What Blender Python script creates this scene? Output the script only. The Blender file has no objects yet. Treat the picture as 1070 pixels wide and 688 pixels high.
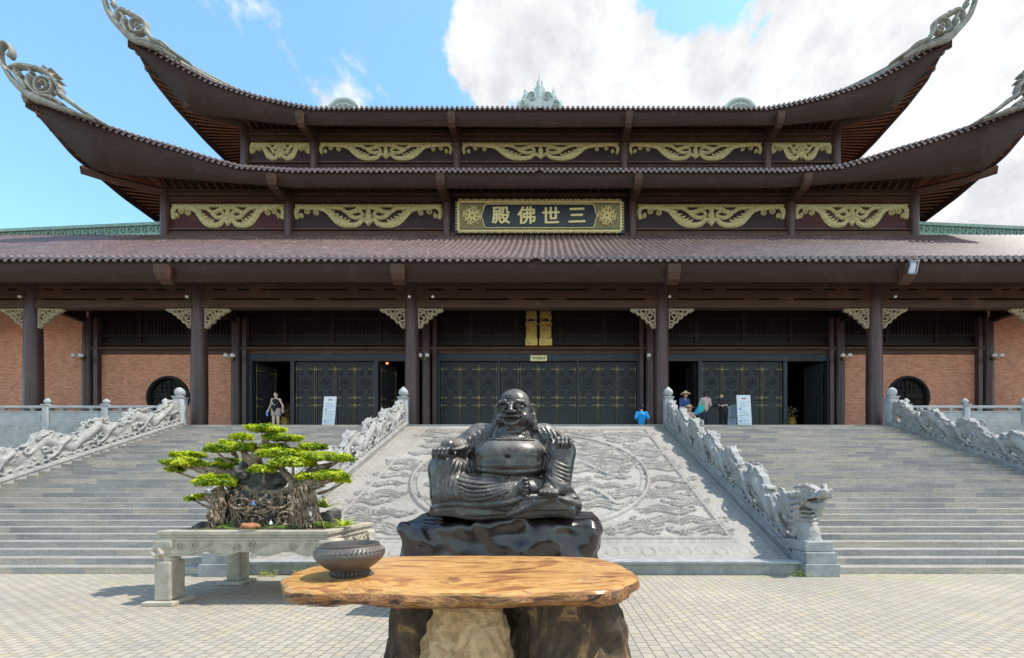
import bpy, bmesh, math, random
import numpy as np
from mathutils import Vector, Matrix, noise as mnoise

R = math.radians
random.seed(7)
rng = np.random.default_rng(11)
SC = bpy.context.scene
COL = SC.collection

# ---------------------------------------------------------------- camera
F, CX, CY = 430.0, 573.0, 510.0          # focal length and principal point, px of a 1070x688 frame
CAMX, CAMZ = 0.52, 1.6
cam = bpy.data.cameras.new('camera')
cam.sensor_width = 36.0
cam.lens = F / 1070 * 36
cam.shift_x = -(CX - 535) / 1070
cam.shift_y = (CY - 344) / 1070
cam.clip_start = 0.05
cam.clip_end = 2000
camo = bpy.data.objects.new('camera', cam)
camo.location = (CAMX, 0, CAMZ)
camo.rotation_euler = (R(90), 0, 0)
COL.objects.link(camo)
SC.camera = camo

# ---------------------------------------------------------------- light
SUN_EL, SUN_AZ = 62.0, 92.0              # azimuth clockwise from +Y (north) towards +X
w = bpy.data.worlds.new('World')
SC.world = w
w.use_nodes = True
SC.view_settings.view_transform = 'Standard'
SC.view_settings.look = 'None'
SC.view_settings.gamma = 1
SC.view_settings.use_curve_mapping = False
SC.view_settings.exposure = 0.52
sun = bpy.data.lights.new('sun', 'SUN')
sun.energy = 3.6
sun.angle = R(0.5)
sun.color = (1.0, 0.94, 0.84)
suno = bpy.data.objects.new('sun', sun)
_s = Vector((math.sin(R(SUN_AZ)) * math.cos(R(SUN_EL)), math.cos(R(SUN_AZ)) * math.cos(R(SUN_EL)), math.sin(R(SUN_EL))))
suno.rotation_euler = _s.to_track_quat('Z', 'Y').to_euler()
suno.location = (20, 10, 40)
COL.objects.link(suno)

def build_world():
    nt = w.node_tree; nt.nodes.clear(); N = nt.nodes; L = nt.links
    out = N.new('ShaderNodeOutputWorld'); bg = N.new('ShaderNodeBackground')
    bg.inputs['Strength'].default_value = 0.15
    sky = N.new('ShaderNodeTexSky'); sky.sky_type = 'NISHITA'; sky.sun_disc = False
    sky.sun_elevation = R(SUN_EL); sky.sun_rotation = R(SUN_AZ)
    sky.air_density = 1.0; sky.dust_density = 0.6; sky.ozone_density = 1.5
    tint = N.new('ShaderNodeMix'); tint.data_type = 'RGBA'; tint.blend_type = 'MULTIPLY'
    tint.inputs[0].default_value = 1.0
    tint.inputs[7].default_value = (1.46, 1.86, 1.72, 1)
    L.new(sky.outputs[0], tint.inputs[6])
    tc = N.new('ShaderNodeTexCoord')
    nrm = N.new('ShaderNodeVectorMath'); nrm.operation = 'NORMALIZE'
    L.new(tc.outputs['Generated'], nrm.inputs[0])
    wn = N.new('ShaderNodeTexNoise'); L.new(nrm.outputs[0], wn.inputs['Vector']); wn.inputs['Scale'].default_value = 5.0; wn.inputs['Detail'].default_value = 8; wn.inputs['Roughness'].default_value = .6
    ws = N.new('ShaderNodeVectorMath'); ws.operation = 'SUBTRACT'; L.new(wn.outputs['Color'], ws.inputs[0]); ws.inputs[1].default_value = (.5, .5, .5)
    wp = N.new('ShaderNodeVectorMath'); wp.operation = 'MULTIPLY_ADD'; L.new(ws.outputs[0], wp.inputs[0]); wp.inputs[1].default_value = (.30, .30, .30); L.new(nrm.outputs[0], wp.inputs[2])
    def blob(d, r0, r1, amt):
        v = Vector(d).normalized()
        ds = N.new('ShaderNodeVectorMath'); ds.operation = 'DISTANCE'
        L.new(wp.outputs[0], ds.inputs[0]); ds.inputs[1].default_value = v
        mr = N.new('ShaderNodeMapRange'); mr.interpolation_type = 'SMOOTHSTEP'
        L.new(ds.outputs['Value'], mr.inputs['Value'])
        mr.inputs['From Min'].default_value = r0; mr.inputs['From Max'].default_value = r1
        mr.inputs['To Min'].default_value = amt; mr.inputs['To Max'].default_value = 0
        return mr.outputs[0]
    def px(x, y): return ((x - CX) / F, 1.0, (CY - y) / F)
    acc = None
    for d, r0, r1, a in ((px(600, 50), .05, .27, .75), (px(700, 95), .03, .20, .95), (px(560, 0), .03, .20, .5), (px(870, 40), .10, .36, .75), (px(1010, 160), .25, .6, .85), (px(1000, 20), .2, .6, .6),
                         (px(725, 15), .03, .24, -1.9), (px(620, -60), .05, .3, .45), (px(415, 20), .0, .11, .46), (px(345, 92), .02, .13, .46), (px(480, 70), .0, .06, .35), (px(250, 190), .02, .12, .25),
                         (px(795, 62), .0, .06, -.8), ((.8, -.5, .6), .3, 1.0, .45), ((-.6, -.8, .3), .2, .8, .35), ((.0, -.9, .7), .2, .7, .3)):
        o = blob(d, r0, r1, a)
        if acc is None: acc = o
        else:
            ad = N.new('ShaderNodeMath'); ad.operation = 'ADD'; L.new(acc, ad.inputs[0]); L.new(o, ad.inputs[1]); acc = ad.outputs[0]
    mp = N.new('ShaderNodeMapping'); L.new(nrm.outputs[0], mp.inputs[0])
    mp.inputs['Scale'].default_value = (1.0, 1.0, 1.25); mp.inputs['Location'].default_value = (3.1, 0.4, 1.7)
    nz = N.new('ShaderNodeTexNoise'); L.new(mp.outputs[0], nz.inputs['Vector'])
    nz.inputs['Scale'].default_value = 4.2; nz.inputs['Detail'].default_value = 12; nz.inputs['Roughness'].default_value = .58
    nz.inputs['Distortion'].default_value = .25
    am = N.new('ShaderNodeMath'); am.operation = 'MULTIPLY_ADD'; L.new(nz.outputs[0], am.inputs[0]); am.inputs[1].default_value = 2.3; am.inputs[2].default_value = -.65
    sm = N.new('ShaderNodeMath'); sm.operation = 'ADD'; L.new(am.outputs[0], sm.inputs[0]); L.new(acc, sm.inputs[1])
    mask = N.new('ShaderNodeMapRange'); mask.interpolation_type = 'SMOOTHSTEP'
    L.new(sm.outputs[0], mask.inputs['Value']); mask.inputs['From Min'].default_value = .72; mask.inputs['From Max'].default_value = .98
    # cloud brightness varies with a second noise
    n2 = N.new('ShaderNodeTexNoise'); L.new(mp.outputs[0], n2.inputs['Vector'])
    n2.inputs['Scale'].default_value = 8.5; n2.inputs['Detail'].default_value = 12; n2.inputs['Roughness'].default_value = .62
    cr = N.new('ShaderNodeValToRGB'); L.new(n2.outputs[0], cr.inputs[0])
    cr.color_ramp.elements[0].position = .36; cr.color_ramp.elements[0].color = (3.55, 3.65, 3.85, 1)
    cr.color_ramp.elements[1].position = .62; cr.color_ramp.elements[1].color = (5.15, 5.15, 5.1, 1)
    mx = N.new('ShaderNodeMix'); mx.data_type = 'RGBA'
    L.new(mask.outputs[0], mx.inputs[0]); L.new(tint.outputs[2], mx.inputs[6]); L.new(cr.outputs[0], mx.inputs[7])
    L.new(mx.outputs[2], bg.inputs['Color']); L.new(bg.outputs[0], out.inputs['Surface'])
build_world()

# ---------------------------------------------------------------- projections: a photo pixel at a known depth -> metres
def P(px, py, d): return Vector((CAMX + (px - CX) * d / F, d, CAMZ - (py - CY) * d / F))
def PZ(py, d): return CAMZ - (py - CY) * d / F
def PX(px, d): return CAMX + (px - CX) * d / F

# ---------------------------------------------------------------- materials
def rgb(c): return (c[0], c[1], c[2], 1.0)
class MT:
    """small node-material builder"""
    def __init__(s, name, base, rough=.6, metal=0.0, spec=.5):
        s.m = bpy.data.materials.new(name); s.m.use_nodes = True
        s.nt = s.m.node_tree; s.N = s.nt.nodes; s.L = s.nt.links
        s.b = s.N['Principled BSDF']
        s.b.inputs['Base Color'].default_value = rgb(base)
        s.b.inputs['Roughness'].default_value = rough
        s.b.inputs['Metallic'].default_value = metal
        s.b.inputs['Specular IOR Level'].default_value = spec
        s.tc = s.N.new('ShaderNodeTexCoord')
        s.col = None; s.base = base; s.h = None
    def vec(s, scale=(1, 1, 1), rot=(0, 0, 0), loc=(0, 0, 0), src='Object'):
        mp = s.N.new('ShaderNodeMapping'); s.L.new(s.tc.outputs[src], mp.inputs[0])
        mp.inputs['Scale'].default_value = scale; mp.inputs['Rotation'].default_value = rot; mp.inputs['Location'].default_value = loc
        return mp.outputs[0]
    def noise(s, scale, detail=6, rough=.6, vec=None, dist=0):
        n = s.N.new('ShaderNodeTexNoise'); n.inputs['Scale'].default_value = scale
        n.inputs['Detail'].default_value = detail; n.inputs['Roughness'].default_value = rough; n.inputs['Distortion'].default_value = dist
        s.L.new(vec if vec is not None else s.tc.outputs['Object'], n.inputs['Vector'])
        return n.outputs[0]
    def ramp(s, fac, stops):
        r = s.N.new('ShaderNodeValToRGB'); s.L.new(fac, r.inputs[0])
        e = r.color_ramp.elements
        while len(e) < len(stops): e.new(.5)
        for el, (p, c) in zip(e, stops): el.position = p; el.color = rgb(c) if len(c) == 3 else c
        return r.outputs[0]
    def mask(s, fac, a, b):
        r = s.N.new('ShaderNodeMapRange'); s.L.new(fac, r.inputs['Value'])
        r.inputs['From Min'].default_value = a; r.inputs['From Max'].default_value = b
        return r.outputs[0]
    def mix(s, fac, a, b, mode='MIX'):
        m = s.N.new('ShaderNodeMix'); m.data_type = 'RGBA'; m.blend_type = mode
        for i, v in ((0, fac), (6, a), (7, b)):
            if isinstance(v, (int, float)): m.inputs[i].default_value = v
            elif isinstance(v, tuple): m.inputs[i].default_value = rgb(v)
            else: s.L.new(v, m.inputs[i])
        return m.outputs[2]
    def var(s, fac, dark, light):
        """multiply current colour by a ramp between two greys/tints"""
        cur = s.col if s.col is not None else s.base
        r = s.ramp(fac, [(.3, dark), (.7, light)])
        s.col = s.mix(1.0, cur, r, 'MULTIPLY'); return s
    def over(s, fac, color):
        cur = s.col if s.col is not None else s.base
        s.col = s.mix(fac, cur, color); return s
    def bump(s, h, strength=.3, dist=.02):
        b = s.N.new('ShaderNodeBump'); b.inputs['Strength'].default_value = strength; b.inputs['Distance'].default_value = dist
        s.L.new(h, b.inputs['Height'])
        if s.h is not None: s.L.new(s.h, b.inputs['Normal'])
        s.h = b.outputs[0]; return s
    def rough(s, fac, a, b):
        r = s.N.new('ShaderNodeMapRange'); s.L.new(fac, r.inputs['Value']); r.inputs['To Min'].default_value = a; r.inputs['To Max'].default_value = b
        s.L.new(r.outputs[0], s.b.inputs['Roughness']); return s
    def done(s):
        if s.col is not None: s.L.new(s.col, s.b.inputs['Base Color'])
        if s.h is not None: s.L.new(s.h, s.b.inputs['Normal'])
        return s.m

M = {}
def simple(name, base, rough=.6, metal=0, spec=.5, ns=6, amp=.25, bs=None, bst=.25, bd=.01):
    t = MT(name, base, rough, metal, spec)
    n = t.noise(ns)
    t.var(n, (1 - amp,) * 3, (1 + amp,) * 3)
    if bs: t.bump(t.noise(bs), bst, bd)
    M[name] = t.done(); return M[name]

def brick(t, vec, w_, h_, mortar, off=.5, c1=(0, 0, 0), c2=(1, 1, 1), cm=(0, 0, 0), sq=1, smooth=.1):
    b = t.N.new('ShaderNodeTexBrick'); t.L.new(vec, b.inputs['Vector'])
    b.offset = off; b.squash = sq
    b.inputs['Scale'].default_value = 1; b.inputs['Brick Width'].default_value = w_; b.inputs['Row Height'].default_value = h_
    b.inputs['Mortar Size'].default_value = mortar; b.inputs['Mortar Smooth'].default_value = smooth; b.inputs['Bias'].default_value = 0
    b.inputs['Color1'].default_value = rgb(c1); b.inputs['Color2'].default_value = rgb(c2); b.inputs['Mortar'].default_value = rgb(cm)
    return b

def make_mats():
    # paving: small setts with joints running away from the stairs
    t = MT('paving', (.40, .356, .302), .8)
    v = t.vec(rot=(0, 0, R(90)))
    b = brick(t, v, .135, .118, .0055, .5, (.0, .0, .0), (1, 1, 1), (.5, .5, .5))
    tone = t.ramp(b.outputs['Color'], [(0, (.86, .87, .89)), (.35, (.98, .97, .96)), (.6, (1.05, 1.04, 1.01)), (.85, (1.02, .96, .86)), (1, (.90, .90, .93))])
    t.col = t.mix(1.0, t.base, tone, 'MULTIPLY')
    t.var(t.noise(.5, 5), (.84, .85, .86), (1.12, 1.11, 1.09))
    t.var(t.noise(22, 4), (.86, .86, .86), (1.1, 1.1, 1.1))
    t.over(t.mask(t.noise(1.1, 8, .75), .56, .68), (.33, .30, .25)); t.over(t.mask(t.noise(5.5, 8, .8, t.vec(loc=(5, 2, 0))), .60, .70), (.22, .20, .17)); t.over(t.mask(t.noise(.35, 6, .6, t.vec(loc=(1, 8, 0))), .52, .70), (.34, .30, .25))
    sx = t.N.new('ShaderNodeSeparateXYZ'); t.L.new(t.tc.outputs['Object'], sx.inputs[0])
    near = t.mask(sx.outputs[1], 5.6, 7.5)     # moss keeps to the damp strip at the kerb
    mm = t.N.new('ShaderNodeMath'); mm.operation = 'MULTIPLY_ADD'; t.L.new(near, mm.inputs[0]); mm.inputs[1].default_value = .17; t.L.new(t.noise(.9, 8, .75, t.vec(loc=(3.2, 1.1, 0))), mm.inputs[2])
    moss = t.mask(mm.outputs[0], .64, .72)
    jf = t.ramp(b.outputs['Fac'], [(0, (0, 0, 0)), (1, (1, 1, 1))])
    jc = t.mix(moss, (.15, .135, .11), (.17, .22, .03))
    t.over(t.mix(.14, (0, 0, 0), moss), (.22, .26, .08))
    t.col = t.mix(jf, t.col, jc)
    inv = t.ramp(b.outputs['Fac'], [(0, (1, 1, 1)), (1, (0, 0, 0))])
    t.bump(inv, .8, .006); t.bump(t.noise(40, 4), .2, .004)
    M['paving'] = t.done()

    # stair slabs
    t = MT('stair_stone', (.46, .418, .38), .7)
    v = t.vec(rot=(R(90), 0, 0))
    b = brick(t, v, 1.35, .1228, .0012, .37, (0, 0, 0), (1, 1, 1), (0, 0, 0))
    tone = t.ramp(b.outputs['Color'], [(0, (.72, .74, .78)), (.35, (.88, .9, .94)), (.6, (1.03, 1.02, .98)), (1, (1.14, 1.08, .97))])
    t.col = t.mix(1.0, t.base, tone, 'MULTIPLY')
    t.var(t.noise(2.2, 8, .65, t.vec((.5, 1, 3))), (.72, .73, .76), (1.14, 1.13, 1.10))
    t.var(t.noise(18, 5), (.8, .8, .8), (1.12, 1.12, 1.1))
    t.over(t.mask(t.noise(7, 6, .8, t.vec((.35, 1, 2.5))), .62, .70), (.15, .15, .14))
    t.bump(t.noise(30), .3, .006)
    M['stair_stone'] = t.done()

    def stone(name, base, dirt=(.22, .22, .21), lo=.70, hi=1.15, ns=3, st=.35):
        t = MT(name, base, .78)
        t.var(t.noise(ns, 8, .65), (lo, lo, lo + .02), (hi, hi, hi - .02))
        t.over(t.mask(t.noise(ns * 2.3, 7, .7, t.vec((1, 1, .5))), .56, .72), dirt)
        if name in ('carved_stone', 'planter_stone'):      # crevice dirt and occlusion-like shade painted into the hollows of the carving
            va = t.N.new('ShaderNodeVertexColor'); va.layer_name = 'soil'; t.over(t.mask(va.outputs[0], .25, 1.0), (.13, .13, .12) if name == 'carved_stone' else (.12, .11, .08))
        if name == 'carved_stone':
            vo = t.N.new('ShaderNodeTexVoronoi'); vo.inputs['Scale'].default_value = 16; t.L.new(t.tc.outputs['Object'], vo.inputs['Vector']); t.bump(vo.outputs[0], .45, .02)
        t.bump(t.noise(45, 6), st, .01); t.bump(t.noise(9, 5), .3, .02)
        M[name] = t.done()
    stone('carved_stone', (.365, .355, .345), (.23, .23, .23), .66, 1.16)
    stone('relief_stone', (.47, .455, .43), (.34, .325, .30), .80, 1.12, 1.4, .2)
    stone('post_stone', (.42, .43, .45), (.36, .37, .38), .75, 1.1)
    stone('planter_stone', (.47, .42, .34), (.24, .22, .17), .65, 1.15, 4, .4)
    stone('kerb_stone', (.36, .37, .38), (.22, .23, .24), .65, 1.15, 4)
    # ramp colour goes darker along the steep, low edges of the relief
    t = MT('carved_ramp', (.325, .305, .285), .75)
    t.var(t.noise(.7, 7, .6), (.84, .83, .80), (1.1, 1.09, 1.07))
    t.var(t.noise(6, 7), (.9, .9, .9), (1.08, 1.08, 1.08))
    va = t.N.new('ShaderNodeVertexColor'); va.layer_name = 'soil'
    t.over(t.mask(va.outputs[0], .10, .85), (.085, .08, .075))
    slab = brick(t, t.vec((1, 1.093, 1)), 1.3, .92, .004, .5, (0, 0, 0), (1, 1, 1))
    t.over(slab.outputs['Fac'], (.24, .23, .21))
    t.var(slab.outputs['Color'], (.93, .925, .92), (1.05, 1.05, 1.04))
    t.bump(t.noise(40, 5), .25, .006)
    M['ramp_stone'] = t.done()

    def wood(name, base, rough=.45, axis='z', amp=.3, spec=.22, bst=.2):
        t = MT(name, base, rough, spec=spec)
        sc = {'x': (.25, 4, 4), 'y': (4, .25, 4), 'z': (4, 4, .25)}[axis]
        n = t.noise(3, 8, .65, t.vec(sc))
        t.var(n, (1 - amp,) * 3, (1 + amp, 1 + amp * .8, 1 + amp * .7))
        t.over(t.mask(t.noise(.9, 9, .75), .54, .74), tuple(min(1, c * 1.6 + .006) for c in base))     # sun-faded patches
        t.over(t.mask(t.noise(1.7, 9, .8, t.vec(loc=(9, 4, 2))), .60, .72), tuple(c * .45 for c in base))
        t.bump(n, bst, .01)
        M[name] = t.done()
    wood('timber', (.028, .014, .011), .5, 'x')
    wood('timber_dark', (.020, .012, .010), .55, 'x')
    wood('fascia_wood', (.040, .018, .014), .6, 'x', .4)
    wood('lacquered_column', (.078, .044, .044), .36, 'z', .4, .4)
    wood('beam_wood', (.080, .042, .029), .5, 'x', .35)
    wood('panel_wood', (.036, .020, .024), .45, 'x', .35)
    wood('panel_red', (.065, .018, .020), .5, 'x', .3)
    wood('rafter_wood', (.17, .06, .028), .6, 'y', .3)
    wood('door_frame', (.030, .032, .044), .4, 'z', .35, .35)
    wood('door_wood', (.019, .018, .021), .38, 'z', .4, .35)
    wood('lattice_wood', (.012, .009, .009), .5, 'z', .3)
    # roof tiles
    t = MT('roof_tile', (.145, .092, .086), .38)
    bt = brick(t, t.vec(), .32, .30, .012, .0, (0, 0, 0), (1, 1, 1), (.2, .2, .2)); t.var(bt.outputs['Color'], (.88, .87, .87), (1.12, 1.1, 1.1)); t.over(bt.outputs['Fac'], (.07, .05, .045))
    t.over(t.mask(t.noise(2.2, 9, .75, t.vec((1, .4, 1))), .58, .70), (.24, .23, .19))
    t.var(t.noise(1.3, 7), (.7, .7, .72), (1.2, 1.18, 1.18))
    t.var(t.noise(14, 5, .7), (.7, .7, .7), (1.3, 1.28, 1.25))
    wv = t.N.new('ShaderNodeTexWave'); wv.wave_type = 'BANDS'; wv.bands_direction = 'Y'; wv.wave_profile = 'SAW'
    t.L.new(t.tc.outputs['Object'], wv.inputs['Vector']); wv.inputs['Scale'].default_value = .9; wv.inputs['Distortion'].default_value = .0
    t.bump(wv.outputs[0], .5, .03); t.bump(t.noise(25), .4, .01)
    M['roof_tile'] = t.done()
    simple('tile_end', (.20, .15, .15), .5, 0, .5, 9, .5, 30)
    simple('green_tile', (.22, .33, .28), .4, 0, .5, 6, .35, 20)
    simple('finial_plaster', (.28, .268, .235), .7, 0, .3, 3, .35, 18, .4)
    simple('spire_plaster', (.50, .58, .57), .6, 0, .5, 3, .2, 18, .4)
    # gold paint
    t = MT('gold_paint', (.54, .445, .225), .42, .12)
    t.var(t.noise(7, 7), (.55, .55, .5), (1.2, 1.2, 1.15)); t.bump(t.noise(25), .4, .01)
    M['gold_paint'] = t.done()
    simple('aged_gold', (.20, .16, .075), .6, .1, .4, 9, .5, 30)
    simple('bright_gold', (.58, .36, .10), .38, .55, .5, 9, .4)
    simple('brass', (.33, .24, .10), .42, .5, .5, 9, .3)
    simple('sign_black', (.02, .022, .03), .4)
    simple('sign_gold', (.66, .53, .24), .38, .15, .5, 9, .2)
    simple('carved_bracket', (.36, .28, .19), .6, 0, .4, 12, .35, 30)
    # brick wall
    t = MT('brick_wall', (.72, .315, .205), .85, 0, .2)
    b = brick(t, t.vec(rot=(R(90), 0, 0)), .22, .075, .008, .5, (0, 0, 0), (1, 1, 1), (.5, .5, .5))
    tone = t.ramp(b.outputs['Color'], [(0, (.80, .74, .72)), (.5, (1, 1, 1)), (1, (1.12, 1.15, 1.18))])
    t.col = t.mix(1.0, t.base, tone, 'MULTIPLY')
    t.var(t.noise(.6, 8, .7), (.86, .85, .84), (1.1, 1.1, 1.1))
    t.col = t.mix(b.outputs['Fac'], t.col, (.46, .25, .18))
    t.bump(t.ramp(b.outputs['Fac'], [(0, (1, 1, 1)), (1, (0, 0, 0))]), .6, .01)
    M['brick_wall'] = t.done()
    # statue
    t = MT('polished_black_stone', (.028, .026, .026), .22, 0, .6)
    t.var(t.noise(5, 6), (.6, .6, .65), (1.5, 1.5, 1.5))
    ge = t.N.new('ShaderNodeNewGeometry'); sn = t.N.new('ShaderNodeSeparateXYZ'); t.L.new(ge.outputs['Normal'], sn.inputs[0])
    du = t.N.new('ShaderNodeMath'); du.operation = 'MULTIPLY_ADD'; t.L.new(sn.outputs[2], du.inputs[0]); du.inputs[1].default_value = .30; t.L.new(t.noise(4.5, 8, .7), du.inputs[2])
    dust_toplight = t.mask(du.outputs[0], .52, .86)           # dust plus top light painted as colour on up-facing parts
    t.over(t.mix(.6, (0, 0, 0), dust_toplight), (.30, .265, .225))
    va = t.N.new('ShaderNodeVertexColor'); va.layer_name = 'soil'; t.over(t.mask(va.outputs[0], .3, 1.1), (.008, .008, .009))  # near-black crease shade painted into the statue's hollows
    t.rough(dust_toplight, .20, .55)
    t.bump(t.noise(60, 4), .08, .004)
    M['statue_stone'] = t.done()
    t = MT('polished_rock', (.018, .015, .017), .1, 0, .8)
    t.var(t.noise(3, 6), (.5, .4, .4), (1.8, 1.5, 1.5)); t.over(t.mask(t.noise(2.2, 8, .7, None, 1.0), .60, .72), (.07, .035, .024))
    t.rough(t.noise(4, 6, .6), .04, .22); t.bump(t.noise(7, 10, .7), .35, .03); t.over(t.mask(t.noise(11, 8, .8), .62, .70), (.22, .20, .18))
    M['polished_rock'] = t.done()
    # wooden slab
    t = MT('slab_wood', (.55, .30, .10), .24, 0, .5)
    v = t.vec((.75, 2.0, 2.0), (0, 0, R(7)), (1.3, .2, 0))
    t.col = t.ramp(t.noise(1.25, 12, .58, v, 3.2), [(.30, (.13, .05, .028)), (.39, (.30, .125, .052)), (.46, (.46, .22, .07)), (.53, (.62, .36, .13)), (.59, (.44, .21, .075)), (.66, (.60, .34, .11)), (.75, (.66, .44, .20))])
    t.over(t.mask(t.noise(1.3, 10, .6, t.vec((.8, 2.2, 3.2), (0, 0, R(10)), (2.7, .3, 0)), 3.0), .60, .68), (.20, .085, .045))
    t.over(t.mask(t.noise(2.1, 8, .6, t.vec((1, 1.6, 1), loc=(7.7, 4.3, 0)), 1.5), .66, .70), (.62, .50, .34))
    t.var(t.noise(30, 5, .6, t.vec((.12, 1, 1), (0, 0, R(7)))), (.84, .82, .78), (1.14, 1.14, 1.14))
    t.rough(t.noise(3, 6), .16, .48)
    t.bump(t.noise(12, 6, .6, t.vec((.3, 1, 1))), .08, .01)
    M['slab_wood'] = t.done()
    t = MT('slab_edge_wood', (.42, .21, .07), .35, 0, .5)
    n = t.noise(2.6, 10, .65, t.vec((.8, 1, 3.0)), 2.4)
    t.col = t.ramp(n, [(.38, (.018, .010, .007)), (.45, (.10, .036, .014)), (.50, (.36, .15, .035)), (.54, (.15, .052, .018)), (.60, (.42, .20, .055)), (.66, (.07, .045, .025))])
    t.bump(n, .8, .04); t.bump(t.noise(20, 6), .4, .01)
    M['slab_edge_wood'] = t.done()
    def rock(name, stops, ns, bs=.8, bd=.05, rough=.85):
        t = MT(name, (.3, .3, .3), rough)
        n = t.noise(ns, 10, .68, t.vec((1.4, 1.4, .6)) if 'dark_stump' in name else None, 1.2 if 'stump' in name else .8); t.col = t.ramp(n, stops)
        t.var(t.noise(ns * 6, 6), (.7, .7, .7), (1.2, 1.2, 1.2))
        t.bump(t.noise(ns * 2.2, 10, .72, None, .5), bs, bd); t.bump(t.noise(ns * 12, 6, .7), bs * .6, bd * .2)
        M[name] = t.done()
    rock('pale_stump', [(.34, (.14, .07, .03)), (.43, (.42, .25, .11)), (.52, (.62, .43, .23)), (.60, (.38, .21, .09)), (.70, (.68, .52, .31))], 3.2)
    rock('dark_stump', [(.35, (.03, .022, .016)), (.46, (.07, .045, .03)), (.56, (.12, .075, .042)), (.63, (.36, .21, .085)), (.68, (.10, .06, .035)), (.76, (.05, .035, .022))], 3.4)
    rock('bark', [(.33, (.09, .06, .042)), (.48, (.26, .185, .125)), (.62, (.44, .345, .25)), (.72, (.14, .10, .07))], 6, .9, .03)
    rock('bonsai_rock', [(.35, (.035, .032, .028)), (.5, (.10, .095, .085)), (.62, (.20, .19, .17)), (.72, (.06, .055, .05))], 4, 1, .05)
    rock('soil', [(.35, (.03, .024, .016)), (.52, (.07, .055, .03)), (.62, (.09, .11, .03)), (.72, (.05, .04, .03))], 5, 1, .03)
    # foliage
    t = MT('bonsai_leaf', (.20, .34, .03), .45)
    oi = t.N.new('ShaderNodeVertexColor'); oi.layer_name = 'tone'
    t.col = t.ramp(oi.outputs[0], [(0, (.07, .14, .012)), (.25, (.24, .36, .018)), (.65, (.50, .60, .02)), (1, (.72, .74, .04))])
    t.b.inputs['Subsurface Weight'].default_value = 0
    m = t.done(); nt = m.node_tree
    tr = nt.nodes.new('ShaderNodeBsdfTranslucent'); ms = nt.nodes.new('ShaderNodeMixShader'); ms.inputs[0].default_value = .42
    nt.links.new(t.col, tr.inputs['Color']); nt.links.new(t.b.outputs[0], ms.inputs[1]); nt.links.new(tr.outputs[0], ms.inputs[2])
    nt.links.new(ms.outputs[0], nt.nodes['Material Output'].inputs['Surface'])
    M['bonsai_leaf'] = m
    simple('moss_green', (.08, .13, .02), .9, 0, .2, 30, .5)
    # pot
    t = MT('bronze_pot', (.105, .092, .085), .38, .2, .6)
    t.var(t.noise(4, 7), (.6, .6, .62), (1.35, 1.3, 1.25)); t.over(t.mask(t.noise(3.6, 6), .60, .74), (.16, .095, .055))
    t.rough(t.noise(9), .3, .6); t.bump(t.noise(50), .15, .003)
    M['bronze_pot'] = t.done()
    simple('ash', (.03, .028, .026), .95)
    simple('terracotta', (.36, .16, .08), .8, 0, .3, 20, .2)
    simple('white_board', (.72, .76, .80), .4, 0, .5, 2, .05)
    simple('board_text', (.30, .33, .40), .6); simple('board_red', (.5, .12, .10), .6); simple('board_blue', (.12, .28, .55), .6)
    simple('cream_plaque', (.78, .68, .36), .5); simple('metal_grey', (.24, .25, .26), .45, .5)
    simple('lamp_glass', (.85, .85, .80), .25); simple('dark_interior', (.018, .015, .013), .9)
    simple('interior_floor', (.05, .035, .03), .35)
    simple('altar_orange', (.55, .20, .05), .5, .2, .5, 12, .5)
    simple('skin', (.50, .30, .21), .55); simple('skin_fair', (.62, .42, .32), .5); simple('hair', (.018, .014, .012), .5)
    for n, c in (('cloth_black', (.02, .02, .024)), ('cloth_white', (.75, .75, .74)), ('cloth_shorts', (.42, .33, .29)), ('cloth_blue', (.02, .26, .62)),
                 ('cloth_navy', (.05, .10, .26)), ('cloth_pink', (.58, .44, .42)), ('cloth_turquoise', (.05, .50, .48)), ('cloth_dark', (.035, .035, .045)),
                 ('straw', (.70, .48, .24)), ('umbrella_cloth', (.42, .52, .62)), ('cloth_bluebag', (.08, .30, .62)), ('cloth_trousers', (.05, .05, .06))):
        t = MT(n, c, .85, 0, .2); t.var(t.noise(14, 4), (.8,) * 3, (1.15,) * 3); t.bump(t.noise(30, 3), .3, .01); M[n] = t.done()
    simple('plastic_blue', (.05, .18, .6), .3)
    simple('bottle_blue', (.10, .25, .7), .2)
    t = MT('lit_lamp', (.9, .3, .08), .5); t.b.inputs['Emission Color'].default_value = (1, .22, .05, 1); t.b.inputs['Emission Strength'].default_value = 2.0; M['lit_lamp'] = t.done()
make_mats()

# ---------------------------------------------------------------- objects and meshes
def tag(o, label=None, cat=None, group=None, kind=None):
    if label: o['label'] = label
    if cat: o['category'] = cat
    if group: o['group'] = group
    if kind: o['kind'] = kind
    return o
def link(name, me, mats, parent=None, smooth=False, loc=None):
    if not isinstance(mats, (list, tuple)): mats = [mats]
    for m in mats: me.materials.append(M[m] if isinstance(m, str) else m)
    if smooth: me.polygons.foreach_set('use_smooth', [True] * len(me.polygons))
    o = bpy.data.objects.new(name, me); COL.objects.link(o)
    if parent is not None: o.parent = parent
    if loc is not None: o.location = loc
    return o
def empty(name, loc, label, cat, group=None):
    o = bpy.data.objects.new(name, None); COL.objects.link(o); o.location = loc; o.empty_display_size = .1
    return tag(o, label, cat, group)
def attach(o, parent):
    """parent in world coordinates, keeping place (parents here carry only a translation)"""
    o.parent = parent; o.location = o.location - parent.location
    return o
def copy_tree(o, parent=None):
    c = o.copy(); COL.objects.link(c)
    if parent is not None: c.parent = parent
    for ch in [x for x in bpy.data.objects if x.parent == o]: copy_tree(ch, c)
    return c

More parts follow.
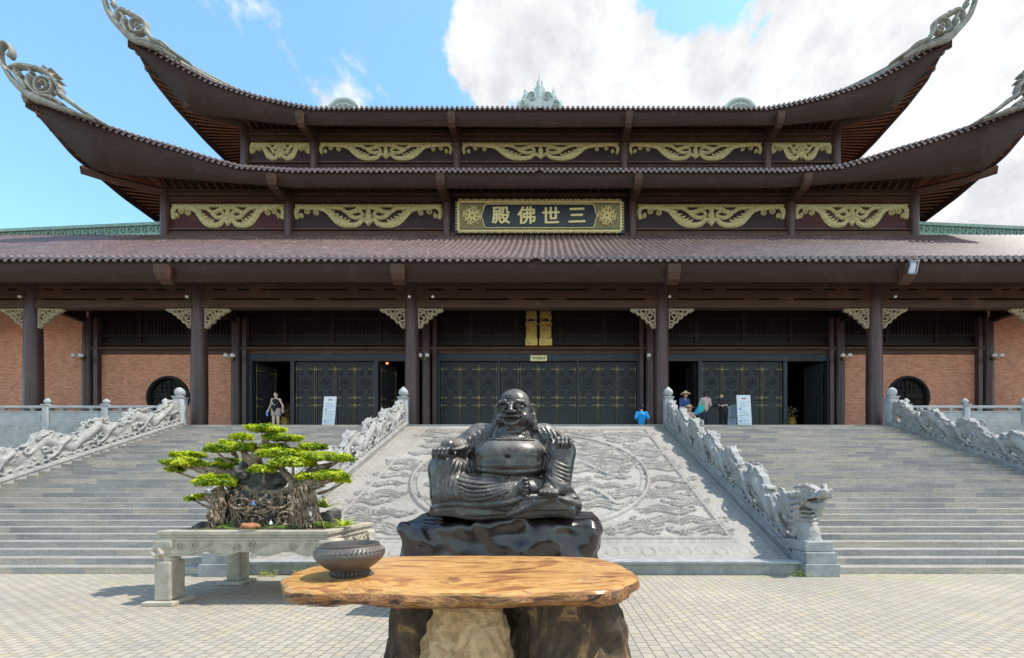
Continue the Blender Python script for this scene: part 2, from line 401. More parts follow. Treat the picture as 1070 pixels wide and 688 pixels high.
class MB:
    """collects simple solids into one mesh"""
    def __init__(s): s.v = []; s.f = []; s.mi = []; s.cur = 0
    def add(s, vs, fs):
        n = len(s.v); s.v += [tuple(v) for v in vs]; s.f += [tuple(i + n for i in f) for f in fs]; s.mi += [s.cur] * len(fs); return s
    def box(s, x0, x1, y0, y1, z0, z1, ch=0.0):
        if ch <= 0:
            return s.add([(x0, y0, z0), (x1, y0, z0), (x1, y1, z0), (x0, y1, z0), (x0, y0, z1), (x1, y0, z1), (x1, y1, z1), (x0, y1, z1)],
                         [(0, 3, 2, 1), (4, 5, 6, 7), (0, 1, 5, 4), (1, 2, 6, 5), (2, 3, 7, 6), (3, 0, 4, 7)])
        bm = bmesh.new(); bmesh.ops.create_cube(bm, size=1)
        for v in bm.verts: v.co = Vector(((x0 + x1) / 2 + v.co.x * (x1 - x0), (y0 + y1) / 2 + v.co.y * (y1 - y0), (z0 + z1) / 2 + v.co.z * (z1 - z0)))
        bmesh.ops.bevel(bm, geom=bm.edges[:], offset=ch, segments=2, profile=.5, affect='EDGES')
        bm.verts.index_update(); s.add([v.co for v in bm.verts], [[v.index for v in f.verts] for f in bm.faces]); bm.free(); return s
    def quad(s, a, b, c, d): return s.add([a, b, c, d], [(0, 1, 2, 3)])
    def lathe(s, prof, c=(0, 0, 0), n=24, cap=True, phase=0):
        """prof: (r, z) from bottom to top"""
        vs = []; fs = []
        for r, z in prof:
            for k in range(n):
                a = 2 * math.pi * (k + phase) / n; vs.append((c[0] + r * math.cos(a), c[1] + r * math.sin(a), c[2] + z))
        for i in range(len(prof) - 1):
            for k in range(n): fs.append((i * n + k, i * n + (k + 1) % n, (i + 1) * n + (k + 1) % n, (i + 1) * n + k))
        if cap: fs.append(tuple(range(n - 1, -1, -1))); fs.append(tuple((len(prof) - 1) * n + k for k in range(n)))
        return s.add(vs, fs)
    def tube(s, pts, rad, n=8, flat=1.0, cap=True):
        """tube through points, rad scalar or list"""
        pts = [Vector(p) for p in pts]; m = len(pts)
        if not isinstance(rad, (list, tuple, np.ndarray)): rad = [rad] * m
        vs = []; fs = []; prev = None
        for i, p in enumerate(pts):
            t = (pts[min(i + 1, m - 1)] - pts[max(i - 1, 0)]); t = t.normalized() if t.length > 1e-9 else Vector((0, 0, 1))
            if prev is None:
                ref = Vector((0, 1, 0)) if abs(t.y) < .9 else Vector((1, 0, 0)); u = t.cross(ref).normalized()
            else:
                u = prev - t * prev.dot(t); u = u.normalized() if u.length > 1e-6 else t.orthogonal().normalized()
            prev = u; v = t.cross(u)
            for k in range(n):
                a = 2 * math.pi * k / n; vs.append(p + u * (rad[i] * math.cos(a)) + v * (rad[i] * math.sin(a) * flat))
        for i in range(m - 1):
            for k in range(n): fs.append((i * n + k, i * n + (k + 1) % n, (i + 1) * n + (k + 1) % n, (i + 1) * n + k))
        if cap: fs.append(tuple(range(n - 1, -1, -1))); fs.append(tuple((m - 1) * n + k for k in range(n)))
        return s.add(vs, fs)
    def prism(s, poly, y0, y1, plane='xz', org=(0, 0, 0)):
        """extrude a 2D polygon"""
        n = len(poly)
        def P3(p, t):
            if plane == 'xz': return (org[0] + p[0], org[1] + t, org[2] + p[1])
            if plane == 'yz': return (org[0] + t, org[1] + p[0], org[2] + p[1])
            return (org[0] + p[0], org[1] + p[1], org[2] + t)
        vs = [P3(p, y0) for p in poly] + [P3(p, y1) for p in poly]
        fs = [tuple(range(n)), tuple(range(2 * n - 1, n - 1, -1))] + [(i, i + n, (i + 1) % n + n, (i + 1) % n) for i in range(n)]
        return s.add(vs, fs)
    def stroke(s, pts, wid, th, M4=None, ridge=.5, dx=0, org=(0, 0, 0), ax=(1, 0, 0), az=(0, 0, 1)):
        """a carved ribbon: 2D path in the plane (ax, az), domed towards the normal's minus side, th thick"""
        ax = Vector(ax); az = Vector(az); ny = ax.cross(az)  # for x,z this is -y, towards the camera
        org = Vector(org); m = len(pts)
        if not isinstance(wid, (list, tuple)): wid = [wid] * m
        vs = []; fs = []
        for i, p in enumerate(pts):
            q0 = pts[max(i - 1, 0)]; q1 = pts[min(i + 1, m - 1)]
            tx, tz = q1[0] - q0[0], q1[1] - q0[1]; l = math.hypot(tx, tz) or 1; nx, nz = -tz / l, tx / l
            h = wid[i] / 2
            for a, d in ((-1, 0), (-1, .45), (-.45, 1), (.45, 1), (1, .45), (1, 0)):
                q = org + ax * (p[0] + nx * h * a) + az * (p[1] + nz * h * a) + ny * (th * d)
                vs.append(q)
        for i in range(m - 1):
            for k in range(5): fs.append((i * 6 + k, (i + 1) * 6 + k, (i + 1) * 6 + k + 1, i * 6 + k + 1))
            fs.append((i * 6 + 5, (i + 1) * 6 + 5, (i + 1) * 6, i * 6))
        fs.append((0, 1, 2, 3, 4, 5)); fs.append(tuple((m - 1) * 6 + k for k in (5, 4, 3, 2, 1, 0)))
        return s.add(vs, fs)
    def ball(s, c, r, n=12, sq=(1, 1, 1)):
        prof = [(max(r * math.sin(math.pi * i / n), 1e-4), -r * math.cos(math.pi * i / n)) for i in range(n + 1)]
        k = len(s.v); s.lathe(prof, (0, 0, 0), n * 2, False)
        s.v[k:] = [(c[0] + v[0] * sq[0], c[1] + v[1] * sq[1], c[2] + v[2] * sq[2]) for v in s.v[k:]]
        return s
    def mesh(s, name='m'):
        me = bpy.data.meshes.new(name); me.from_pydata(s.v, [], s.f); me.update()
        if any(s.mi): me.polygons.foreach_set('material_index', s.mi)
        return me
    def build(s, name, mats, parent=None, smooth=False, fix=False, loc=None):
        me = s.mesh(name)
        if fix or True:
            bm = bmesh.new(); bm.from_mesh(me); bmesh.ops.recalc_face_normals(bm, faces=bm.faces); bm.to_mesh(me); bm.free()
        o = link(name, me, mats, None, False)
        if smooth: shade_auto(me)
        if parent is not None:
            if loc is not None: o.location = loc; o.parent = parent
            else: o.parent = parent; o.location = -parent_world(parent)
        elif loc is not None: o.location = loc
        return o
def parent_world(p):
    v = Vector((0, 0, 0))
    while p is not None: v += p.location; p = p.parent
    return v
def shade_auto(me, ang=38):
    bm = bmesh.new(); bm.from_mesh(me)
    for f in bm.faces: f.smooth = True
    for e in bm.edges:
        if len(e.link_faces) == 2 and e.calc_face_angle(0) > R(ang): e.smooth = False
    bm.to_mesh(me); bm.free()

def np_mesh(name, V, Fq, smooth=True):
    me = bpy.data.meshes.new(name); V = np.asarray(V, np.float32); Fq = np.asarray(Fq, np.int32)
    me.vertices.add(len(V)); me.vertices.foreach_set('co', V.ravel())
    me.loops.add(Fq.size); me.loops.foreach_set('vertex_index', Fq.ravel())
    me.polygons.add(len(Fq)); k = Fq.shape[1]
    me.polygons.foreach_set('loop_start', np.arange(0, Fq.size, k, dtype=np.int32))
    me.update(calc_edges=True); me.validate()
    if smooth: me.polygons.foreach_set('use_smooth', np.ones(len(me.polygons), bool))
    return me
def grid_mesh(name, A, closed_u=False, flip=False, smooth=True):
    """A: (nu, nv, 3)"""
    nu, nv = A.shape[:2]; idx = np.arange(nu * nv).reshape(nu, nv)
    if closed_u: a = idx; b = np.roll(idx, -1, 0)
    else: a = idx[:-1]; b = idx[1:]
    q = np.stack([a[:, :-1], b[:, :-1], b[:, 1:], a[:, 1:]], -1).reshape(-1, 4)
    if flip: q = q[:, ::-1]
    return np_mesh(name, A.reshape(-1, 3), q, smooth)

# ---------------------------------------------------------------- signed-distance sculpting
class Field:
    def __init__(s, lo, hi, h):
        s.h = h; s.lo = np.array(lo, float)
        s.ax = [np.arange(lo[i], hi[i] + h, h, dtype=np.float32) for i in range(3)]
        s.v = np.full([len(a) for a in s.ax], .5, np.float32)
    def _box(s, lo, hi, m):
        sl = []
        for i in range(3):
            a = max(0, int((lo[i] - m - s.lo[i]) / s.h)); b = min(len(s.ax[i]), int((hi[i] + m - s.lo[i]) / s.h) + 2)
            if b <= a: return None
            sl.append(slice(a, b))
        X, Y, Z = np.meshgrid(s.ax[0][sl[0]], s.ax[1][sl[1]], s.ax[2][sl[2]], indexing='ij', sparse=True)
        return tuple(sl), X, Y, Z
    def op(s, sl, d, k, mode):
        a = s.v[sl]
        if mode == 'sub':
            d = -d; h = np.clip(.5 - .5 * (d - a) / k, 0, 1) if k > 0 else (d < a).astype(np.float32)
            s.v[sl] = d * (1 - h) + a * h + k * h * (1 - h) if k > 0 else np.maximum(a, d)
        else:
            if k > 0:
                h = np.clip(.5 + .5 * (a - d) / k, 0, 1); s.v[sl] = a * (1 - h) + d * h - k * h * (1 - h)
            else: s.v[sl] = np.minimum(a, d)
    def caps(s, a, b, ra, rb=None, k=.03, mode='add', sq=None):
        rb = ra if rb is None else rb; a = np.array(a, float); b = np.array(b, float); r = max(ra, rb)
        bx = s._box(np.minimum(a, b) - r, np.maximum(a, b) + r, k * 2 + s.h * 2)
        if bx is None: return s
        sl, X, Y, Z = bx; ba = b - a; L2 = max(float(ba @ ba), 1e-9)
        px, py, pz = X - a[0], Y - a[1], Z - a[2]
        t = np.clip((px * ba[0] + py * ba[1] + pz * ba[2]) / L2, 0, 1)
        d = np.sqrt((px - t * ba[0]) ** 2 + (py - t * ba[1]) ** 2 + (pz - t * ba[2]) ** 2) - (ra + (rb - ra) * t)
        s.op(sl, d, k, mode); return s
    def tube(s, pts, rad, k=.03, mode='add'):
        if not isinstance(rad, (list, tuple, np.ndarray)): rad = [rad] * len(pts)
        for i in range(len(pts) - 1): s.caps(pts[i], pts[i + 1], rad[i], rad[i + 1], k, mode)
        return s
    def ell(s, c, r, k=.03, mode='add', rot=None):
        c = np.array(c, float); r = np.array(r, float); rm = r.max() if rot is not None else r
        bx = s._box(c - rm, c + rm, k * 2 + s.h * 2)
        if bx is None: return s
        sl, X, Y, Z = bx; p = [X - c[0], Y - c[1], Z - c[2]]
        if rot is not None:
            Rm = np.array(Matrix.Rotation(R(rot[1]), 3, rot[0]).transposed()) if isinstance(rot[0], str) else np.array(rot)
            p = [Rm[i][0] * p[0] + Rm[i][1] * p[1] + Rm[i][2] * p[2] for i in range(3)]
        q0 = np.sqrt((p[0] / r[0]) ** 2 + (p[1] / r[1]) ** 2 + (p[2] / r[2]) ** 2)
        q1 = np.sqrt((p[0] / r[0] ** 2) ** 2 + (p[1] / r[1] ** 2) ** 2 + (p[2] / r[2] ** 2) ** 2) + 1e-6
        s.op(sl, (q0 * (q0 - 1) / q1).astype(np.float32), k, mode); return s
    def box(s, c, hs, rr=.02, k=.0, mode='add', rot=None):
        c = np.array(c, float); hs = np.array(hs, float); m = hs if rot is None else np.full(3, np.linalg.norm(hs))
        bx = s._box(c - m, c + m, k * 2 + s.h * 2)
        if bx is None: return s
        sl, X, Y, Z = bx; p = [X - c[0], Y - c[1], Z - c[2]]
        if rot is not None:
            Rm = np.array(Matrix.Rotation(R(rot[1]), 3, rot[0]).transposed()); p = [Rm[i][0] * p[0] + Rm[i][1] * p[1] + Rm[i][2] * p[2] for i in range(3)]
        q = [np.abs(p[i]) - (hs[i] - rr) for i in range(3)]
        d = np.sqrt(np.maximum(q[0], 0) ** 2 + np.maximum(q[1], 0) ** 2 + np.maximum(q[2], 0) ** 2) + np.minimum(np.maximum(q[0], np.maximum(q[1], q[2])), 0) - rr
        s.op(sl, d.astype(np.float32), k, mode); return s
    def warp(s, amp, fr, seed=0):
        """adds smooth bumpiness"""
        g = np.random.default_rng(seed); X, Y, Z = np.meshgrid(*s.ax, indexing='ij', sparse=True)
        for _ in range(9):
            k = g.normal(size=3); k = k / np.linalg.norm(k) * fr * g.uniform(.6, 1.9); ph = g.uniform(0, 6.28)
            s.v += (amp / 3 * np.sin(k[0] * X + k[1] * Y + k[2] * Z + ph)).astype(np.float32)
        return s
    def mesh(s, name='sculpt'):
        v = s.v.copy(); v[0] = v[-1] = .5; v[:, 0] = v[:, -1] = .5; v[:, :, 0] = v[:, :, -1] = .5
        neg = v < 0; nx, ny, nz = v.shape
        def cn(A, i, j, k): return A[i:nx - 1 + i, j:ny - 1 + j, k:nz - 1 + k]
        cnt = np.zeros((nx - 1, ny - 1, nz - 1), np.int8)
        for i in (0, 1):
            for j in (0, 1):
                for k in (0, 1): cnt += cn(neg, i, j, k)
        act = (cnt > 0) & (cnt < 8); ids = np.full(act.shape, -1, np.int32); ci, cj, ck = np.nonzero(act); n = len(ci); ids[ci, cj, ck] = np.arange(n)
        acc = np.zeros((n, 3)); num = np.zeros(n)
        C = [(i, j, k) for i in (0, 1) for j in (0, 1) for k in (0, 1)]
        for a in C:
            for axn in range(3):
                if a[axn]: continue
                b = list(a); b[axn] = 1
                va = v[ci + a[0], cj + a[1], ck + a[2]]; vb = v[ci + b[0], cj + b[1], ck + b[2]]
                mk = (va < 0) != (vb < 0); t = np.where(mk, va / np.where(mk, va - vb, 1), 0)
                p = np.array(a, float)[None, :].repeat(n, 0); p[:, axn] += t
                acc += p * mk[:, None]; num += mk
        V = (np.stack([ci, cj, ck], 1) + acc / np.maximum(num, 1)[:, None]) * s.h + s.lo
        Q = []
        for axn in range(3):
            o = [0, 0, 0]; o[axn] = 1
            A = neg[:nx - o[0], :ny - o[1], :nz - o[2]]; B = neg[o[0]:, o[1]:, o[2]:]
            for s0, s1, fl in ((True, False, False), (False, True, True)):
                ii, jj, kk = np.nonzero((A == s0) & (B == s1))
                u, w_ = [(1, 2), (2, 0), (0, 1)][axn]
                def cell(du, dw):
                    c = [ii.copy(), jj.copy(), kk.copy()]; c[u] = c[u] - du; c[w_] = c[w_] - dw; return ids[c[0], c[1], c[2]]
                q = np.stack([cell(0, 0), cell(1, 0), cell(1, 1), cell(0, 1)], 1)
                if fl: q = q[:, ::-1]
                Q.append(q)
        Q = np.concatenate(Q)
        return np_mesh(name, V, Q)
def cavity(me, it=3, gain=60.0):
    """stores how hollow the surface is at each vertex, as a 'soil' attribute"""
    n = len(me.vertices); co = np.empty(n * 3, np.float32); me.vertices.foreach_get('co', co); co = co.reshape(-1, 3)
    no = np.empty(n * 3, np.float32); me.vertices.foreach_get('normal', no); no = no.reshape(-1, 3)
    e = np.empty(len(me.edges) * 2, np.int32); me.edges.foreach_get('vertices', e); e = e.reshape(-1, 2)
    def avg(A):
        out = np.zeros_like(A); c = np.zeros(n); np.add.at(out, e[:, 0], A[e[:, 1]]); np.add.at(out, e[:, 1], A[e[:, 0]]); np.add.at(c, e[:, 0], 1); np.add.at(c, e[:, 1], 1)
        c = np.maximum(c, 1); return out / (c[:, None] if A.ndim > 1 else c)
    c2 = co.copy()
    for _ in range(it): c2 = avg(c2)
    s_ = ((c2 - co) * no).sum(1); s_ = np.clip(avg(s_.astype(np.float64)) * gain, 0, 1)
    ca = me.color_attributes.new('soil', 'FLOAT_COLOR', 'POINT'); ca.data.foreach_set('color', np.repeat(s_[:, None], 4, 1).astype(np.float32).ravel())  # 'soil' here carries painted crease shade, apart from the planter's earth
def sculpt(fd, name, mat, parent=None, loc=(0, 0, 0), smooth_it=0):
    me = fd.mesh(name)
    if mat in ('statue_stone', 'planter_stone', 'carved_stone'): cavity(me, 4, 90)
    if smooth_it:
        bm = bmesh.new(); bm.from_mesh(me)
        for _ in range(smooth_it): bmesh.ops.smooth_vert(bm, verts=bm.verts, factor=.5, use_axis_x=True, use_axis_y=True, use_axis_z=True)
        bm.to_mesh(me); bm.free()
    o = link(name, me, mat); o.location = loc
    if parent is not None: o.parent = parent
    return o
def join_in(o, mb, mat):
    """adds the solids of mb to the mesh of o with a material of their own"""
    me2 = mb.mesh('tmp'); bm = bmesh.new(); bm.from_mesh(me2); bmesh.ops.recalc_face_normals(bm, faces=bm.faces); k = len(o.data.materials)
    for f in bm.faces: f.material_index = k
    off = Vector((0, 0, 0)); bm.to_mesh(me2); bm.free(); bm = bmesh.new(); bm.from_mesh(o.data); bm.from_mesh(me2); bm.to_mesh(o.data); bm.free(); o.data.materials.append(M[mat]); bpy.data.meshes.remove(me2)
def spiral(cx, cz, r0, r1, a0, turns, n=28):
    return [(cx + (r0 + (r1 - r0) * i / n) * math.cos(a0 + turns * 2 * math.pi * i / n), cz + (r0 + (r1 - r0) * i / n) * math.sin(a0 + turns * 2 * math.pi * i / n)) for i in range(n + 1)]
def smooth_path(pts, n=6):
    """Catmull-Rom through points of any dimension"""
    pts = [tuple(p) for p in pts]; out = []
    for i in range(len(pts) - 1):
        p0 = pts[max(i - 1, 0)]; p1 = pts[i]; p2 = pts[i + 1]; p3 = pts[min(i + 2, len(pts) - 1)]
        for k in range(n):
            t = k / n
            out.append(tuple(.5 * (2 * b + (c - a) * t + (2 * a - 5 * b + 4 * c - d) * t * t + (3 * b - a - 3 * c + d) * t ** 3) for a, b, c, d in zip(p0, p1, p2, p3)))
    out.append(pts[-1]); return out
# ================================================================ the setting
H_PLAT = 4.175; TREAD = .278; RISE = .1228; Y0 = 7.65; NSTEP = 34; Y_TOP = Y0 + (NSTEP - 1) * TREAD; SLOPE = RISE / TREAD
def nose_z(y): return RISE + (y - Y0) * SLOPE

g = MB(); g.quad((-500, -400, 0), (500, -400, 0), (500, 600, 0), (-500, 600, 0))
tag(g.build('ground', 'paving'), kind='structure')

def stairs(x0, x1):
    st = MB(); prof = []
    for k in range(1, NSTEP + 1):
        y = Y0 + (k - 1) * TREAD; z = k * RISE
        prof += [(y, z - RISE), (y, z - .018), (y - .008, z - .014), (y - .006, z)]
    prof.append((Y_TOP + .6, H_PLAT))
    vs = []; fs = []
    for x in (x0, x1):
        for y, z in prof: vs.append((x, y, z))
    n = len(prof)
    for i in range(n - 1): fs.append((i, i + n, i + 1 + n, i + 1))
    st.add(vs, fs)
    return tag(st.build('stairs', 'stair_stone'), kind='structure')
stairs(-14.45, -5.62); stairs(5.62, 14.45)
# platform
p = MB(); p.box(-56, 56, Y_TOP + .02, 52, 0, H_PLAT - .005)
tag(p.build('platform', 'kerb_stone'), kind='structure')
p = MB(); p.box(-56, 56, Y_TOP + .55, 20.7, H_PLAT - .004, H_PLAT + .002)
tag(p.build('platform_floor', 'post_stone'), kind='structure')

# ---------------------------------------------------------------- carved ramp
def carved_ramp():
    xs = np.arange(-5.22, 5.221, .024); ys = np.arange(7.78, Y_TOP + .01, .024)
    X, Y = np.meshgrid(xs, ys, indexing='ij'); Hh = np.zeros_like(X)
    Yc = (Y - 12.35) * 1.0
    r = np.random.default_rng(5)
    def line(d, wdt): return np.clip(1 - np.abs(d) / wdt, 0, 1)
    def strokes(pts, w0, hgt):
        nonlocal Hh
        pts = np.array(pts); wd = np.interp(np.linspace(0, 1, len(pts)), [0, .25, 1], [w0 * .55, w0, w0 * .15])
        lo = pts.min(0) - w0 * 1.5; hi = pts.max(0) + w0 * 1.5
        i0, i1 = np.searchsorted(xs, [lo[0], hi[0]]); j0, j1 = np.searchsorted(ys, [lo[1], hi[1]])
        if i1 <= i0 or j1 <= j0: return
        xx = X[i0:i1, j0:j1]; yy = Y[i0:i1, j0:j1]; best = np.zeros_like(xx)
        for k in range(len(pts) - 1):
            a, b = pts[k], pts[k + 1]; ba = b - a; t = np.clip(((xx - a[0]) * ba[0] + (yy - a[1]) * ba[1]) / (ba @ ba + 1e-9), 0, 1)
            d = np.hypot(xx - a[0] - t * ba[0], yy - a[1] - t * ba[1]) / (wd[k] / 2)
            best = np.maximum(best, np.clip(1.6 - 1.6 * d * d, 0, 1))
        Hh[i0:i1, j0:j1] = np.maximum(Hh[i0:i1, j0:j1], best * hgt)
    def rect(x, y0, y1, wdt, hgt):
        nonlocal Hh
        dx = np.abs(X) - x; dy = np.maximum(y0 - Y, Y - y1); d = np.maximum(dx, dy); Hh += hgt * line(d, wdt)
    inside = (np.abs(X) < 4.35) & (Y > 8.7) & (Y < 16.35)
    # key pattern on the border band
    fr = 2 * math.pi / .22
    band = ~inside
    key = ((np.sin(X * fr) * np.sin(Y * fr) > 0) ^ (np.sin(X * fr * 2) > .2)).astype(float) * .010
    Hh += np.where(band & (np.maximum(np.abs(X) / 5.22, 0) < .985) & (Y > 8.55), key, 0)
    # scrolls on the bottom band
    for k in range(14):
        cx = -4.7 + k * .72
        strokes([(cx + (.03 + .16 * t) * math.cos(8 * t + .3) * 1.2, 8.22 + (.03 + .15 * t) * math.sin(8 * t + .3)) for t in np.linspace(1, 0, 24)], .045, .022)
        strokes([(cx + .36 + (.03 + .10 * t) * math.cos(-7 * t), 8.30 + (.02 + .09 * t) * math.sin(-7 * t)) for t in np.linspace(1, 0, 18)], .04, .02)
        strokes([(cx + .3 + .28 * math.sin(t), 8.0 + .06 * t) for t in np.linspace(0, 3, 8)], .035, .02)
    rect(4.35, 8.7, 16.35, .07, .06); rect(4.48, 8.57, 16.48, .03, .02); rect(5.1, 7.9, 16.7, .03, -.02)
    # round medallion ring
    rr = np.hypot(X, Yc); Hh += .07 * line(rr - 3.42, .08) + .03 * line(rr - 3.25, .04) - .03 * line(rr - 3.33, .05)
    def cloud(cx, cy, s, fl):
        n = r.integers(3, 5)
        for q in range(n):
            oy = (q - n / 2) * .10 * s
            strokes([(cx + fl * (t * .85 * s + .1 * q), cy + oy + .08 * s * math.sin(t * 7 + q)) for t in np.linspace(-.5, .55, 16)], .062 * s, .06)
        for q in range(2):
            ax, ay = cx + fl * (-.5 + .35 * q) * s, cy + .05 * s * (1 - 2 * q)
            strokes([(ax + fl * (.20 * t * s) * math.cos(6 * t), ay + .15 * t * s * math.sin(6 * t)) for t in np.linspace(1, .1, 18)], .06 * s, .055)
    pts = []
    for _ in range(3000):
        c = (r.uniform(-4.0, 4.0), r.uniform(9.0, 16.1)); d = math.hypot(c[0], c[1] - 12.35)
        if 2.95 < d < 3.85: continue
        if all(abs(c[0] - q[0]) > .82 or abs(c[1] - q[1]) > .36 for q in pts): pts.append(c)
    for c in pts: cloud(c[0], c[1], r.uniform(.75, 1.25), 1 if r.random() < .5 else -1)
    # coiled dragon in the medallion and two more beside it
    for sx, sc, oy in ((1, 1, 12.35), (-1, .8, 10.2), (1, .8, 14.7)):
        body = [(sx * (-2.7 + 5.4 * t) * sc, oy + sc * (1.15 - .5 * t) * math.sin(t * 11)) for t in np.linspace(0, 1, 70)]
        strokes(body, .36 * sc, .075)
        for k in range(6, 66, 7):
            b = body[k]; strokes([(b[0] + q * .1 * sc, b[1] + .32 * sc + .12 * math.sin(q)) for q in range(4)], .08, .05)
    Hh += np.where(inside, .006 * np.sin(X * 31 + 2 * np.sin(Y * 7)) * np.sin(Y * 37 + 2 * np.sin(X * 5)), 0)
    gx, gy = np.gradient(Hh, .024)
    soil = np.clip((np.hypot(gx, gy) - .22) / 1.0, 0, 1) * (.30 + .70 * (Hh < .032))  # amount of darkening, strongest on steep, low edges of the relief
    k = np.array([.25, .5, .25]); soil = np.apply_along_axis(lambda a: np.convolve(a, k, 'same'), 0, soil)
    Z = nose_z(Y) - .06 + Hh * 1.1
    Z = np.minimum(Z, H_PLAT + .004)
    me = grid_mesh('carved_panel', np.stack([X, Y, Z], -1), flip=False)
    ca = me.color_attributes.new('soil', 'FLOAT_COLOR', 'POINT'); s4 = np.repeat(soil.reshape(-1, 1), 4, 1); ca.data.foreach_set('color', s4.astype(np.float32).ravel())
    root = empty('carved_ramp', (0, 7.7, 0), 'wide sloping stone ramp carved with dragons and clouds in relief between the inner balustrades', 'ramp')
    o = link('carved_panel', me, 'ramp_stone'); o.parent = root; o.location = -root.location
    e = MB(); e.box(-5.30, 5.30, 7.52, 7.80, .20, .255, .012); e.box(-5.24, 5.24, 7.60, 7.9, 0, .20)
    for x in np.arange(-5.2, 5.3, 1.3): e.box(x - .004, x + .004, 7.598, 7.61, 0, .2)
    e.build('kerb', 'kerb_stone', root)
    e = MB(); e.box(-5.22, 5.22, Y_TOP, Y_TOP + .6, H_PLAT - .02, H_PLAT + .012)
    e.build('landing_slab', 'relief_stone', root)
carved_ramp()

# ---------------------------------------------------------------- dragon balustrades
def dragon_body_mesh():
    L = 8.75; f = Field((-.26, -.1, -.42), (.26, L + .1, 1.46), .021); W = 1.36
    def zb(y): return .60 + .25 * math.sin(2 * math.pi * (y + .1) / W)
    # pierced web behind the carving, its top following the back of the dragon
    X, Y, Z = np.meshgrid(*f.ax, indexing='ij', sparse=True)
    top = .90 + .15 * np.sin(2 * np.pi * (Y + .1) / W) + .03 * np.sin(2 * np.pi * Y / .21)
    f.v = np.minimum(f.v, np.maximum(np.maximum(np.abs(X) - .085, Z - top), np.maximum(-.08 - Z, np.maximum(-Y, Y - L)))).astype(np.float32)
    y = .1
    while y < L - .2:                        # openings under the arches and between the coils
        f.ell((0, y + .24, .30), (.5, .15, .12), .02, 'sub'); f.ell((0, y + .95, .72), (.5, .10, .055), .02, 'sub'); y += W
    pts = []; rad = []
    for y in np.arange(.1, L - .2, .05):
        ph = 2 * math.pi * (y + .1) / W
        pts.append((.05 * math.cos(ph * .5), y + .11 * math.sin(2 * ph), zb(y))); rad.append((.15 + .02 * math.sin(ph)) * min(1, .4 + (L - y) / 1.4))
    f.tube(pts, rad, .03)
    for i in range(2, len(pts) - 2, 2):      # flame crest along the back
        p = np.array(pts[i]); t = np.array(pts[i + 1]) - np.array(pts[i - 1]); t /= np.linalg.norm(t); n = np.array([0, -t[2], t[1]])
        if n[2] < 0: n = -n
        f.caps(p + n * rad[i] * .7, p + n * (rad[i] + .025) + np.array([0, .03, 0]), .040, .026, .02)
    for i in range(1, len(pts) - 1):         # belly rings
        p = np.array(pts[i]); t = np.array(pts[i + 1]) - np.array(pts[i - 1]); t /= np.linalg.norm(t); n = np.array([0, t[2], -t[1]])
        if n[2] > 0: n = -n
        for sx in (-1, 1): f.caps(p + n * rad[i] * .75 + np.array([sx * .07, 0, 0]), p + np.array([sx * rad[i] * .98, 0, 0]), .014, .008, .008)
    r = random.Random(3)
    for k in range(64):                       # cloud scrolls and flames over both faces
        y = .1 + (L - .3) * (k + .5) / 64
        for sx in (-1, 1):
            zc = zb(y) + (.22 if (k % 2 == 0) else -.30) + r.uniform(-.05, .05); zc = min(max(zc, .14), .98); R0 = r.uniform(.07, .13); a0 = r.uniform(0, 6.28); dr = 1 if r.random() < .5 else -1
            sp = [(sx * (.12 - .02 * (j / 12)), y + R0 * (1 - j / 15) * math.cos(a0 + dr * j * .6), zc + R0 * (1 - j / 15) * math.sin(a0 + dr * j * .6)) for j in range(13)]
            f.tube(sp, [.034 - .0012 * j for j in range(13)], .010)
            if k % 3 == 0: f.tube([(sx * .10, y, zc), (sx * .13, y + .12, zc + .06), (sx * .11, y + .26, zc + .02 * dr), (sx * .09, y + .36, zc + .09)], [.04, .035, .025, .010], .012)
    for y in np.arange(.75, L - .6, W):     # legs with claws
        for sx in (-1, 1):
            f.tube([(sx * .13, y, .70), (sx * .18, y - .20, .60), (sx * .17, y - .30, .38), (sx * .16, y - .44, .30)], [.09, .07, .045, .05], .02)
            for q in (-1, 0, 1): f.tube([(sx * .16, y - .44, .30), (sx * .18, y - .54, .30 + q * .06), (sx * .17, y - .58, .24 + q * .07)], [.035, .026, .010], .008)
    for j in range(42):                       # wave scrolls along the foot
        yy = .05 + j * .21
        for sx in (-1, 1): f.tube([(sx * .13, yy + .11 * math.cos(a) * (1 - a / 9), .15 + .10 * math.sin(a) * (1 - a / 9)) for a in np.linspace(0, 5, 10)], .024, .008)
    f.box((0, L / 2, .0), (.15, L / 2, .12), .03, .02)
    me = f.mesh('dragon_body')
    co = np.empty(len(me.vertices) * 3, np.float32); me.vertices.foreach_get('co', co); co = co.reshape(-1, 3)
    co[:, 2] += co[:, 1] * SLOPE
    me.vertices.foreach_set('co', co.ravel()); me.update()
    return me
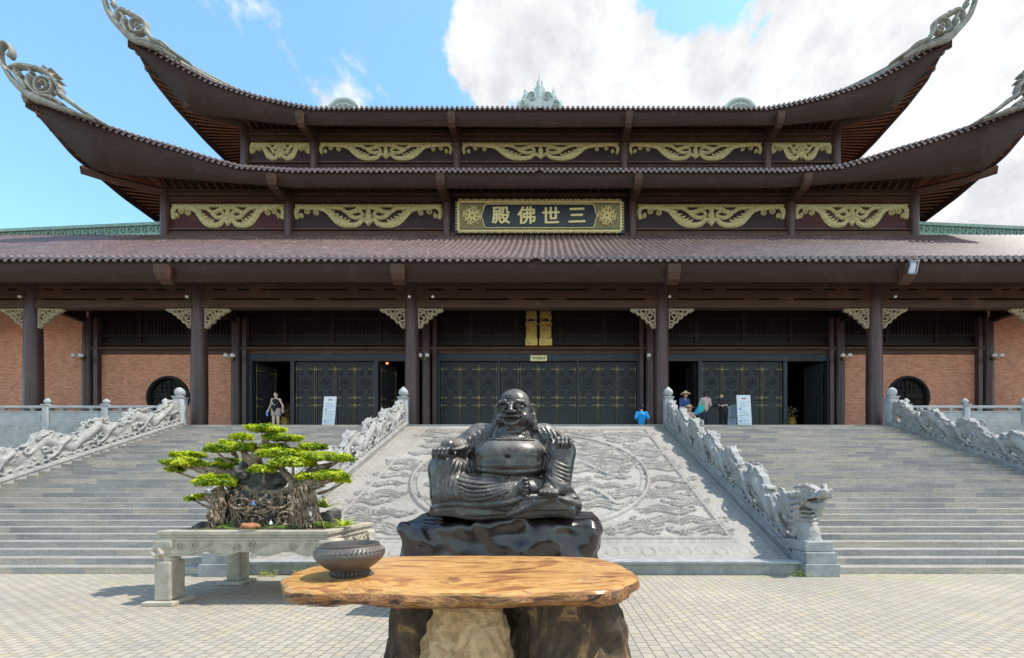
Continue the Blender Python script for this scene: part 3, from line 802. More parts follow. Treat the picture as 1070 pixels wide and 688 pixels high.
def dragon_head_mesh():
    """local: origin at the pedestal top, the snout towards -y"""
    f = Field((-.34, -.62, -.25), (.34, .95, 1.35), .016)
    f.tube([(0, .80, .85), (0, .55, .70), (0, .30, .38), (0, .12, .14), (0, .05, -.15)], [.20, .20, .20, .19, .22], .05)
    f.tube([(0, .55, .72), (0, .28, .86), (0, .05, .93)], [.18, .19, .20], .05)
    f.ell((0, .02, .97), (.20, .26, .19), .05)
    f.ell((0, -.24, .97), (.15, .25, .105), .04)
    f.ell((0, -.42, 1.00), (.12, .10, .10), .03)
    for s in (-1, 1):
        f.ell((s * .07, -.47, 1.05), (.055, .055, .05), .015); f.ell((s * .07, -.52, 1.05), (.02, .03, .02), .01, 'sub')
        f.ell((s * .14, -.10, 1.06), (.065, .075, .065), .012); f.ell((s * .185, -.115, 1.06), (.028, .035, .03), .006)
        f.tube([(s * .10, -.26, 1.08), (s * .17, -.12, 1.16), (s * .20, .04, 1.14)], [.03, .045, .02], .015)
        f.tube([(s * .10, .06, 1.12), (s * .13, .22, 1.15), (s * .14, .36, 1.12)], [.045, .04, .03], .02)
        f.ell((s * .21, .12, .98), (.04, .11, .07), .02)
        for j in range(7):       # mane locks
            a = j / 6; f.tube([(s * .18, .10 + .02 * j, .98 - .13 * j), (s * .21, .26, .95 - .14 * j), (s * .21, .36, .97 - .145 * j), (s * .18, .42, .92 - .14 * j)], [.055, .055, .05, .03], .02)
        f.tube([(s * .13, -.42, .94), (s * .155, -.25, .92), (s * .17, -.08, .86), (s * .18, .02, .78)], [.025, .03, .035, .03], .012)
        for j in range(4): f.caps((s * .10, -.40 + j * .09, .91), (s * .10, -.40 + j * .09, .865), .018, .008, .006)
    f.tube([(0, .0, .80), (0, -.16, .745), (0, -.36, .77)], [.13, .10, .075], .03)       # lower jaw
    f.ell((0, -.22, .865), (.18, .22, .055), .01, 'sub')
    f.tube([(0, -.02, .82), (0, -.18, .82), (0, -.34, .85)], [.06, .045, .02], .01)
    f.ell((0, -.26, .865), (.05, .05, .05), .005)
    f.tube([(0, -.30, .72), (0, -.22, .58), (0, -.10, .50)], [.04, .06, .03], .02)
    for j in range(9): f.ell((0, .05 + .02 * j + .01 * j * j * .4, 1.16 - .02 * j), (.03, .05, .06), .015)
    for z in np.arange(-.1, .7, .09): f.tube([(-.16, .02 + .28 * max(0, z), z), (0, -.09 + .25 * max(0, z), z - .02), (.16, .02 + .28 * max(0, z), z)], .026, .012)
    f.box((0, .22, -.16), (.24, .42, .14), .03, .02)
    return f.mesh('dragon_head')
def bud_post(parent, x, y, z0, h, nm='post', w_=.17, mat='post_stone', round_=False):
    m = MB(); m.box(x - w_, x + w_, y - w_, y + w_, z0 - .5, z0 + h, .015)
    m.box(x - w_ - .03, x + w_ + .03, y - w_ - .03, y + w_ + .03, z0 + h, z0 + h + .05, .01)
    sc_ = .62 if w_ < .15 else 1
    if round_: prof = [(.08, 0), (.14, .03), (.18, .11), (.19, .19), (.16, .29), (.09, .36), (.02, .39)]
    else: prof = [(.10, 0), (.13, .02), (.09, .05), (.17, .10), (.20, .18), (.18, .27), (.10, .36), (.03, .43)]
    m.lathe([(a * sc_, b * sc_) for a, b in prof], (x, y, z0 + h + .05), 20)
    return m.build(nm, mat, parent, smooth=True)
def balustrades():
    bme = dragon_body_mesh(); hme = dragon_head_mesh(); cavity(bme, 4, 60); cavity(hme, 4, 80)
    specs = [(-5.45, 'pale sunlit carved dragon balustrade rising left of the carved ramp, behind the bonsai'),
             (5.45, 'blue grey dragon balustrade with its open jawed head showing, right of the carved ramp'),
             (-14.65, 'pale carved dragon balustrade along the far left edge of the stairs'),
             (14.65, 'shaded carved dragon balustrade along the far right edge of the stairs')]
    first = None
    for x, lab in specs:
        y0 = 8.05; root = empty('dragon_balustrade', (x, 7.5, 0), lab, 'balustrade', 'carved dragon balustrades on the grand stairs')
        outer = abs(x) > 10; top = 1.10 if not outer else 1.12
        if first is None:
            b = link('dragon_body', bme, 'carved_stone'); hd = link('dragon_head', hme, 'carved_stone')
        else:
            b = bpy.data.objects.new('dragon_body', bme); hd = bpy.data.objects.new('dragon_head', hme); COL.objects.link(b); COL.objects.link(hd)
        first = root
        b.parent = root; b.location = (0, y0 - 7.5, nose_z(y0) + .02)
        hd.parent = root; hd.location = (0, .20, .62); hd.scale = (1.0, .86, .88)
        m = MB()
        # sloping stringer
        for (w_, z0, z1) in ((.20, -.62, .05), (.245, -.30, -.16), (.225, .05, .10)):
            vs = []
            for yy in (7.72, Y_TOP + .1):
                zz = nose_z(yy)
                vs += [(x - w_, yy, max(zz + z0, .0)), (x + w_, yy, max(zz + z0, .0)), (x + w_, yy, zz + z1), (x - w_, yy, zz + z1)]
            m.add(vs, [(0, 1, 2, 3), (7, 6, 5, 4), (0, 4, 5, 1), (1, 5, 6, 2), (2, 6, 7, 3), (3, 7, 4, 0)])
        m.build('stringer', 'carved_stone', root)
        m = MB(); m.box(x - .31, x + .31, 7.38, 7.86, 0, .23, .012); m.box(x - .28, x + .28, 7.41, 7.86, .234, .43, .012); m.box(x - .262, x + .262, 7.48, 8.0, .434, .622, .02)
        m.build('pedestal', 'kerb_stone', root)
        bud_post(root, x, Y_TOP + .13, H_PLAT, top, round_=outer)
balustrades()

# ---------------------------------------------------------------- platform railings
def railing(sx, label):
    x0, x1 = 14.9, 36.5; y = Y_TOP + .13
    root = empty('stone_railing', (sx * x0, y, H_PLAT), label, 'railing', 'pale stone railings on the platform edge')
    px_ = [x0 + .35 + 2.42 * k for k in range(9)]
    m = MB()
    for a, b in zip(px_[:-1], px_[1:]):
        a, b = sorted((sx * a, sx * b))
        m.box(a, b, y - .05, y + .05, H_PLAT, H_PLAT + .52, .01); m.box(a, b, y - .09, y + .09, H_PLAT + .70, H_PLAT + .80, .02)
        m.box(a, b, y - .065, y + .065, H_PLAT + .523, H_PLAT + .58, .01)
        for q in (.25, .75):
            c = a + (b - a) * q; m.lathe([(.1, 0), (.055, .04), (.07, .07), (.11, .118)], (c, y, H_PLAT + .581), 10)
        m.box(a + .25, b - .25, y - .065, y - .052, H_PLAT + .1, H_PLAT + .42, .008)
    m.build('balustrade_panel', 'post_stone', root)
    for x in px_: bud_post(root, sx * x, y, H_PLAT, .80, w_=.12, round_=False)
railing(-1, 'low white stone railing on the platform left of the stairs'); railing(1, 'low white stone railing on the platform right of the stairs')
# ================================================================ the temple
XC = (5.64, 15.25, 22.75, 30.6)
temple = empty('temple', (0, 18.6, H_PLAT), 'huge three tiered wooden temple hall with sweeping dark tiled roofs on the platform', 'temple')
DF, DI, D2, D3 = 18.6, 20.8, 25.0, 27.7
WI = 20.95      # face of the inner wall
def arr(l): return np.array(l, float)
def ip(t, a, c): return np.interp(t, a[:, 0], a[:, c])

def rib_h(t, rib=.32):
    f = (t / rib) % 1.0; return .105 * np.sqrt(np.maximum(0, 1 - ((f - .5) / .30) ** 2))
def roof_tier(front, side, xt, yt, zt, yb, fbot, wall, sfbot, soff_z, rib=.32, label=None):
    """front: eave (x, y, z) centre->corner; side: corner->back middle; the top edge is the rectangle xt, yt..; all mirrored"""
    front = arr(front); side = arr(side); xc = front[-1, 0]; ze = front[0, 2]
    root = None
    # tiled front slope, full width
    xs = np.arange(-xc, xc + .001, rib / 6); nv = 9; V = np.linspace(0, 1, nv)
    ax_ = np.abs(xs); ey = ip(ax_, front, 1); ez = ip(ax_, front, 2)
    vm = np.clip((xc - ax_) / max(xc - xt, 1e-3), 0, 1) if xc > xt else np.ones_like(ax_)
    v = V[None, :] * vm[:, None]
    A = np.empty((len(xs), nv, 3)); A[:, :, 0] = xs[:, None]; A[:, :, 1] = ey[:, None] + (yt - ey[:, None]) * v
    A[:, :, 2] = ze + (zt - ze) * v ** 1.12 + (ez - ze)[:, None] * (1 - v) ** 1.6 + rib_h(xs, rib)[:, None]
    rf = link('roof', grid_mesh('roof', A), 'roof_tile'); rf.parent = temple; rf.location = -temple.location
    # sides (to the middle of the depth, then mirrored to the back)
    ymid = (yt + yb) / 2
    for sx in (-1, 1):
        ys = np.arange(side[0, 1], ymid, rib / 6); ex = ip(ys, side[:, [1, 0, 2]], 1); ez2 = ip(ys, side[:, [1, 0, 2]], 2)
        vm2 = np.clip((ys - side[0, 1]) / max(yt - side[0, 1], 1e-3), 0, 1); v2 = V[None, :] * vm2[:, None]
        for mir in (0, 1):
            B = np.empty((len(ys), nv, 3)); B[:, :, 0] = sx * (ex[:, None] + (xt - ex[:, None]) * v2); yy = ys[:, None] + 0 * v2
            B[:, :, 1] = yy if not mir else 2 * ymid - yy
            B[:, :, 2] = ze + (zt - ze) * v2 ** 1.12 + (ez2 - ze)[:, None] * (1 - v2) ** 1.6 + rib_h(ys, rib)[:, None]
            o = link('side_slope', grid_mesh('side_slope', B, flip=(sx > 0) ^ bool(mir)), 'roof_tile'); o.parent = rf
    C = np.empty((41, nv, 3)); xb = np.linspace(-xc, xc, 41); vb = V[None, :] * np.clip((xc - np.abs(xb)) / max(xc - xt, 1e-3), 0, 1)[:, None]
    C[:, :, 0] = xb[:, None]; C[:, :, 1] = 2 * ymid - (ip(np.abs(xb), front, 1)[:, None] * (1 - vb) + yt * vb); C[:, :, 2] = ze + (zt - ze) * vb ** 1.12 + (ip(np.abs(xb), front, 2) - ze)[:, None] * (1 - vb) ** 1.6
    o = link('back_slope', grid_mesh('back_slope', C, flip=True), 'roof_tile'); o.parent = rf
    # tile ends along the eave
    te = MB(); xk = np.arange(rib / 2, xc, rib)
    for s in (-1, 1):
        for x in xk:
            y = float(ip([x], front, 1)[0]); z = float(ip([x], front, 2)[0]); r_ = .088
            k = len(te.v)
            ring = [(s * x + r_ * math.cos(a), y - .05, z + .02 + r_ * math.sin(a)) for a in np.linspace(0, 2 * math.pi, 9)[:-1]]
            ring2 = [(p_[0], y + .35, p_[2] + .15) for p_ in ring]
            te.add(ring + ring2, [tuple(range(8))] + [(i, i + 8, (i + 1) % 8 + 8, (i + 1) % 8) for i in range(8)])
            xm = s * (x + rib / 2); te.add([(xm - .13, y - .02, z - .02), (xm + .13, y - .02, z - .02), (xm + .05, y - .02, z - .15), (xm - .05, y - .02, z - .15)], [(0, 1, 2, 3)])
        for y in np.arange(side[0, 1] + .1, ymid, rib):
            q = side[:, [1, 0, 2]]; x = float(ip([y], q, 1)[0]); z = float(ip([y], q, 2)[0]); te.box(s * x - .12, s * x + .12, y - .09, y + .09, z - .10, z + .10)
    join_in(rf, te, 'tile_end')
    # fascia board: front and sides
    fb = arr(fbot)
    xs = np.concatenate([-front[::-1, 0], front[:, 0]]); xs = np.unique(np.concatenate([np.linspace(-xc, xc, 121), xs]))
    def fasc(xs):
        F_ = []
        a = np.abs(xs); y = ip(a, front, 1) + .10; zt_ = ip(a, front, 2) + .0; zb = np.minimum(ip(a, fb, 1), zt_ - .03)
        return y, zt_, zb
    y, zt_, zb = fasc(xs)
    G = np.stack([np.stack([xs, y, zt_], -1), np.stack([xs, y - .0, zb], -1), np.stack([xs, y + .12, zb], -1), np.stack([xs, y + .12, zt_], -1)], 1)
    o = link('fascia', grid_mesh('fascia', G, flip=True, smooth=False), 'fascia_wood'); o.parent = rf
    sf = arr(sfbot)
    for s in (-1, 1):
        ys = np.linspace(side[0, 1] + .12, ymid, 60); q = side[:, [1, 0, 2]]; x = ip(ys, q, 1) - .10; z1 = ip(ys, q, 2) + .0; z0 = z1 - np.interp(ys - ys[0], sf[:, 0], sf[:, 1])
        G = np.stack([np.stack([s * x, ys, z1], -1), np.stack([s * x, ys, z0], -1), np.stack([s * (x - .12), ys, z0], -1), np.stack([s * (x - .12), ys, z1], -1)], 1)
        o = link('side_fascia', grid_mesh('side_fascia', G, flip=s < 0, smooth=False), 'fascia_wood'); o.parent = rf
    # soffit with rafters: from the eave to the wall head
    xw, yw, zw = wall
    fx = np.linspace(0, xc - .2, 110); o_f = np.stack([fx, ip(fx, front, 1) + .2, ip(fx, front, 2) - soff_z], -1); i_f = np.stack([np.minimum(fx, xw), np.full_like(fx, yw), np.full_like(fx, zw)], -1)
    sy = np.linspace(side[0, 1] + .2, ymid, 90); q = side[:, [1, 0, 2]]; o_s = np.stack([ip(sy, q, 1) - .2, sy, ip(sy, q, 2) - soff_z], -1); i_s = np.stack([np.full_like(sy, xw), np.maximum(sy, yw), np.full_like(sy, zw)], -1)
    O = np.concatenate([o_f, o_s]); I = np.concatenate([i_f, i_s])
    for s in (-1, 1):
        S = np.array([s, 1, 1]); G = np.stack([O * S, (O * .5 + I * .5) * S + np.array([0, 0, -.05]), I * S], 1)
        o = link('soffit', grid_mesh('soffit', G, flip=s > 0, smooth=False), 'timber_dark'); o.parent = rf
    rm = MB()
    for s in (-1, 1):
        for i in range(0, len(O), 2):
            a = Vector(O[i] * S * np.array([s, 1, 1]) if False else (O[i] * np.array([s, 1, 1]))); b = Vector(I[i] * np.array([s, 1, 1])); 
            if (a - b).length < .3: continue
            rm.tube([a + Vector((0, 0, -.09)), b + Vector((0, 0, -.09))], .055, 4)
    rm.build('rafters', 'rafter_wood', rf).parent = rf
    # hip ridges
    for s in (-1, 1):
        hp = [(s * (xc + (xt - xc) * t), front[-1, 1] + (yt - front[-1, 1]) * t, ze + (zt - ze) * t ** 1.12 + (front[-1, 2] - ze) * (1 - t) ** 1.6 + .12) for t in np.linspace(0, 1, 16)]
        hm = MB(); hm.tube(hp, .16, 8); hm.tube([(a, b, c + .2) for a, b, c in hp], .10, 8); hm.build('hip_ridge', 'finial_plaster', rf, smooth=True).parent = rf
    return rf

def Q(hx, py, d): return (hx * d / F, d, CAMZ - (py - CY) * d / F)
# lowest roof
E1 = 16.9; z1 = PZ(270, E1)
r1 = roof_tier([(0, E1, z1), (43, E1, z1), (46, E1 - .2, z1 + .5), (47.5, E1 - .4, z1 + 1.4)], [(47.5, E1 - .4, z1 + 1.4), (46.8, 18.5, z1 + .4), (46.4, 21, z1), (46.4, 60, z1)],
               39.0, D2 + .1, 16.98, 43.0, [(0, PZ(293.5, E1)), (50, PZ(293.5, E1))], (30.6, WI + .1, 10.9), [(0, .6), (40, .6)], .2)
# middle roof
F2 = [Q(0, 178, 23.5), Q(255, 178, 23.5), Q(313, 174, 23.5), Q(345, 165.5, 23.4), Q(381, 154, 23.3), Q(418, 143.5, 23.2), Q(454, 131.5, 23.0), Q(491, 117, 22.8), Q(527, 103, 22.6), (28.15, 22.45, 22.95)]
S2 = [(28.15, 22.45, 22.95), (26.95, 23.6, 21.1), (26.6, 24.4, 20.8), (26.1, 25.6, 20.35), (25.6, 27.4, 19.9), (25.5, 30, 19.7), (25.5, 60, 19.7)]
def fb(pts): return [(hx * d / F, CAMZ - (py - CY) * d / F) for hx, py, d in pts]
r2 = roof_tier(F2, S2, 20.6, D3 + .05, 23.05, 43.0 - 2.7, fb([(0, 195, 23.5), (255, 194.5, 23.5), (313, 190, 23.5), (381, 185, 23.3), (465, 177.5, 23.0), (480, 165, 22.9), (510, 135, 22.7), (533, 111, 22.5)]),
               (22.75, D2 + .1, 19.75), [(0, .25), (1.5, .5), (3, .7), (40, .6)], .2)
# top roof
F3 = [Q(0, 113, 26.2), Q(236, 113, 26.2), Q(259, 109, 26.2), Q(297, 100.5, 26.1), Q(343, 85.5, 26.0), Q(386, 63, 25.8), Q(421, 42, 25.5), (25.5, 25.35, 29.75)]
S3 = [(25.5, 25.35, 29.75), (24.8, 26.2, 27.9), (24.2, 27.0, 27.1), (23.5, 28.0, 26.4), (22.8, 29.9, 25.75), (22.6, 33, 25.5), (22.6, 60, 25.5)]
r3 = roof_tier(F3, S3, 17.0, 33.9, 31.4, 34.1, fb([(0, 131, 26.2), (255, 129, 26.2), (300, 124.5, 26.1), (340, 118, 26.0), (373, 113, 25.8), (385, 97, 25.7), (405, 73, 25.6), (424, 50, 25.5)]),
               (19.5, D3 + .1, 25.95), [(0, .25), (1.5, .5), (3, .7), (40, .6)], .2)

# ---------------------------------------------------------------- ridge ornaments
def ridge():
    m = MB(); m.box(-16.8, 16.8, 33.75, 34.25, 31.2, 32.1, .05); m.build('roof_ridge', 'green_tile', temple)
    for sx in (-1, 1):
        m = MB(); cx = sx * 16.35; cz = 32.55
        m.stroke([(cx + 1.28 * math.cos(a), cz + 1.12 * math.sin(a)) for a in np.linspace(-.2, math.pi + .2, 30)], .34, .35, org=(0, 34.2, 0))
        m.stroke([(cx + .92 * math.cos(a), cz + .75 * math.sin(a)) for a in np.linspace(-.2, math.pi + .2, 26)], .16, .25, org=(0, 34.15, 0))
        for k in range(5):
            a = math.pi * (k + .5) / 5; m.stroke(spiral(cx + .55 * math.cos(a), cz + .42 * math.sin(a), .22, .04, a, 1.3, 16), .09, .22, org=(0, 34.12, 0))
        m.box(cx - 1.4, cx + 1.4, 34.0, 34.25, 31.9, 32.9); m.build('ridge_medallion', 'spire_plaster', temple)
    # crown shaped spire in the middle of the ridge
    y = 34.0; m = MB()
    def flame(cx, z0, h, w_):
        pts = [(-.5, 0), (-.55, .18), (-.38, .32), (-.46, .45), (-.22, .56), (-.26, .68), (-.08, .82), (0, 1.0), (.08, .82), (.26, .68), (.22, .56), (.46, .45), (.38, .32), (.55, .18), (.5, 0)]
        m.prism([(cx + a * w_, z0 + b * h) for a, b in pts], y - .22, y + .22)
        m.tube([(cx, y - .24, z0 + h * .1), (cx, y - .28, z0 + h * .5), (cx, y - .2, z0 + h * .95)], [.12 * w_, .14 * w_, .03], 6)
    cx = PX(563.8, 34)
    m.prism([(cx - 1.75, 31.9), (cx - 1.7, 33.2), (cx - 1.25, 33.7), (cx - .8, 33.9), (cx, 34.3), (cx + .8, 33.9), (cx + 1.25, 33.7), (cx + 1.7, 33.2), (cx + 1.75, 31.9)], y - .3, y + .3)
    flame(cx, 33.4, 2.15, 1.0); flame(cx - 1.15, 32.9, 1.75, .6); flame(cx + 1.15, 32.9, 1.75, .6); flame(cx - 1.75, 32.4, 1.15, .45); flame(cx + 1.75, 32.4, 1.15, .45)
    for s in (-1, 1):
        m.stroke(spiral(cx + s * .62, 33.55, .38, .06, 0 if s > 0 else math.pi, 1.4 * s, 20), .12, .2, org=(0, y - .3, 0))
        m.stroke(spiral(cx + s * 1.3, 33.0, .28, .05, 0, 1.4 * s, 18), .10, .2, org=(0, y - .3, 0))
    m.tube([(cx, y, 35.4), (cx, y, 35.75), (cx, y, 36.1)], [.07, .05, .012], 8)
    m.build('ridge_spire', 'spire_plaster', temple)
ridge()
# green lattice ridge where the lowest roof runs on past the second storey
for sx in (-1, 1):
    m = MB(); x0, x1 = 22.95, 39.0
    n = 36
    for k in range(n):
        a = x0 + (x1 - x0) * k / n; b = x0 + (x1 - x0) * (k + 1) / n
        dz = -.045 * (a - x0); dz2 = -.045 * (b - x0); A_, B_ = sx * a, sx * b; z = 16.95; y = D2 + .1
        for z0_, z1_, t in ((.62, .80, .16), (.0, .16, .16), (.16, .62, .03)):
            vs = []
            for X_, D_ in ((A_, dz), (B_, dz2)): vs += [(X_, y - t, z + z0_ + D_), (X_, y + t, z + z0_ + D_), (X_, y + t, z + z1_ + D_), (X_, y - t, z + z1_ + D_)]
            m.add(vs, [(0, 4, 5, 1), (1, 5, 6, 2), (2, 6, 7, 3), (3, 7, 4, 0), (0, 1, 2, 3), (7, 6, 5, 4)])
        c = (A_ + B_) / 2
        m.stroke([(c + .12 * math.cos(t), z + .39 + dz + .16 * math.sin(t)) for t in np.linspace(0, 2 * math.pi, 12)], .07, .09, org=(0, y - .03, 0))
    m.build('lattice_ridge', 'green_tile', temple)

# ---------------------------------------------------------------- scrolled horns at the roof corners
def horn(rf, trace, s, d, cxp, scale=1.0):
    """trace: list of strokes in photo px relative to the roof corner, drawn for the left side; s=-1 left, 1 right"""
    m = MB(); k = d / F
    for pts, wd in trace:
        pp = smooth_path([(-s * -1 * p[0] * k * -1 if False else s * -p[0] * k, -p[1] * k) for p in pts], 5)
        ww = wd if isinstance(wd, (int, float)) else np.interp(np.linspace(0, 1, len(pp)), np.linspace(0, 1, len(wd)), wd)
        ww = [float(q) * k for q in (ww if not isinstance(ww, (int, float)) else [ww] * len(pp))]
        ww = [q * .74 for q in ww]; m.stroke(pp, ww, .17, org=(0, .0, 0)); m.stroke(pp, ww, .17, org=(0, 0, 0), ax=(-1, 0, 0)) if False else None
        # back half
        m.stroke([(-a, b) for a, b in pp], ww, .17, org=(0, 0, 0), ax=(-1, 0, 0))
    me = m.mesh('corner_finial'); bm = bmesh.new(); bm.from_mesh(me); bmesh.ops.recalc_face_normals(bm, faces=bm.faces); bm.to_mesh(me); bm.free()
    o = link('corner_finial', me, 'finial_plaster'); o.parent = rf; o.location = cxp; o.rotation_euler = (0, 0, -s * R(4)); shade_auto(me)
    return o
def zt1(x, y): return (x / 4.044 - 29.7, 30 + y / 4.044 - 101.7)       # from the enlarged crop to px relative to the corner (29.7,101.7)
T2 = [([zt1(*p_) for p_ in ((300, 350), (210, 318), (120, 285), (60, 235), (22, 180), (3, 135), (2, 95), (18, 74), (38, 80), (48, 100), (44, 122), (34, 128))], [5, 8, 10, 7.5, 5, 4, 4, 4, 4, 4.5, 4, 2]),
      ([zt1(*p_) for p_ in ((40, 180), (75, 165), (110, 165), (150, 172), (190, 188), (215, 215), (235, 245), (240, 275), (275, 300), (330, 340), (420, 392))], [4, 6, 7, 6, 7, 6, 7, 5, 6, 5, 2]),
      ([zt1(*p_) for p_ in ((120, 200), (110, 235), (130, 262), (165, 285), (205, 290), (250, 320))], 4.5),
      ([(zt1(175, 243)[0] + 8.5 * math.cos(a), zt1(175, 243)[1] + 8.5 * math.sin(a)) for a in np.linspace(0, 6.28, 14)], 3.5),
      ([zt1(*p_) for p_ in ((160, 235), (175, 222), (190, 238), (180, 258), (165, 262))], 3), ([zt1(*p_) for p_ in ((60, 190), (75, 215), (95, 240), (110, 265))], 5),
      ([zt1(*p_) for p_ in ((230, 330), (270, 335), (310, 352), (380, 375))], 4), ([zt1(*p_) for p_ in ((70, 178), (64, 195), (76, 205), (88, 196))], 3)]
for k in range(9):      # frilled back of the scroll
    a = -2.4 + k * .42; cx_, cy_ = zt1(172, 236); T2.append(([(cx_ + 15 * math.cos(a), cy_ + 15 * math.sin(a)), (cx_ + 18.5 * math.cos(a + .12), cy_ + 18.5 * math.sin(a + .12))], [4, 2]))
def zt3(x, y): return (100 + x / 6.6875 - 134, y / 6.6875 - 33)
T3 = [([zt3(*p_) for p_ in ((560, 395), (420, 320), (260, 270), (180, 200), (120, 130), (85, 50), (72, -20), (85, -80), (120, -95), (140, -60), (125, -30))], [4, 7, 9, 8, 7, 6, 5, 4.5, 4, 4, 3]),
      ([zt3(*p_) for p_ in ((150, 150), (165, 95), (205, 80), (250, 105), (300, 125), (345, 165), (350, 210), (385, 265), (440, 290), (500, 330), (640, 420))], [4, 5, 6, 6, 6, 7, 6, 6, 6, 5, 2]),
      ([zt3(*p_) for p_ in ((190, 110), (210, 140), (200, 175), (230, 240), (290, 260))], 5),
      ([(zt3(295, 185)[0] + 7 * math.cos(a), zt3(295, 185)[1] + 7 * math.sin(a)) for a in np.linspace(0, 6.28, 14)], 3.2), ([zt3(*p_) for p_ in ((285, 195), (300, 170), (315, 190), (290, 215))], 2.6),
      ([zt3(*p_) for p_ in ((250, 90), (262, 110))], 4), ([zt3(*p_) for p_ in ((430, 285), (470, 300), (520, 350))], 5), ([zt3(*p_) for p_ in ((110, 0), (140, 30), (130, 60))], 4), ([zt3(*p_) for p_ in ((300, 290), (380, 300), (470, 350))], 5)]
for s in (-1, 1):
    horn(r2, T2, s, 22.5, (s * 28.35, 22.4, PZ(100, 22.4)), None) if False else None
def place_horns():
    for s in (-1, 1):
        horn(r2, T2, s, 22.4, (s * (563.5 - 33) * 22.4 / F, 22.4, PZ(101.7, 22.4)))
        horn(r3, T3, s, 25.3, (s * (564.5 - 134) * 25.3 / F, 25.3, PZ(33, 25.3)))
# the corner of the photo trace sits at (29.7, 101.7) / (134, 33)
place_horns()

# ---------------------------------------------------------------- gilded carvings
def carving(cx, w_, ztop, h, y, parent):
    m = MB(); hw = w_ / 2
    def st(pts, wd, th=.10):
        for s in (-1, 1):
            pp = smooth_path([(cx + s * u * hw, ztop - v * h) for u, v in pts], 5)
            if isinstance(wd, (list, tuple)): ww = list(np.interp(np.linspace(0, 1, len(pp)), np.linspace(0, 1, len(wd)), wd) * h * 1.28)
            else: ww = wd * h * 1.2
            m.stroke(pp, ww, th, org=(0, y, 0))
    k = h / hw
    st([(.97, .66), (.985, .30), (.93, .10), (.80, .12), (.66, .14), (.56, .26), (.49, .52), (.40, .78), (.28, .90), (.15, .86), (.07, .66), (.0, .84)], [.12, .16, .15, .17, .20, .20, .20, .22, .20, .18, .14, .12], .13)
    st([(1.0, .03), (.5, .04), (0, .04)], .10, .07)
    st([(.60, .13), (.50, .12), (.38, .16), (.30, .32), (.20, .30), (.12, .16), (.0, .14)], [.1, .14, .14, .12, .15, .13, .1], .11)
    st([(.30, .32), (.24, .50), (.16, .58), (.08, .48), (.10, .32), (.16, .30), (.18, .40)], [.12, .14, .13, .11, .1, .09, .06], .12)
    for u, v, u2, v2 in ((.52, .38, .40, .44), (.47, .58, .35, .52), (.41, .70, .30, .60), (.34, .78, .25, .66), (.56, .28, .46, .30)):
        st([(u, v), ((u + u2) / 2, (v + v2) / 2 + .03), (u2, v2)], [.15, .11, .03], .10)
    for s in (-1, 1):
        for u, v, r_ in ((.84, .30, .13), (.72, .36, .12), (.92, .50, .09)):
            m.stroke(spiral(cx + s * u * hw, ztop - v * h, r_ * h, .03 * h, 1.5, 1.3 * s, 16), .08 * h, .12, org=(0, y, 0))
    n = int(w_ / .22)
    for i in range(n):
        u = -1 + 2 * (i + .5) / n; m.stroke([(cx + u * hw, ztop - .02 * h), (cx + u * hw, ztop - .13 * h)], .10, .11, org=(0, y, 0))
    m.stroke([(cx, ztop - .1 * h), (cx, ztop - .5 * h), (cx, ztop - .97 * h)], [.10 * h, .30 * h, .04 * h], .14, org=(0, y, 0))
    m.ball((cx, y - .06, ztop - .62 * h), .13 * h, 6)
    return m.build('gilded_carving', 'gold_paint', parent)

def storey(y, bays, zs, red=()):
    """zs: base, sill, carving bottom, carving top, lintel, head"""
    zb, zsill, zc0, zc1, zl, zh = zs
    for i, (xa, xb) in enumerate(bays):
        ra, rb = xa + .22, xb - .22; cx = (xa + xb) / 2; w_ = rb - ra
        m = MB(); m.box(ra, rb, y + .12, y + .2, zb - 1, zh + .6)
        pn = m.build('wall_panel', 'panel_red' if i in red else 'panel_wood', temple)
        m = MB()
        m.box(ra, rb, y + .0, y + .118, zsill - .12, zsill, .02); m.box(ra, rb, y - .04, y + .118, zb - .4, zb + .16, .02); m.box(ra, rb, y + .03, y + .118, (zb + zsill) / 2 - .03, (zb + zsill) / 2 + .03)
        m.box(ra, rb, y - .02, y + .118, zl, zl + .16, .03); m.box(ra, rb, y - .10, y + .118, zl + .20, zl + .42, .06); m.box(ra, rb, y - .04, y + .118, zl + .46, zl + .60, .03)
        m.box(ra, rb, y + .04, y + .118, zl - .12, zl - .004)
        for x in (ra, rb): m.box(x - .06, x + .06, y + .04, y + .118, zsill + .002, zl - .125)
        m.build('rails', 'beam_wood' , temple)
        if w_ > 0: carving(cx, w_ - .25, zc1, zc1 - zc0, y + .12, temple)
def upper_columns(y, xs, z0, z1, r_=.24):
    for x in xs:
        m = MB(); m.lathe([(r_ * 1.05, 0), (r_, .3), (r_, (z1 - z0) * .6), (r_ * .97, z1 - z0)], (x, y, z0), 18); m.build('column', 'lacquered_column', temple, smooth=True)
b2 = [(-22.75, -15.25), (-15.25, -5.64), (5.64, 15.25), (15.25, 22.75)]
zs2 = (16.95, PZ(238, 25), PZ(237, 25), PZ(213, 25), PZ(208, 25), PZ(197, 25))
storey(D2, b2, zs2, red=(0, 3))
m = MB(); m.box(-5.42, 5.42, D2 + .12, D2 + .2, 16, 20.4); m.build('wall_panel', 'panel_wood', temple)
m = MB(); m.box(-5.42, 5.42, D2 - .04, D2 + .118, 16.5, 17.1, .02); m.box(-5.42, 5.42, D2 - .1, D2 + .118, 19.3, 19.5, .05); m.build('rails', 'beam_wood', temple)
upper_columns(D2, [-22.75, -15.25, -5.64, 5.64, 15.25, 22.75], 16.3, 20.2)
b3 = [(-19.9, -15.25), (-15.25, -5.64), (-5.64, 5.64), (5.64, 15.25), (15.25, 19.9)]
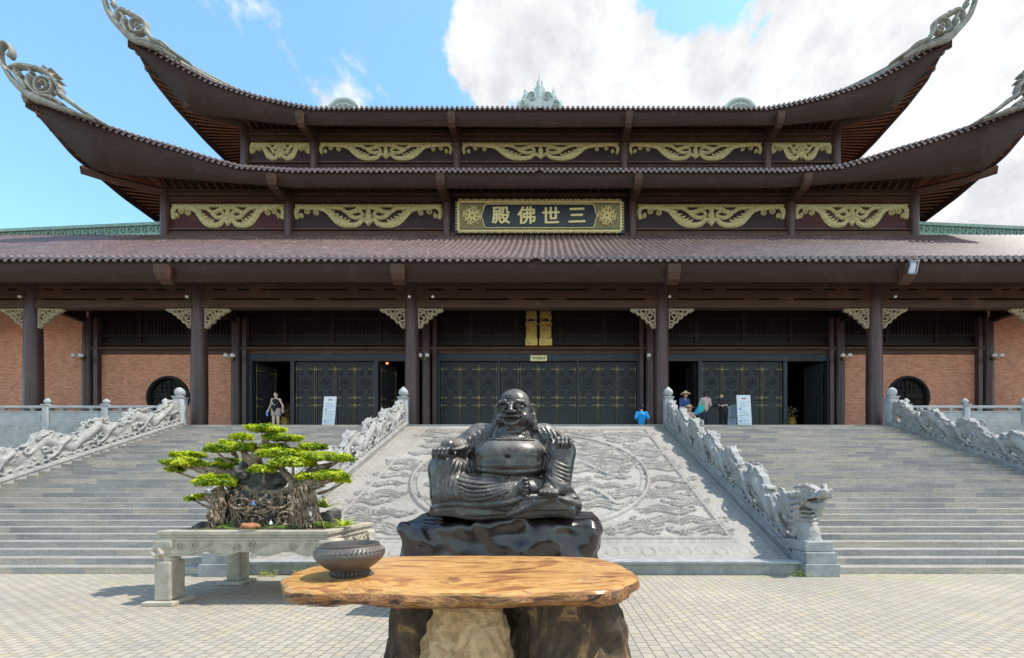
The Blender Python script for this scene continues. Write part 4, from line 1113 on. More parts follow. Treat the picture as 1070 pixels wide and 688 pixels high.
zs3 = (23.05, PZ(168, 27.7), PZ(166.5, 27.7), PZ(148.5, 27.7), PZ(145, 27.7), PZ(133, 27.7))
storey(D3, b3, zs3)
upper_columns(D3, [-19.9, -15.25, -5.64, 5.64, 15.25, 19.9], 22.4, 26.6, .25)
# side and back walls of the upper storeys, so that the tiers are solid
m = MB()
for sx in (-1, 1):
    m.box(sx * 22.75 - .1, sx * 22.75 + .1, D2 + .21, 42.9, 16.2, 20.3); m.box(sx * 19.9 - .1, sx * 19.9 + .1, D3 + .21, 40.2, 22.4, 26.6)
m.box(-22.6, 22.6, 42.9, 43.1, 16.2, 20.3); m.box(-19.7, 19.7, 40.2, 40.4, 22.4, 26.6)
m.build('rear_wall', 'panel_wood', temple)
# projecting beam heads under each eave
def beam_head(x, y, z, w_, h, l):
    m = MB(); sec = [(y - .25, z), (y - .22, z - h * .5), (y - .08, z - h * .82), (y + .15, z - h), (y + l, z - h + .1), (y + l, z + .15), (y, z + .05)]
    m.prism(sec, x - w_ / 2, x + w_ / 2, 'yz'); m.build('beam_head', 'beam_wood', temple)
    m = MB()
for x in (-30.6, -15.25, -5.64, 5.64, 15.25, 30.6): beam_head(x, E1 + .02, PZ(279, E1), .5, .66, .35)
for x in (-15.25, -5.64, 5.64, 15.25): beam_head(x, 23.52, PZ(184, 23.5), .44, .66, 1.6); beam_head(x, 26.2, PZ(119.5, 26.2), .42, .75, 1.6)
# hip beams running out to the raised corners
for s in (-1, 1):
    m = MB(); m.tube([(s * 22.7, 25.0, 19.55), (s * 24.6, 23.7, 19.35), (s * 25.6, 23.0, 19.4)], [.24, .24, .26], 4); m.build('hip_beam', 'beam_wood', temple)
    m = MB(); m.tube([(s * 19.9, 27.7, 26.0), (s * 21.6, 26.6, 25.7), (s * 22.5, 26.0, 25.75)], [.24, .24, .26], 4); m.build('hip_beam', 'beam_wood', temple)

# ---------------------------------------------------------------- ground storey
def big_column(x, y, r_, z1):
    m = MB(); h = z1 - H_PLAT
    m.lathe([(r_ * 1.0, 0), (r_ * 1.06, .12), (r_ * 1.09, h * .18), (r_ * 1.06, h * .45), (r_ * .97, h * .75), (r_ * .88, h)], (x, y, H_PLAT), 28)
    c = m.build('column', 'lacquered_column', temple, smooth=True)
    return c
for s in (-1, 1):
    for x in XC:
        big_column(s * x, DF, .295, 11.0)
        if x < 30:
            m = MB(); m.lathe([(.21, 0), (.22, 1.5), (.20, 6.0)], (s * x, DI, H_PLAT), 18); m.box(s * x - s * .42 - .10, s * x - s * .42 + .10, DI - .05, DI + .15, H_PLAT, 10.2)
            m.build('inner_column', 'lacquered_column', temple, smooth=True)
# beams over the front columns, with slots between their rails
zA = [PZ(y, DF) for y in (297, 302.4, 304.6, 312.6, 315.2, 323)]
xr = [-36.5] + sorted([-x for x in XC] + list(XC)) + [36.5]
for a, b in zip(xr[:-1], xr[1:]):
    a2, b2_ = a + (.24 if a > -36 else 0), b - (.24 if b < 36 else 0); w_ = b2_ - a2; m = MB()
    for z1_, z0_, t in ((zA[0], zA[1], .12), (zA[2], zA[3], .10), (zA[4], zA[5], .16)): m.box(a2, b2_, DF - t, DF + t, z0_, z1_, .015)
    def slots(z1_, z0_, spans):
        e = 0.0
        for s0, s1 in spans + [(1.0, 1.0)]:
            m.box(a2 + w_ * e, a2 + w_ * s0, DF - .099, DF + .099, z0_ - .002, z1_ + .002); e = s1
    slots(zA[1], zA[2], [(.05, .11), (.17, .23), (.29, .71), (.77, .83), (.89, .95)])
    slots(zA[3], zA[4], [(.05, .38), (.45, .55), (.62, .95)])
    m.build('slotted_beam', 'beam_wood', temple)
    m = MB(); m.box(a2, b2_, DF + .25, DF + .3, zA[5] + .05, zA[0] + .3); m.build('beam_backing', 'timber_dark', temple)
    m = MB(); m.box(a2, b2_, DF - .08, DF + .08, zA[0] + .002, zA[0] + .42, .02); m.build('upper_beam', 'timber', temple)
# cross beams from front to inner columns
m = MB()
for s in (-1, 1):
    for x in XC[:3]: m.box(s * x - .15, s * x + .15, DF + .31, DI - .2, 9.9, 10.5, .02); 
m.build('cross_beams', 'timber', temple)
# carved corner brackets
def bracket(x, s):
    m = MB(); zt_ = zA[5] - .01; x0 = x + s * .29; W, Hh = 1.12, .88; y = DF - .03
    def st(pts, wd, th=.07): m.stroke([(x0 + s * a * W, zt_ - b * Hh) for a, b in smooth_path(pts, 4)], wd, th, org=(0, y, 0)); m.stroke([(-(x0 + s * a * W), zt_ - b * Hh) for a, b in smooth_path(pts, 4)], wd, th, org=(0, y, 0), ax=(-1, 0, 0))
    st([(0, .04), (.5, .05), (1, .05)], .08); st([(.03, .0), (.03, .5), (.03, 1.0)], .07)
    st([(1.0, .06), (.86, .16), (.80, .12), (.70, .30), (.60, .28), (.52, .48), (.40, .50), (.34, .70), (.22, .72), (.14, .92), (.03, .98)], .10, .09)
    st([(.62, .05), (.56, .22), (.42, .26), (.38, .12)], .08); st([(.03, .62), (.20, .62), (.24, .48), (.14, .40)], .08); st([(.05, .35), (.22, .22), (.34, .32), (.28, .48)], .08, .09)
    st([(.05, .1), (.2, .18), (.3, .06)], .07); st([(.38, .45), (.45, .34), (.58, .36)], .07); st([(.72, .08), (.74, .2), (.84, .1)], .06); st([(.05, .78), (.14, .8), (.2, .7)], .07)
    m.build('carved_bracket', 'carved_bracket', temple)
for s in (-1, 1):
    for x in XC[:3]: bracket(s * x, 1); bracket(s * x, -1)
# small downlights at the column heads
for x in (-22.9, -15.5, -5.64, -4.6, 5.9, 15.9):
    m = MB(); m.lathe([(.05, 0), (.07, .04), (.05, .09)], (x, DF - .36, zA[2] - .45), 10); m.build('small_lamp', 'lamp_glass', temple, smooth=True)

# inner wall: transoms, lintels, doors, brick
zi = lambda py: PZ(py, DI)
ZT1, ZT0, ZL1, ZL0, ZF0 = 10.95, zi(360), zi(361), zi(369.5), zi(376.8)
def transom(a, b):
    m = MB(); y = WI + .05
    m.box(a, b, y, y + .06, ZT0, ZT1)
    m.build('transom_panel', 'lattice_wood', temple)
    m = MB(); w_ = b - a
    for z0_, z1_ in ((ZT0 + .0, ZT0 + .13), (zi(351), zi(349)), (zi(333), zi(331))): m.box(a, b, y - .08, y - .004, z0_, z1_)
    n = max(1, round(w_ / 2.4))
    for k in range(n + 1):
        x = a + w_ * k / n; m.box(x - .06, x + .06, y - .085, y - .005, ZT0 + .132, zi(325))
    for k in range(n):
        x0_ = a + w_ * (k + .12) / n; x1_ = a + w_ * (k + .88) / n; q = int((x1_ - x0_) / .16)
        for j in range(q):
            x = x0_ + (x1_ - x0_) * (j + .5) / q; m.lathe([(.02, 0), (.035, .12), (.02, .3), (.035, .5), (.02, zi(334) - zi(349))], (x, y - .05, zi(349)), 6)
    m.build('transom_lattice', 'timber', temple)
    m = MB(); m.box(a, b, WI - .06, WI + .10, ZL0, ZL1 - .003, .03); m.tube([(a, WI - .12, ZL1 - .14), (b, WI - .12, ZL1 - .14)], .10, 10); m.build('lintel', 'beam_wood', temple, smooth=True)
transom(-5.64, 5.64); transom(-15.25, -5.64); transom(5.64, 15.25); transom(-22.75, -15.25); transom(15.25, 22.75)

def door_leaf(x0, x1, y=WI + .08, hinge=None, rot=0):
    """a panelled leaf in a local frame whose origin is its hinge foot"""
    z0, z1 = 0, ZF0 - H_PLAT - .02; w_ = x1 - x0 - .03
    m = MB(); e = .09
    m.box(0, w_, .03, .07, z0, z1)
    for a, b in ((0, e), (w_ - e, w_)): m.box(a, b, 0, .09, z0, z1, .008)
    rails = [z0, .22, zi(426) - H_PLAT, zi(420) - H_PLAT, zi(417.5) - H_PLAT, zi(412.5) - H_PLAT, zi(386) - H_PLAT, zi(381.5) - H_PLAT, z1 - .1, z1]
    for a, b in zip(rails[::2], rails[1::2]): m.box(e + .002, w_ - e - .002, .004, .086, a, b, .006)
    cx = w_ / 2; za = (rails[5] + rails[6]) / 2
    m.stroke([(cx + .24 * math.cos(t), za + .26 * math.sin(t)) for t in np.linspace(0, 6.283, 20)], .05, .03, org=(0, .03, 0))
    m.stroke(spiral(cx, za, .16, .02, 0, 2.0, 24), .04, .03, org=(0, .03, 0))
    for sx in (-1, 1):
        for sz in (-1, 1): m.stroke(spiral(cx + sx * .24, za + sz * .48, .12, .02, 1, 1.3 * sx, 14), .04, .025, org=(0, .03, 0))
    zc = (rails[1] + rails[2]) / 2
    m.box(cx - w_ * .28, cx + w_ * .28, .015, .03, zc - .4, zc + .4, .005)
    o = m.build('door_leaf', 'door_wood')
    o.parent = temple
    o.location = Vector((x0 + .015, y, H_PLAT + .01)) - temple.location
    s = MB()
    for zz in (rails[6] + .05, (rails[4] + rails[5]) / 2, (rails[2] + rails[3]) / 2 ):
        for a, b, t in ((-.01, .30, .045), (w_ - .30, w_ + .01, .045)):
            s.stroke([(a, zz), ((a + b) / 2, zz), (b, zz)] , [.055, .03, .055], .02, org=(0, -.002, 0))
    for a in (.02, w_ - .02):
        for zz in (rails[6] + .05, (rails[4] + rails[5]) / 2, (rails[2] + rails[3]) / 2): s.stroke([(a, zz - .13), (a, zz), (a, zz + .13)], [.02, .05, .02], .018, org=(0, -.002, 0))
        s.stroke([(a, .3), (a, z1 - .1)], .014, .012, org=(0, -.002, 0))
    st = s.build('brass_strap', 'brass', None); st.parent = o
    if hinge == 'l': o.rotation_euler = (0, 0, R(rot))
    if hinge == 'r':
        o.location.x += w_; o.rotation_euler = (0, 0, R(180 - rot)); 
    return o
pxi = lambda px: PX(px, DI)
def frame(pairs, z1):
    m = MB()
    for a, b in pairs: m.box(pxi(a), pxi(b), WI - .05, WI + .2, H_PLAT, z1, .01)
    return m
for x0p, x1p, posts, groups in ((453.6, 672.6, [(453.6, 459.4), (519.6, 522.4), (602.4, 605.2), (666, 672.6)], [(459.6, 519.4, 3), (522.6, 602.2, 4), (605.4, 665.8, 3)]),
                                (253, 436.5, [(253, 261.5), (302, 306), (389.6, 394), (432, 436.5)], [(306.2, 389.4, 4)]),
                                (688, 873, [(688, 694), (730.5, 735), (820, 824), (866, 873)], [(735.2, 819.8, 4)])):
    m = frame(posts, ZF0 - .002); m.box(pxi(x0p), pxi(x1p), WI - .055, WI + .2, ZF0, ZL0 - .004, .01); m.build('door_frame', 'door_frame', temple)
    for a, b, n in groups:
        for k in range(n): door_leaf(pxi(a + (b - a) * k / n), pxi(a + (b - a) * (k + 1) / n))
# leaves standing open inside the four openings
for a, b, hg, rt in ((262, 283, 'l', 62), (394.5, 414, 'l', 55), (846, 866, 'r', 62), (712, 730, 'r', 80)): door_leaf(pxi(a), pxi(b), WI + .22, hg, rt)

def brick(a, b, z1, hole=None):
    pass
def brick_panel(a, b, z1, hole=None):
    m = MB(); y0_, y1_ = WI + .02, WI + .25; z0_ = H_PLAT
    if hole is None: m.box(a, b, y0_, y1_, z0_, z1)
    else:
        cx, cz, r_ = hole; n = 48
        ang = [2 * math.pi * k / n for k in range(n)]; inner = [(cx + r_ * math.cos(t), cz + r_ * math.sin(t)) for t in ang]
        def outp(t):
            c, s_ = math.cos(t), math.sin(t); k = min(((b - cx) / c if c > 1e-6 else (a - cx) / c if c < -1e-6 else 1e9), ((z1 - cz) / s_ if s_ > 1e-6 else (z0_ - cz) / s_ if s_ < -1e-6 else 1e9)); return (cx + k * c, cz + k * s_)
        extra = sorted(ang + [math.atan2(z - cz, x - cx) % (2 * math.pi) for x in (a, b) for z in (z0_, z1)])
        I_ = [(cx + r_ * math.cos(t), cz + r_ * math.sin(t)) for t in extra]; O_ = [outp(t) for t in extra]; q = len(extra)
        vs = [(x, y0_, z) for x, z in I_] + [(x, y0_, z) for x, z in O_] + [(x, y1_, z) for x, z in I_]
        m.add(vs, [(k, (k + 1) % q, (k + 1) % q + q, k + q) for k in range(q)] + [(k, k + 2 * q, (k + 1) % q + 2 * q, (k + 1) % q) for k in range(q)])
    return m.build('brick_wall', 'brick_wall', temple)
RW = (18.85, zi(415), 1.04)
brick_panel(-22.65, -15.6, ZL0 - .004, (-RW[0], RW[1], RW[2])); brick_panel(15.6, 22.65, ZL0 - .004, (RW[0], RW[1], RW[2]))
brick_panel(-36.4, -22.9, 10.95); brick_panel(22.9, 36.4, 10.95)
for s in (-1, 1):
    a, b = sorted((s * 15.62, s * 15.1)); brick_panel(a if s < 0 else 15.45, b if s > 0 else -15.45, ZL0 - .004) if False else None
for s in (-1, 1):      # round windows with a longevity lattice
    m = MB(); cx, cz, r_ = s * RW[0], RW[1], RW[2]
    m.stroke([(cx + (r_ + .0) * math.cos(t), cz + (r_ + .0) * math.sin(t)) for t in np.linspace(0, 2 * math.pi, 49)], .20, .16, org=(0, WI + .12, 0))
    y = WI + .14
    def bar(x0_, x1_, z0_, z1_): m.box(cx + x0_, cx + x1_, y - .04, y + .02, cz + z0_, cz + z1_)
    for z in (-.62, -.30, 0.02, .34): bar(-.95, .95, z, z + .055) if abs(z) < .5 else bar(-.70, .70, z, z + .055)
    bar(-.03, .03, -.95, .95)
    for x in (-.5, -.26, .20, .44): m.box(cx + x, cx + x + .05, y - .045, y + .01, cz + .40, cz + .78); m.box(cx + x, cx + x + .05, y - .045, y + .01, cz - .56, cz - .02)
    bar(-.62, -.12, .60, .65); bar(.15, .64, .60, .65)
    w_ = m.build('round_window', 'lattice_wood', temple)
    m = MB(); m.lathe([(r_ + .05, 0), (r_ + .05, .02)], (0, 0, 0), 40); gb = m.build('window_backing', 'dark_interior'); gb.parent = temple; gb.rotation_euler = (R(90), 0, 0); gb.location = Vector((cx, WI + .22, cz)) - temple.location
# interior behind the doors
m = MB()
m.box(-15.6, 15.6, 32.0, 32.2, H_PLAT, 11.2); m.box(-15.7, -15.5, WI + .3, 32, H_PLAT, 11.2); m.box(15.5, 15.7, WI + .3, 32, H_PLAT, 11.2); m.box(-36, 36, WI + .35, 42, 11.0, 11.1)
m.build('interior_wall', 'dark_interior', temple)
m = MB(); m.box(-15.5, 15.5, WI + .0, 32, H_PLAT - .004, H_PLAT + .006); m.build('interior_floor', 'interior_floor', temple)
m = MB()
for s in (-1, 1): m.box(s * 36.3 - .12, s * 36.3 + .12, WI + .26, 43, H_PLAT, 11.0)
m.box(-36.3, 36.3, 43.21, 43.4, H_PLAT, 12); m.build('end_wall', 'brick_wall', temple)

# ---------------------------------------------------------------- signboard over the doors
def text_mesh(txt, size, ext=.015, off=0.0):
    c = bpy.data.curves.new('txt', 'FONT'); c.body = txt; c.size = size; c.extrude = ext; c.offset = off; c.align_x = 'CENTER'; c.align_y = 'CENTER'
    o = bpy.data.objects.new('txt', c); COL.objects.link(o)
    bpy.context.view_layer.update()
    me = bpy.data.meshes.new_from_object(o.evaluated_get(bpy.context.evaluated_depsgraph_get()))
    bpy.data.objects.remove(o); bpy.data.curves.remove(c); me.materials.clear(); return me
def signboard():
    y = D2 - .22; s = y / F
    def X(p_): return PX(p_, y)
    root = empty('signboard', (X(564), y, PZ(244, y)), 'long black and gold signboard with four golden characters above the middle of the lowest roof', 'signboard')
    m = MB(); m.box(X(475.5), X(652.5), y, y + .12, PZ(244, y), PZ(208.5, y), .02); m.build('board', 'sign_black', root)
    m = MB(); a, b, c, d = X(479), X(649), PZ(241.5, y), PZ(211, y)
    m.stroke([(a, c), (b, c)], .13, .05, org=(0, y, 0)); m.stroke([(a, d), (b, d)], .13, .05, org=(0, y, 0)); m.stroke([(a, c), (a, d)], .13, .05, org=(0, y, 0)); m.stroke([(b, c), (b, d)], .13, .05, org=(0, y, 0))
    for k in range(62):
        x = a + (b - a) * (k + .5) / 62
        for z in (c - .10, d + .11): m.ball((x, y - .02, z), .045 if k % 3 else .065, 4)
    for k in range(10):
        z = c + (d - c) * (k + .5) / 10
        for x in (a - .13, b + .13): m.ball((x, y - .02, z), .045, 4)
    m.build('frame', 'sign_gold', root)
    m = MB(); m.box(a + .09, b - .09, y - .006, y + .0, c + .09, d - .09); m.build('dark_ground', 'sign_black', root)
    for cx_ in (X(493.5), X(634)):
        cz = (c + d) / 2; m = MB()
        for k in range(8):
            t = k * math.pi / 4 + .2; m.stroke(spiral(cx_ + .36 * math.cos(t), cz + .36 * math.sin(t), .20, .03, t, 1.3 if k % 2 else -1.3, 16), .075, .10, org=(0, y - .02, 0))
            t += .39; m.stroke([(cx_ + .15 * math.cos(t), cz + .15 * math.sin(t)), (cx_ + .6 * math.cos(t), cz + .6 * math.sin(t))], [.12, .05], .09, org=(0, y - .02, 0))
        m.stroke([(cx_ + .12 * math.cos(t), cz + .12 * math.sin(t)) for t in np.linspace(0, 6.283, 12)], .1, .10, org=(0, y - .02, 0))
        m.build('flower_panel', ['sign_gold'], root)
        m = MB(); m.box(cx_ - .80, cx_ + .80, y - .0205, y - .0065, c + .12, d - .12); m.build('panel_ground', 'aged_gold', root)
    m = MB()
    l, r_ = X(506.5), X(620.5); z0_, z1_ = c + .16, d - .16; zc = (z0_ + z1_) / 2; k = .22
    hh_ = (z1_ - z0_) / 2
    def end(cx0, s): return [(cx0 + s * (.20 * math.sin(t) + .10 * max(0, 1 - abs(t - math.pi / 2) * 2.2)), zc - hh_ * math.cos(t)) for t in np.linspace(0, math.pi, 15)]
    outl = end(r_ - .10, 1) + end(l + .10, -1)[::-1]
    m.prism(outl, y - .030, y - .0215); m.build('writing_ground', 'sign_black', root)
    m = MB(); m.stroke(outl + [outl[0]], .06, .045, org=(0, y - .024, 0)); m.build('inner_moulding', 'sign_gold', root)
    for ch, px_ in (('殿', 523.5), ('佛', 550.2), ('世', 575.6), ('三', 602.8)):
        me0 = text_mesh(ch, 1.12, .02, .0); bm = bmesh.new()
        for q, (dx, dz) in enumerate(((0, 0), (.028, .006), (-.028, -.006), (.010, .020), (-.010, -.020), (.020, -.014), (-.020, .014))):
            n0 = len(bm.verts); bm.from_mesh(me0); bm.verts.ensure_lookup_table()
            for v in bm.verts[n0:]: v.co.x += dx; v.co.y += dz + .03 * v.co.x; v.co.z += .0025 * q
        me = bpy.data.meshes.new('character'); bm.to_mesh(me); bm.free()
        xs_ = [v.co.x for v in me.vertices]; ys_ = [v.co.y for v in me.vertices]; cx_ = (max(xs_) + min(xs_)) / 2; cy_ = (max(ys_) + min(ys_)) / 2
        for v in me.vertices: v.co.x -= cx_; v.co.y -= cy_
        o = link('character', me, 'sign_gold'); o.parent = root; o.rotation_euler = (R(90), 0, 0); o.location = Vector((X(px_), y - .052, zc + .02)) - root.location
signboard()
# ================================================================ the foreground
# ---------------------------------------------------------------- live-edge table
def closed_smooth(pts, n=12):
    m = len(pts); out = []
    for i in range(m):
        p0, p1, p2, p3 = pts[i - 1], pts[i], pts[(i + 1) % m], pts[(i + 2) % m]
        for k in range(n):
            t = k / n; out.append(tuple(.5 * (2 * b + (c - a) * t + (2 * a - 5 * b + 4 * c - d) * t * t + (3 * b - a - 3 * c + d) * t ** 3) for a, b, c, d in zip(p0, p1, p2, p3)))
    return out
TT = 1.0
KT = .8      # the table stands this much nearer than its first layout
def kx(x): return CAMX + (x - CAMX) * KT
def table():
    root = empty('slab_table', (kx(-.2), 3.5 * KT, 0), 'varnished orange brown live edge wood slab table on rough stumps, in front of the statue', 'table')
    ctrl = [(-1.22, 3.04), (-.6, 3.01), (0, 2.99), (.5, 3.0), (.86, 3.03), (1.08, 3.18), (1.22, 3.38), (1.30, 3.62), (1.24, 4.0), (1.08, 4.38), (.72, 4.52), (.1, 4.56), (-.6, 4.57), (-1.2, 4.50), (-1.55, 4.25), (-1.74, 3.95), (-1.74, 3.62), (-1.62, 3.32), (-1.48, 3.12)]
    ctrl = [(kx(a), b * KT) for a, b in ctrl]
    O = closed_smooth(ctrl, 22); n = len(O); c = np.mean(O, 0); prof = [(-.99, 0, 0), (-.08, 0, 0), (-.025, -.002, 0), (-.006, -.012, 0), (.004, -.032, 1), (.012, -.07, 1), (.0, -.108, 1), (-.03, -.128, 1), (-.10, -.135, 1)]
    V = []; 
    for j, (off, dz, mi) in enumerate([(a * KT, b * KT, c_) for a, b, c_ in prof]):
        for i in range(n):
            p = np.array(O[i]); q0 = np.array(O[i - 1]); q1 = np.array(O[(i + 1) % n]); t = q1 - q0; t /= np.linalg.norm(t); nr = np.array([t[1], -t[0]])
            if j == 0: pt = c + (p - c) * .01; nv = 0
            else:
                nv = mnoise.noise(Vector((p[0] * 3.1, p[1] * 3.1, dz * 5))) * .05 + mnoise.noise(Vector((p[0] * 11, p[1] * 11, dz * 22))) * .022
                pt = p + nr * (off + (nv if j >= 3 else nv * .5 if j == 2 else 0))
            zz = dz + (mnoise.noise(Vector((p[0] * 4, p[1] * 4, 5))) * .022 + mnoise.noise(Vector((p[0] * 13, p[1] * 13, 5))) * .010 if j >= 6 else 0)
            if j <= 1: zz += .0
            V.append((pt[0], pt[1], TT + zz))
    m = MB(); m.v = V
    for j in range(len(prof) - 1):
        for i in range(n): m.f.append((j * n + i, j * n + (i + 1) % n, (j + 1) * n + (i + 1) % n, (j + 1) * n + i)); m.mi.append(prof[j][2] if j else 0)
    m.f.append(tuple((len(prof) - 1) * n + i for i in range(n))); m.mi.append(1)
    m.build('tabletop', ['slab_wood', 'slab_edge_wood'], root, smooth=True)
    def stump(c, r, h, mat, seed, lean=(0, 0), taper=1.0, nm='stump', bulge=0.0):
        f = Field((-r[0] * 1.7, -r[1] * 1.7, -.05), (r[0] * 1.7, r[1] * 1.7, h + .2), .018)
        f.caps((0, 0, .05), (lean[0], lean[1], h - .02), 1e-3, 1e-3, 0)
        X, Y, Z = np.meshgrid(*f.ax, indexing='ij', sparse=True); t = np.clip(Z / h, 0, 1); a = np.arctan2(Y - lean[1] * t, X - lean[0] * t)
        rr = np.sqrt(((X - lean[0] * t) / r[0]) ** 2 + ((Y - lean[1] * t) / r[1]) ** 2) * min(r)
        wob = 1 + .12 * np.sin(a * 2 + seed) + .08 * np.sin(a * 3 + seed * 2 + Z * 5) + .04 * np.sin(a * 7 + Z * 9) + .02 * np.sin(a * 17 + 4 * Z + 3 * np.sin(Z * 8))
        f.v = np.maximum(rr - min(r) * wob * (1 - (1 - taper) * t + bulge * np.sin(np.pi * t)), np.maximum(-Z, Z - h)).astype(np.float32)
        f.warp(.02, 14, seed); f.warp(.008, 45, seed + 1)
        return sculpt(f, nm, mat, root, Vector((c[0], c[1], 0)) - root.location)
    hT = TT - .085
    stump((-.40, 2.86), (.18, .20), hT, 'dark_stump', 2, (.02, 0), .70, bulge=.30)
    stump((.0, 2.64), (.54, .30), hT, 'pale_stump', 5, (-.02, 0), .34, bulge=.06)
    stump((.66, 2.86), (.31, .28), hT, 'dark_stump', 9, (.02, .0), .84, bulge=.24)
    stump((.1, 3.4), (.24, .16), hT, 'dark_stump', 12, (0, 0), .9)
table()

# ---------------------------------------------------------------- incense pot
def pot():
    d = 3.52 * KT; x = PX(366, d); root = empty('incense_pot', (x, d, TT), 'squat dark bronze incense pot with beaded rim on the left end of the table', 'pot')
    prof = [(.0, 0), (.145, 0), (.152, .012), (.138, .02), (.154, .03), (.140, .042), (.155, .055), (.20, .085), (.252, .13), (.276, .168), (.278, .195), (.262, .222), (.242, .240), (.232, .248), (.234, .262), (.222, .265), (.216, .250), (.21, .22), (.0, .20)]
    prof = [(a * KT, b * KT * 1.04) for a, b in prof]
    m = MB(); m.lathe(prof, (x, d, TT + .002), 56, False); m.build('body', 'bronze_pot', root, smooth=True)
    m = MB(); m.lathe([(.0, 0), (.168, 0)], (x, d, TT + .172), 40, False); m.build('ash', 'ash', root)
    m = MB()
    for k in range(46):
        t = 2 * math.pi * k / 46; r_ = .270 * KT; p0 = (x + r_ * math.cos(t), d + r_ * math.sin(t), TT + .216 * KT); p1 = (x + (r_ - .022) * math.cos(t + .08), d + (r_ - .022) * math.sin(t + .08), TT + .245 * KT)
        m.tube([p0, p1], [.010, .008], 6)
    m.build('beaded_band', 'bronze_pot', root, smooth=True); m = MB()
    for k in range(30):
        t = 2 * math.pi * k / 30; m.ball((x + .124 * math.cos(t), d + .124 * math.sin(t), TT + .024), .008, 4)
    m.build('beaded_foot', 'bronze_pot', root, smooth=True)
pot()

# ---------------------------------------------------------------- statue on its rock
def statue():
    k_ = .003027; D0 = 5.62; cxp = 440 + 385 / 4.3; X0 = PX(cxp, D0); Zb = PZ(539.3, D0 - .25)
    # rock and plinth
    rk = empty('polished_boulder', (PX(526, 5.7), 5.7, 0), 'large polished black boulder carrying the laughing statue, behind the table', 'boulder')
    f = Field((-1.55, -.75, -.1), (1.55, .75, .95), .02); f.box((0, 0, .39), (1.32, .52, .36), .18, 0)
    f.warp(.07, 4.0, 3); f.warp(.045, 10, 8); f.warp(.014, 24, 4)
    for i in range(6): f.ell((-1.1 + i * .42, -.60, .25 + .3 * (i % 2)), (.24, .12, .14), .12, 'sub')
    zr = Zb - .77
    sculpt(f, 'boulder', 'polished_rock', rk, (0, 0, zr), 1)
    m = MB(); m.box(rk.location.x - 1.0, rk.location.x + 1.0, 5.28, 6.2, 0, zr + .12, .03); m.build('plinth', 'dark_stump', rk)
    root = empty('laughing_statue', (X0 + .035, D0, Zb), 'black stone statue of a bald laughing seated monk with bare belly, on the boulder', 'statue')
    f = Field((-1.16, -.80, -.06), (1.12, .62, 1.45), .0098)
    def u(X, Y): return ((X - 385) * k_, (600 - Y) * k_)
    def p(X, Y, y): a, b = u(X, Y); return (a, y, b)
    # seat mat
    f.box((-.06, -.05, .065), (.98, .52, .085), .06, 0); f.warp(.02, 7, 5)
    f.box((.52, -.30, .15), (.36, .33, .12), .08, .05); f.ell((.86, -.28, .16), (.17, .25, .16), .05)
    # trunk
    f.ell((.03, .12, .62), (.66, .44, .55), .06); f.ell((.04, .10, .98), (.56, .31, .33), .10); f.ell((.05, .10, 1.13), (.38, .23, .15), .10)
    f.caps((-.36, .08, 1.11), (.46, .08, 1.11), .15, .15, .08)
    f.ell((.03, -.06, 1.05), (.30, .26, .17), .06)                 # chest
    f.ell((.03, -.17, .80), (.52, .40, .265), .045)                # belly
    f.ell((.03, -.20, .66), (.50, .38, .20), .05)
    f.ell(p(395, 350, -.57), (.035, .05, .022), .02, 'sub')        # navel
    f.caps((.06, .02, 1.18), (.08, .0, 1.34), .17, .16, .05)      # neck
    # lap
    f.ell((-.05, -.18, .34), (.72, .40, .24), .06)
    # left side (seen left): arm, hand, raised knee, folded leg
    f.caps((-.44, .08, 1.08), (-.70, -.08, .88), .20, .17, .05); f.caps((-.70, -.08, .88), (-.80, -.36, .90), .165, .11, .04)
    f.caps((-.42, .10, .40), (-.86, -.26, .60), .28, .235, .05); f.caps((-.86, -.26, .60), (-.82, -.34, .28), .235, .23, .05); f.caps((-.82, -.34, .28), (-.50, -.40, .25), .21, .17, .06)
    f.caps((-.60, -.36, .32), (.02, -.50, .26), .235, .16, .05); f.caps((.02, -.50, .26), (.22, -.52, .36), .15, .10, .04)
    f.ell((.25, -.55, .38), (.08, .10, .13), .03)
    for j in range(5): f.ell((.27 + .012 * math.sin(j), -.645, .475 - j * .045), (.042, .045, .026), .006)
    # right side: raised knee, shin, foot, hand on the knee
    f.caps((.44, .08, .42), (.76, -.24, .84), .27, .19, .05); f.caps((.76, -.26, .84), (.68, -.38, .36), .19, .19, .04); f.caps((.68, -.38, .36), (.60, -.40, .26), .19, .15, .04)
    f.caps((.52, .10, 1.08), (.76, .06, .98), .20, .15, .05); f.caps((.76, .06, .98), (.78, -.22, 1.00), .14, .09, .04)
    f.ell((.58, -.56, .30), (.145, .16, .075), .03); f.ell((.58, -.48, .36), (.09, .12, .08), .03)
    for j in range(5): f.ell((.47 + j * .052, -.70 + .008 * abs(j - 1.5) ** 2, .315 - .004 * j), (.028, .05, .036), .006)
    # hands: palm and separate fingers bent over the knees
    f.ell((.785, -.30, 1.005), (.10, .10, .045), .02)
    for j in range(4):
        x = .705 + j * .055; f.tube([(x, -.34, 1.02), (x - .004, -.42, 1.00), (x - .004, -.455, .94), (x - .002, -.455, .895)], [.028, .027, .025, .021], .006)
    f.tube([(.68, -.26, 1.0), (.635, -.32, .98), (.625, -.37, .94)], [.035, .028, .022], .01)
    f.ell((-.86, -.40, .86), (.12, .09, .05), .02)
    for j in range(4):
        x = -.955 + j * .058; f.tube([(x + .01, -.43, .875), (x - .004, -.49, .85), (x - .012, -.51, .80), (x - .012, -.505, .765)], [.028, .027, .025, .021], .006)
    f.tube([(-.74, -.38, .86), (-.695, -.43, .84), (-.69, -.465, .80)], [.034, .028, .022], .01)
    # robe: open edges round the belly, waist cord, sleeves and folds
    base_v = f.v.copy()
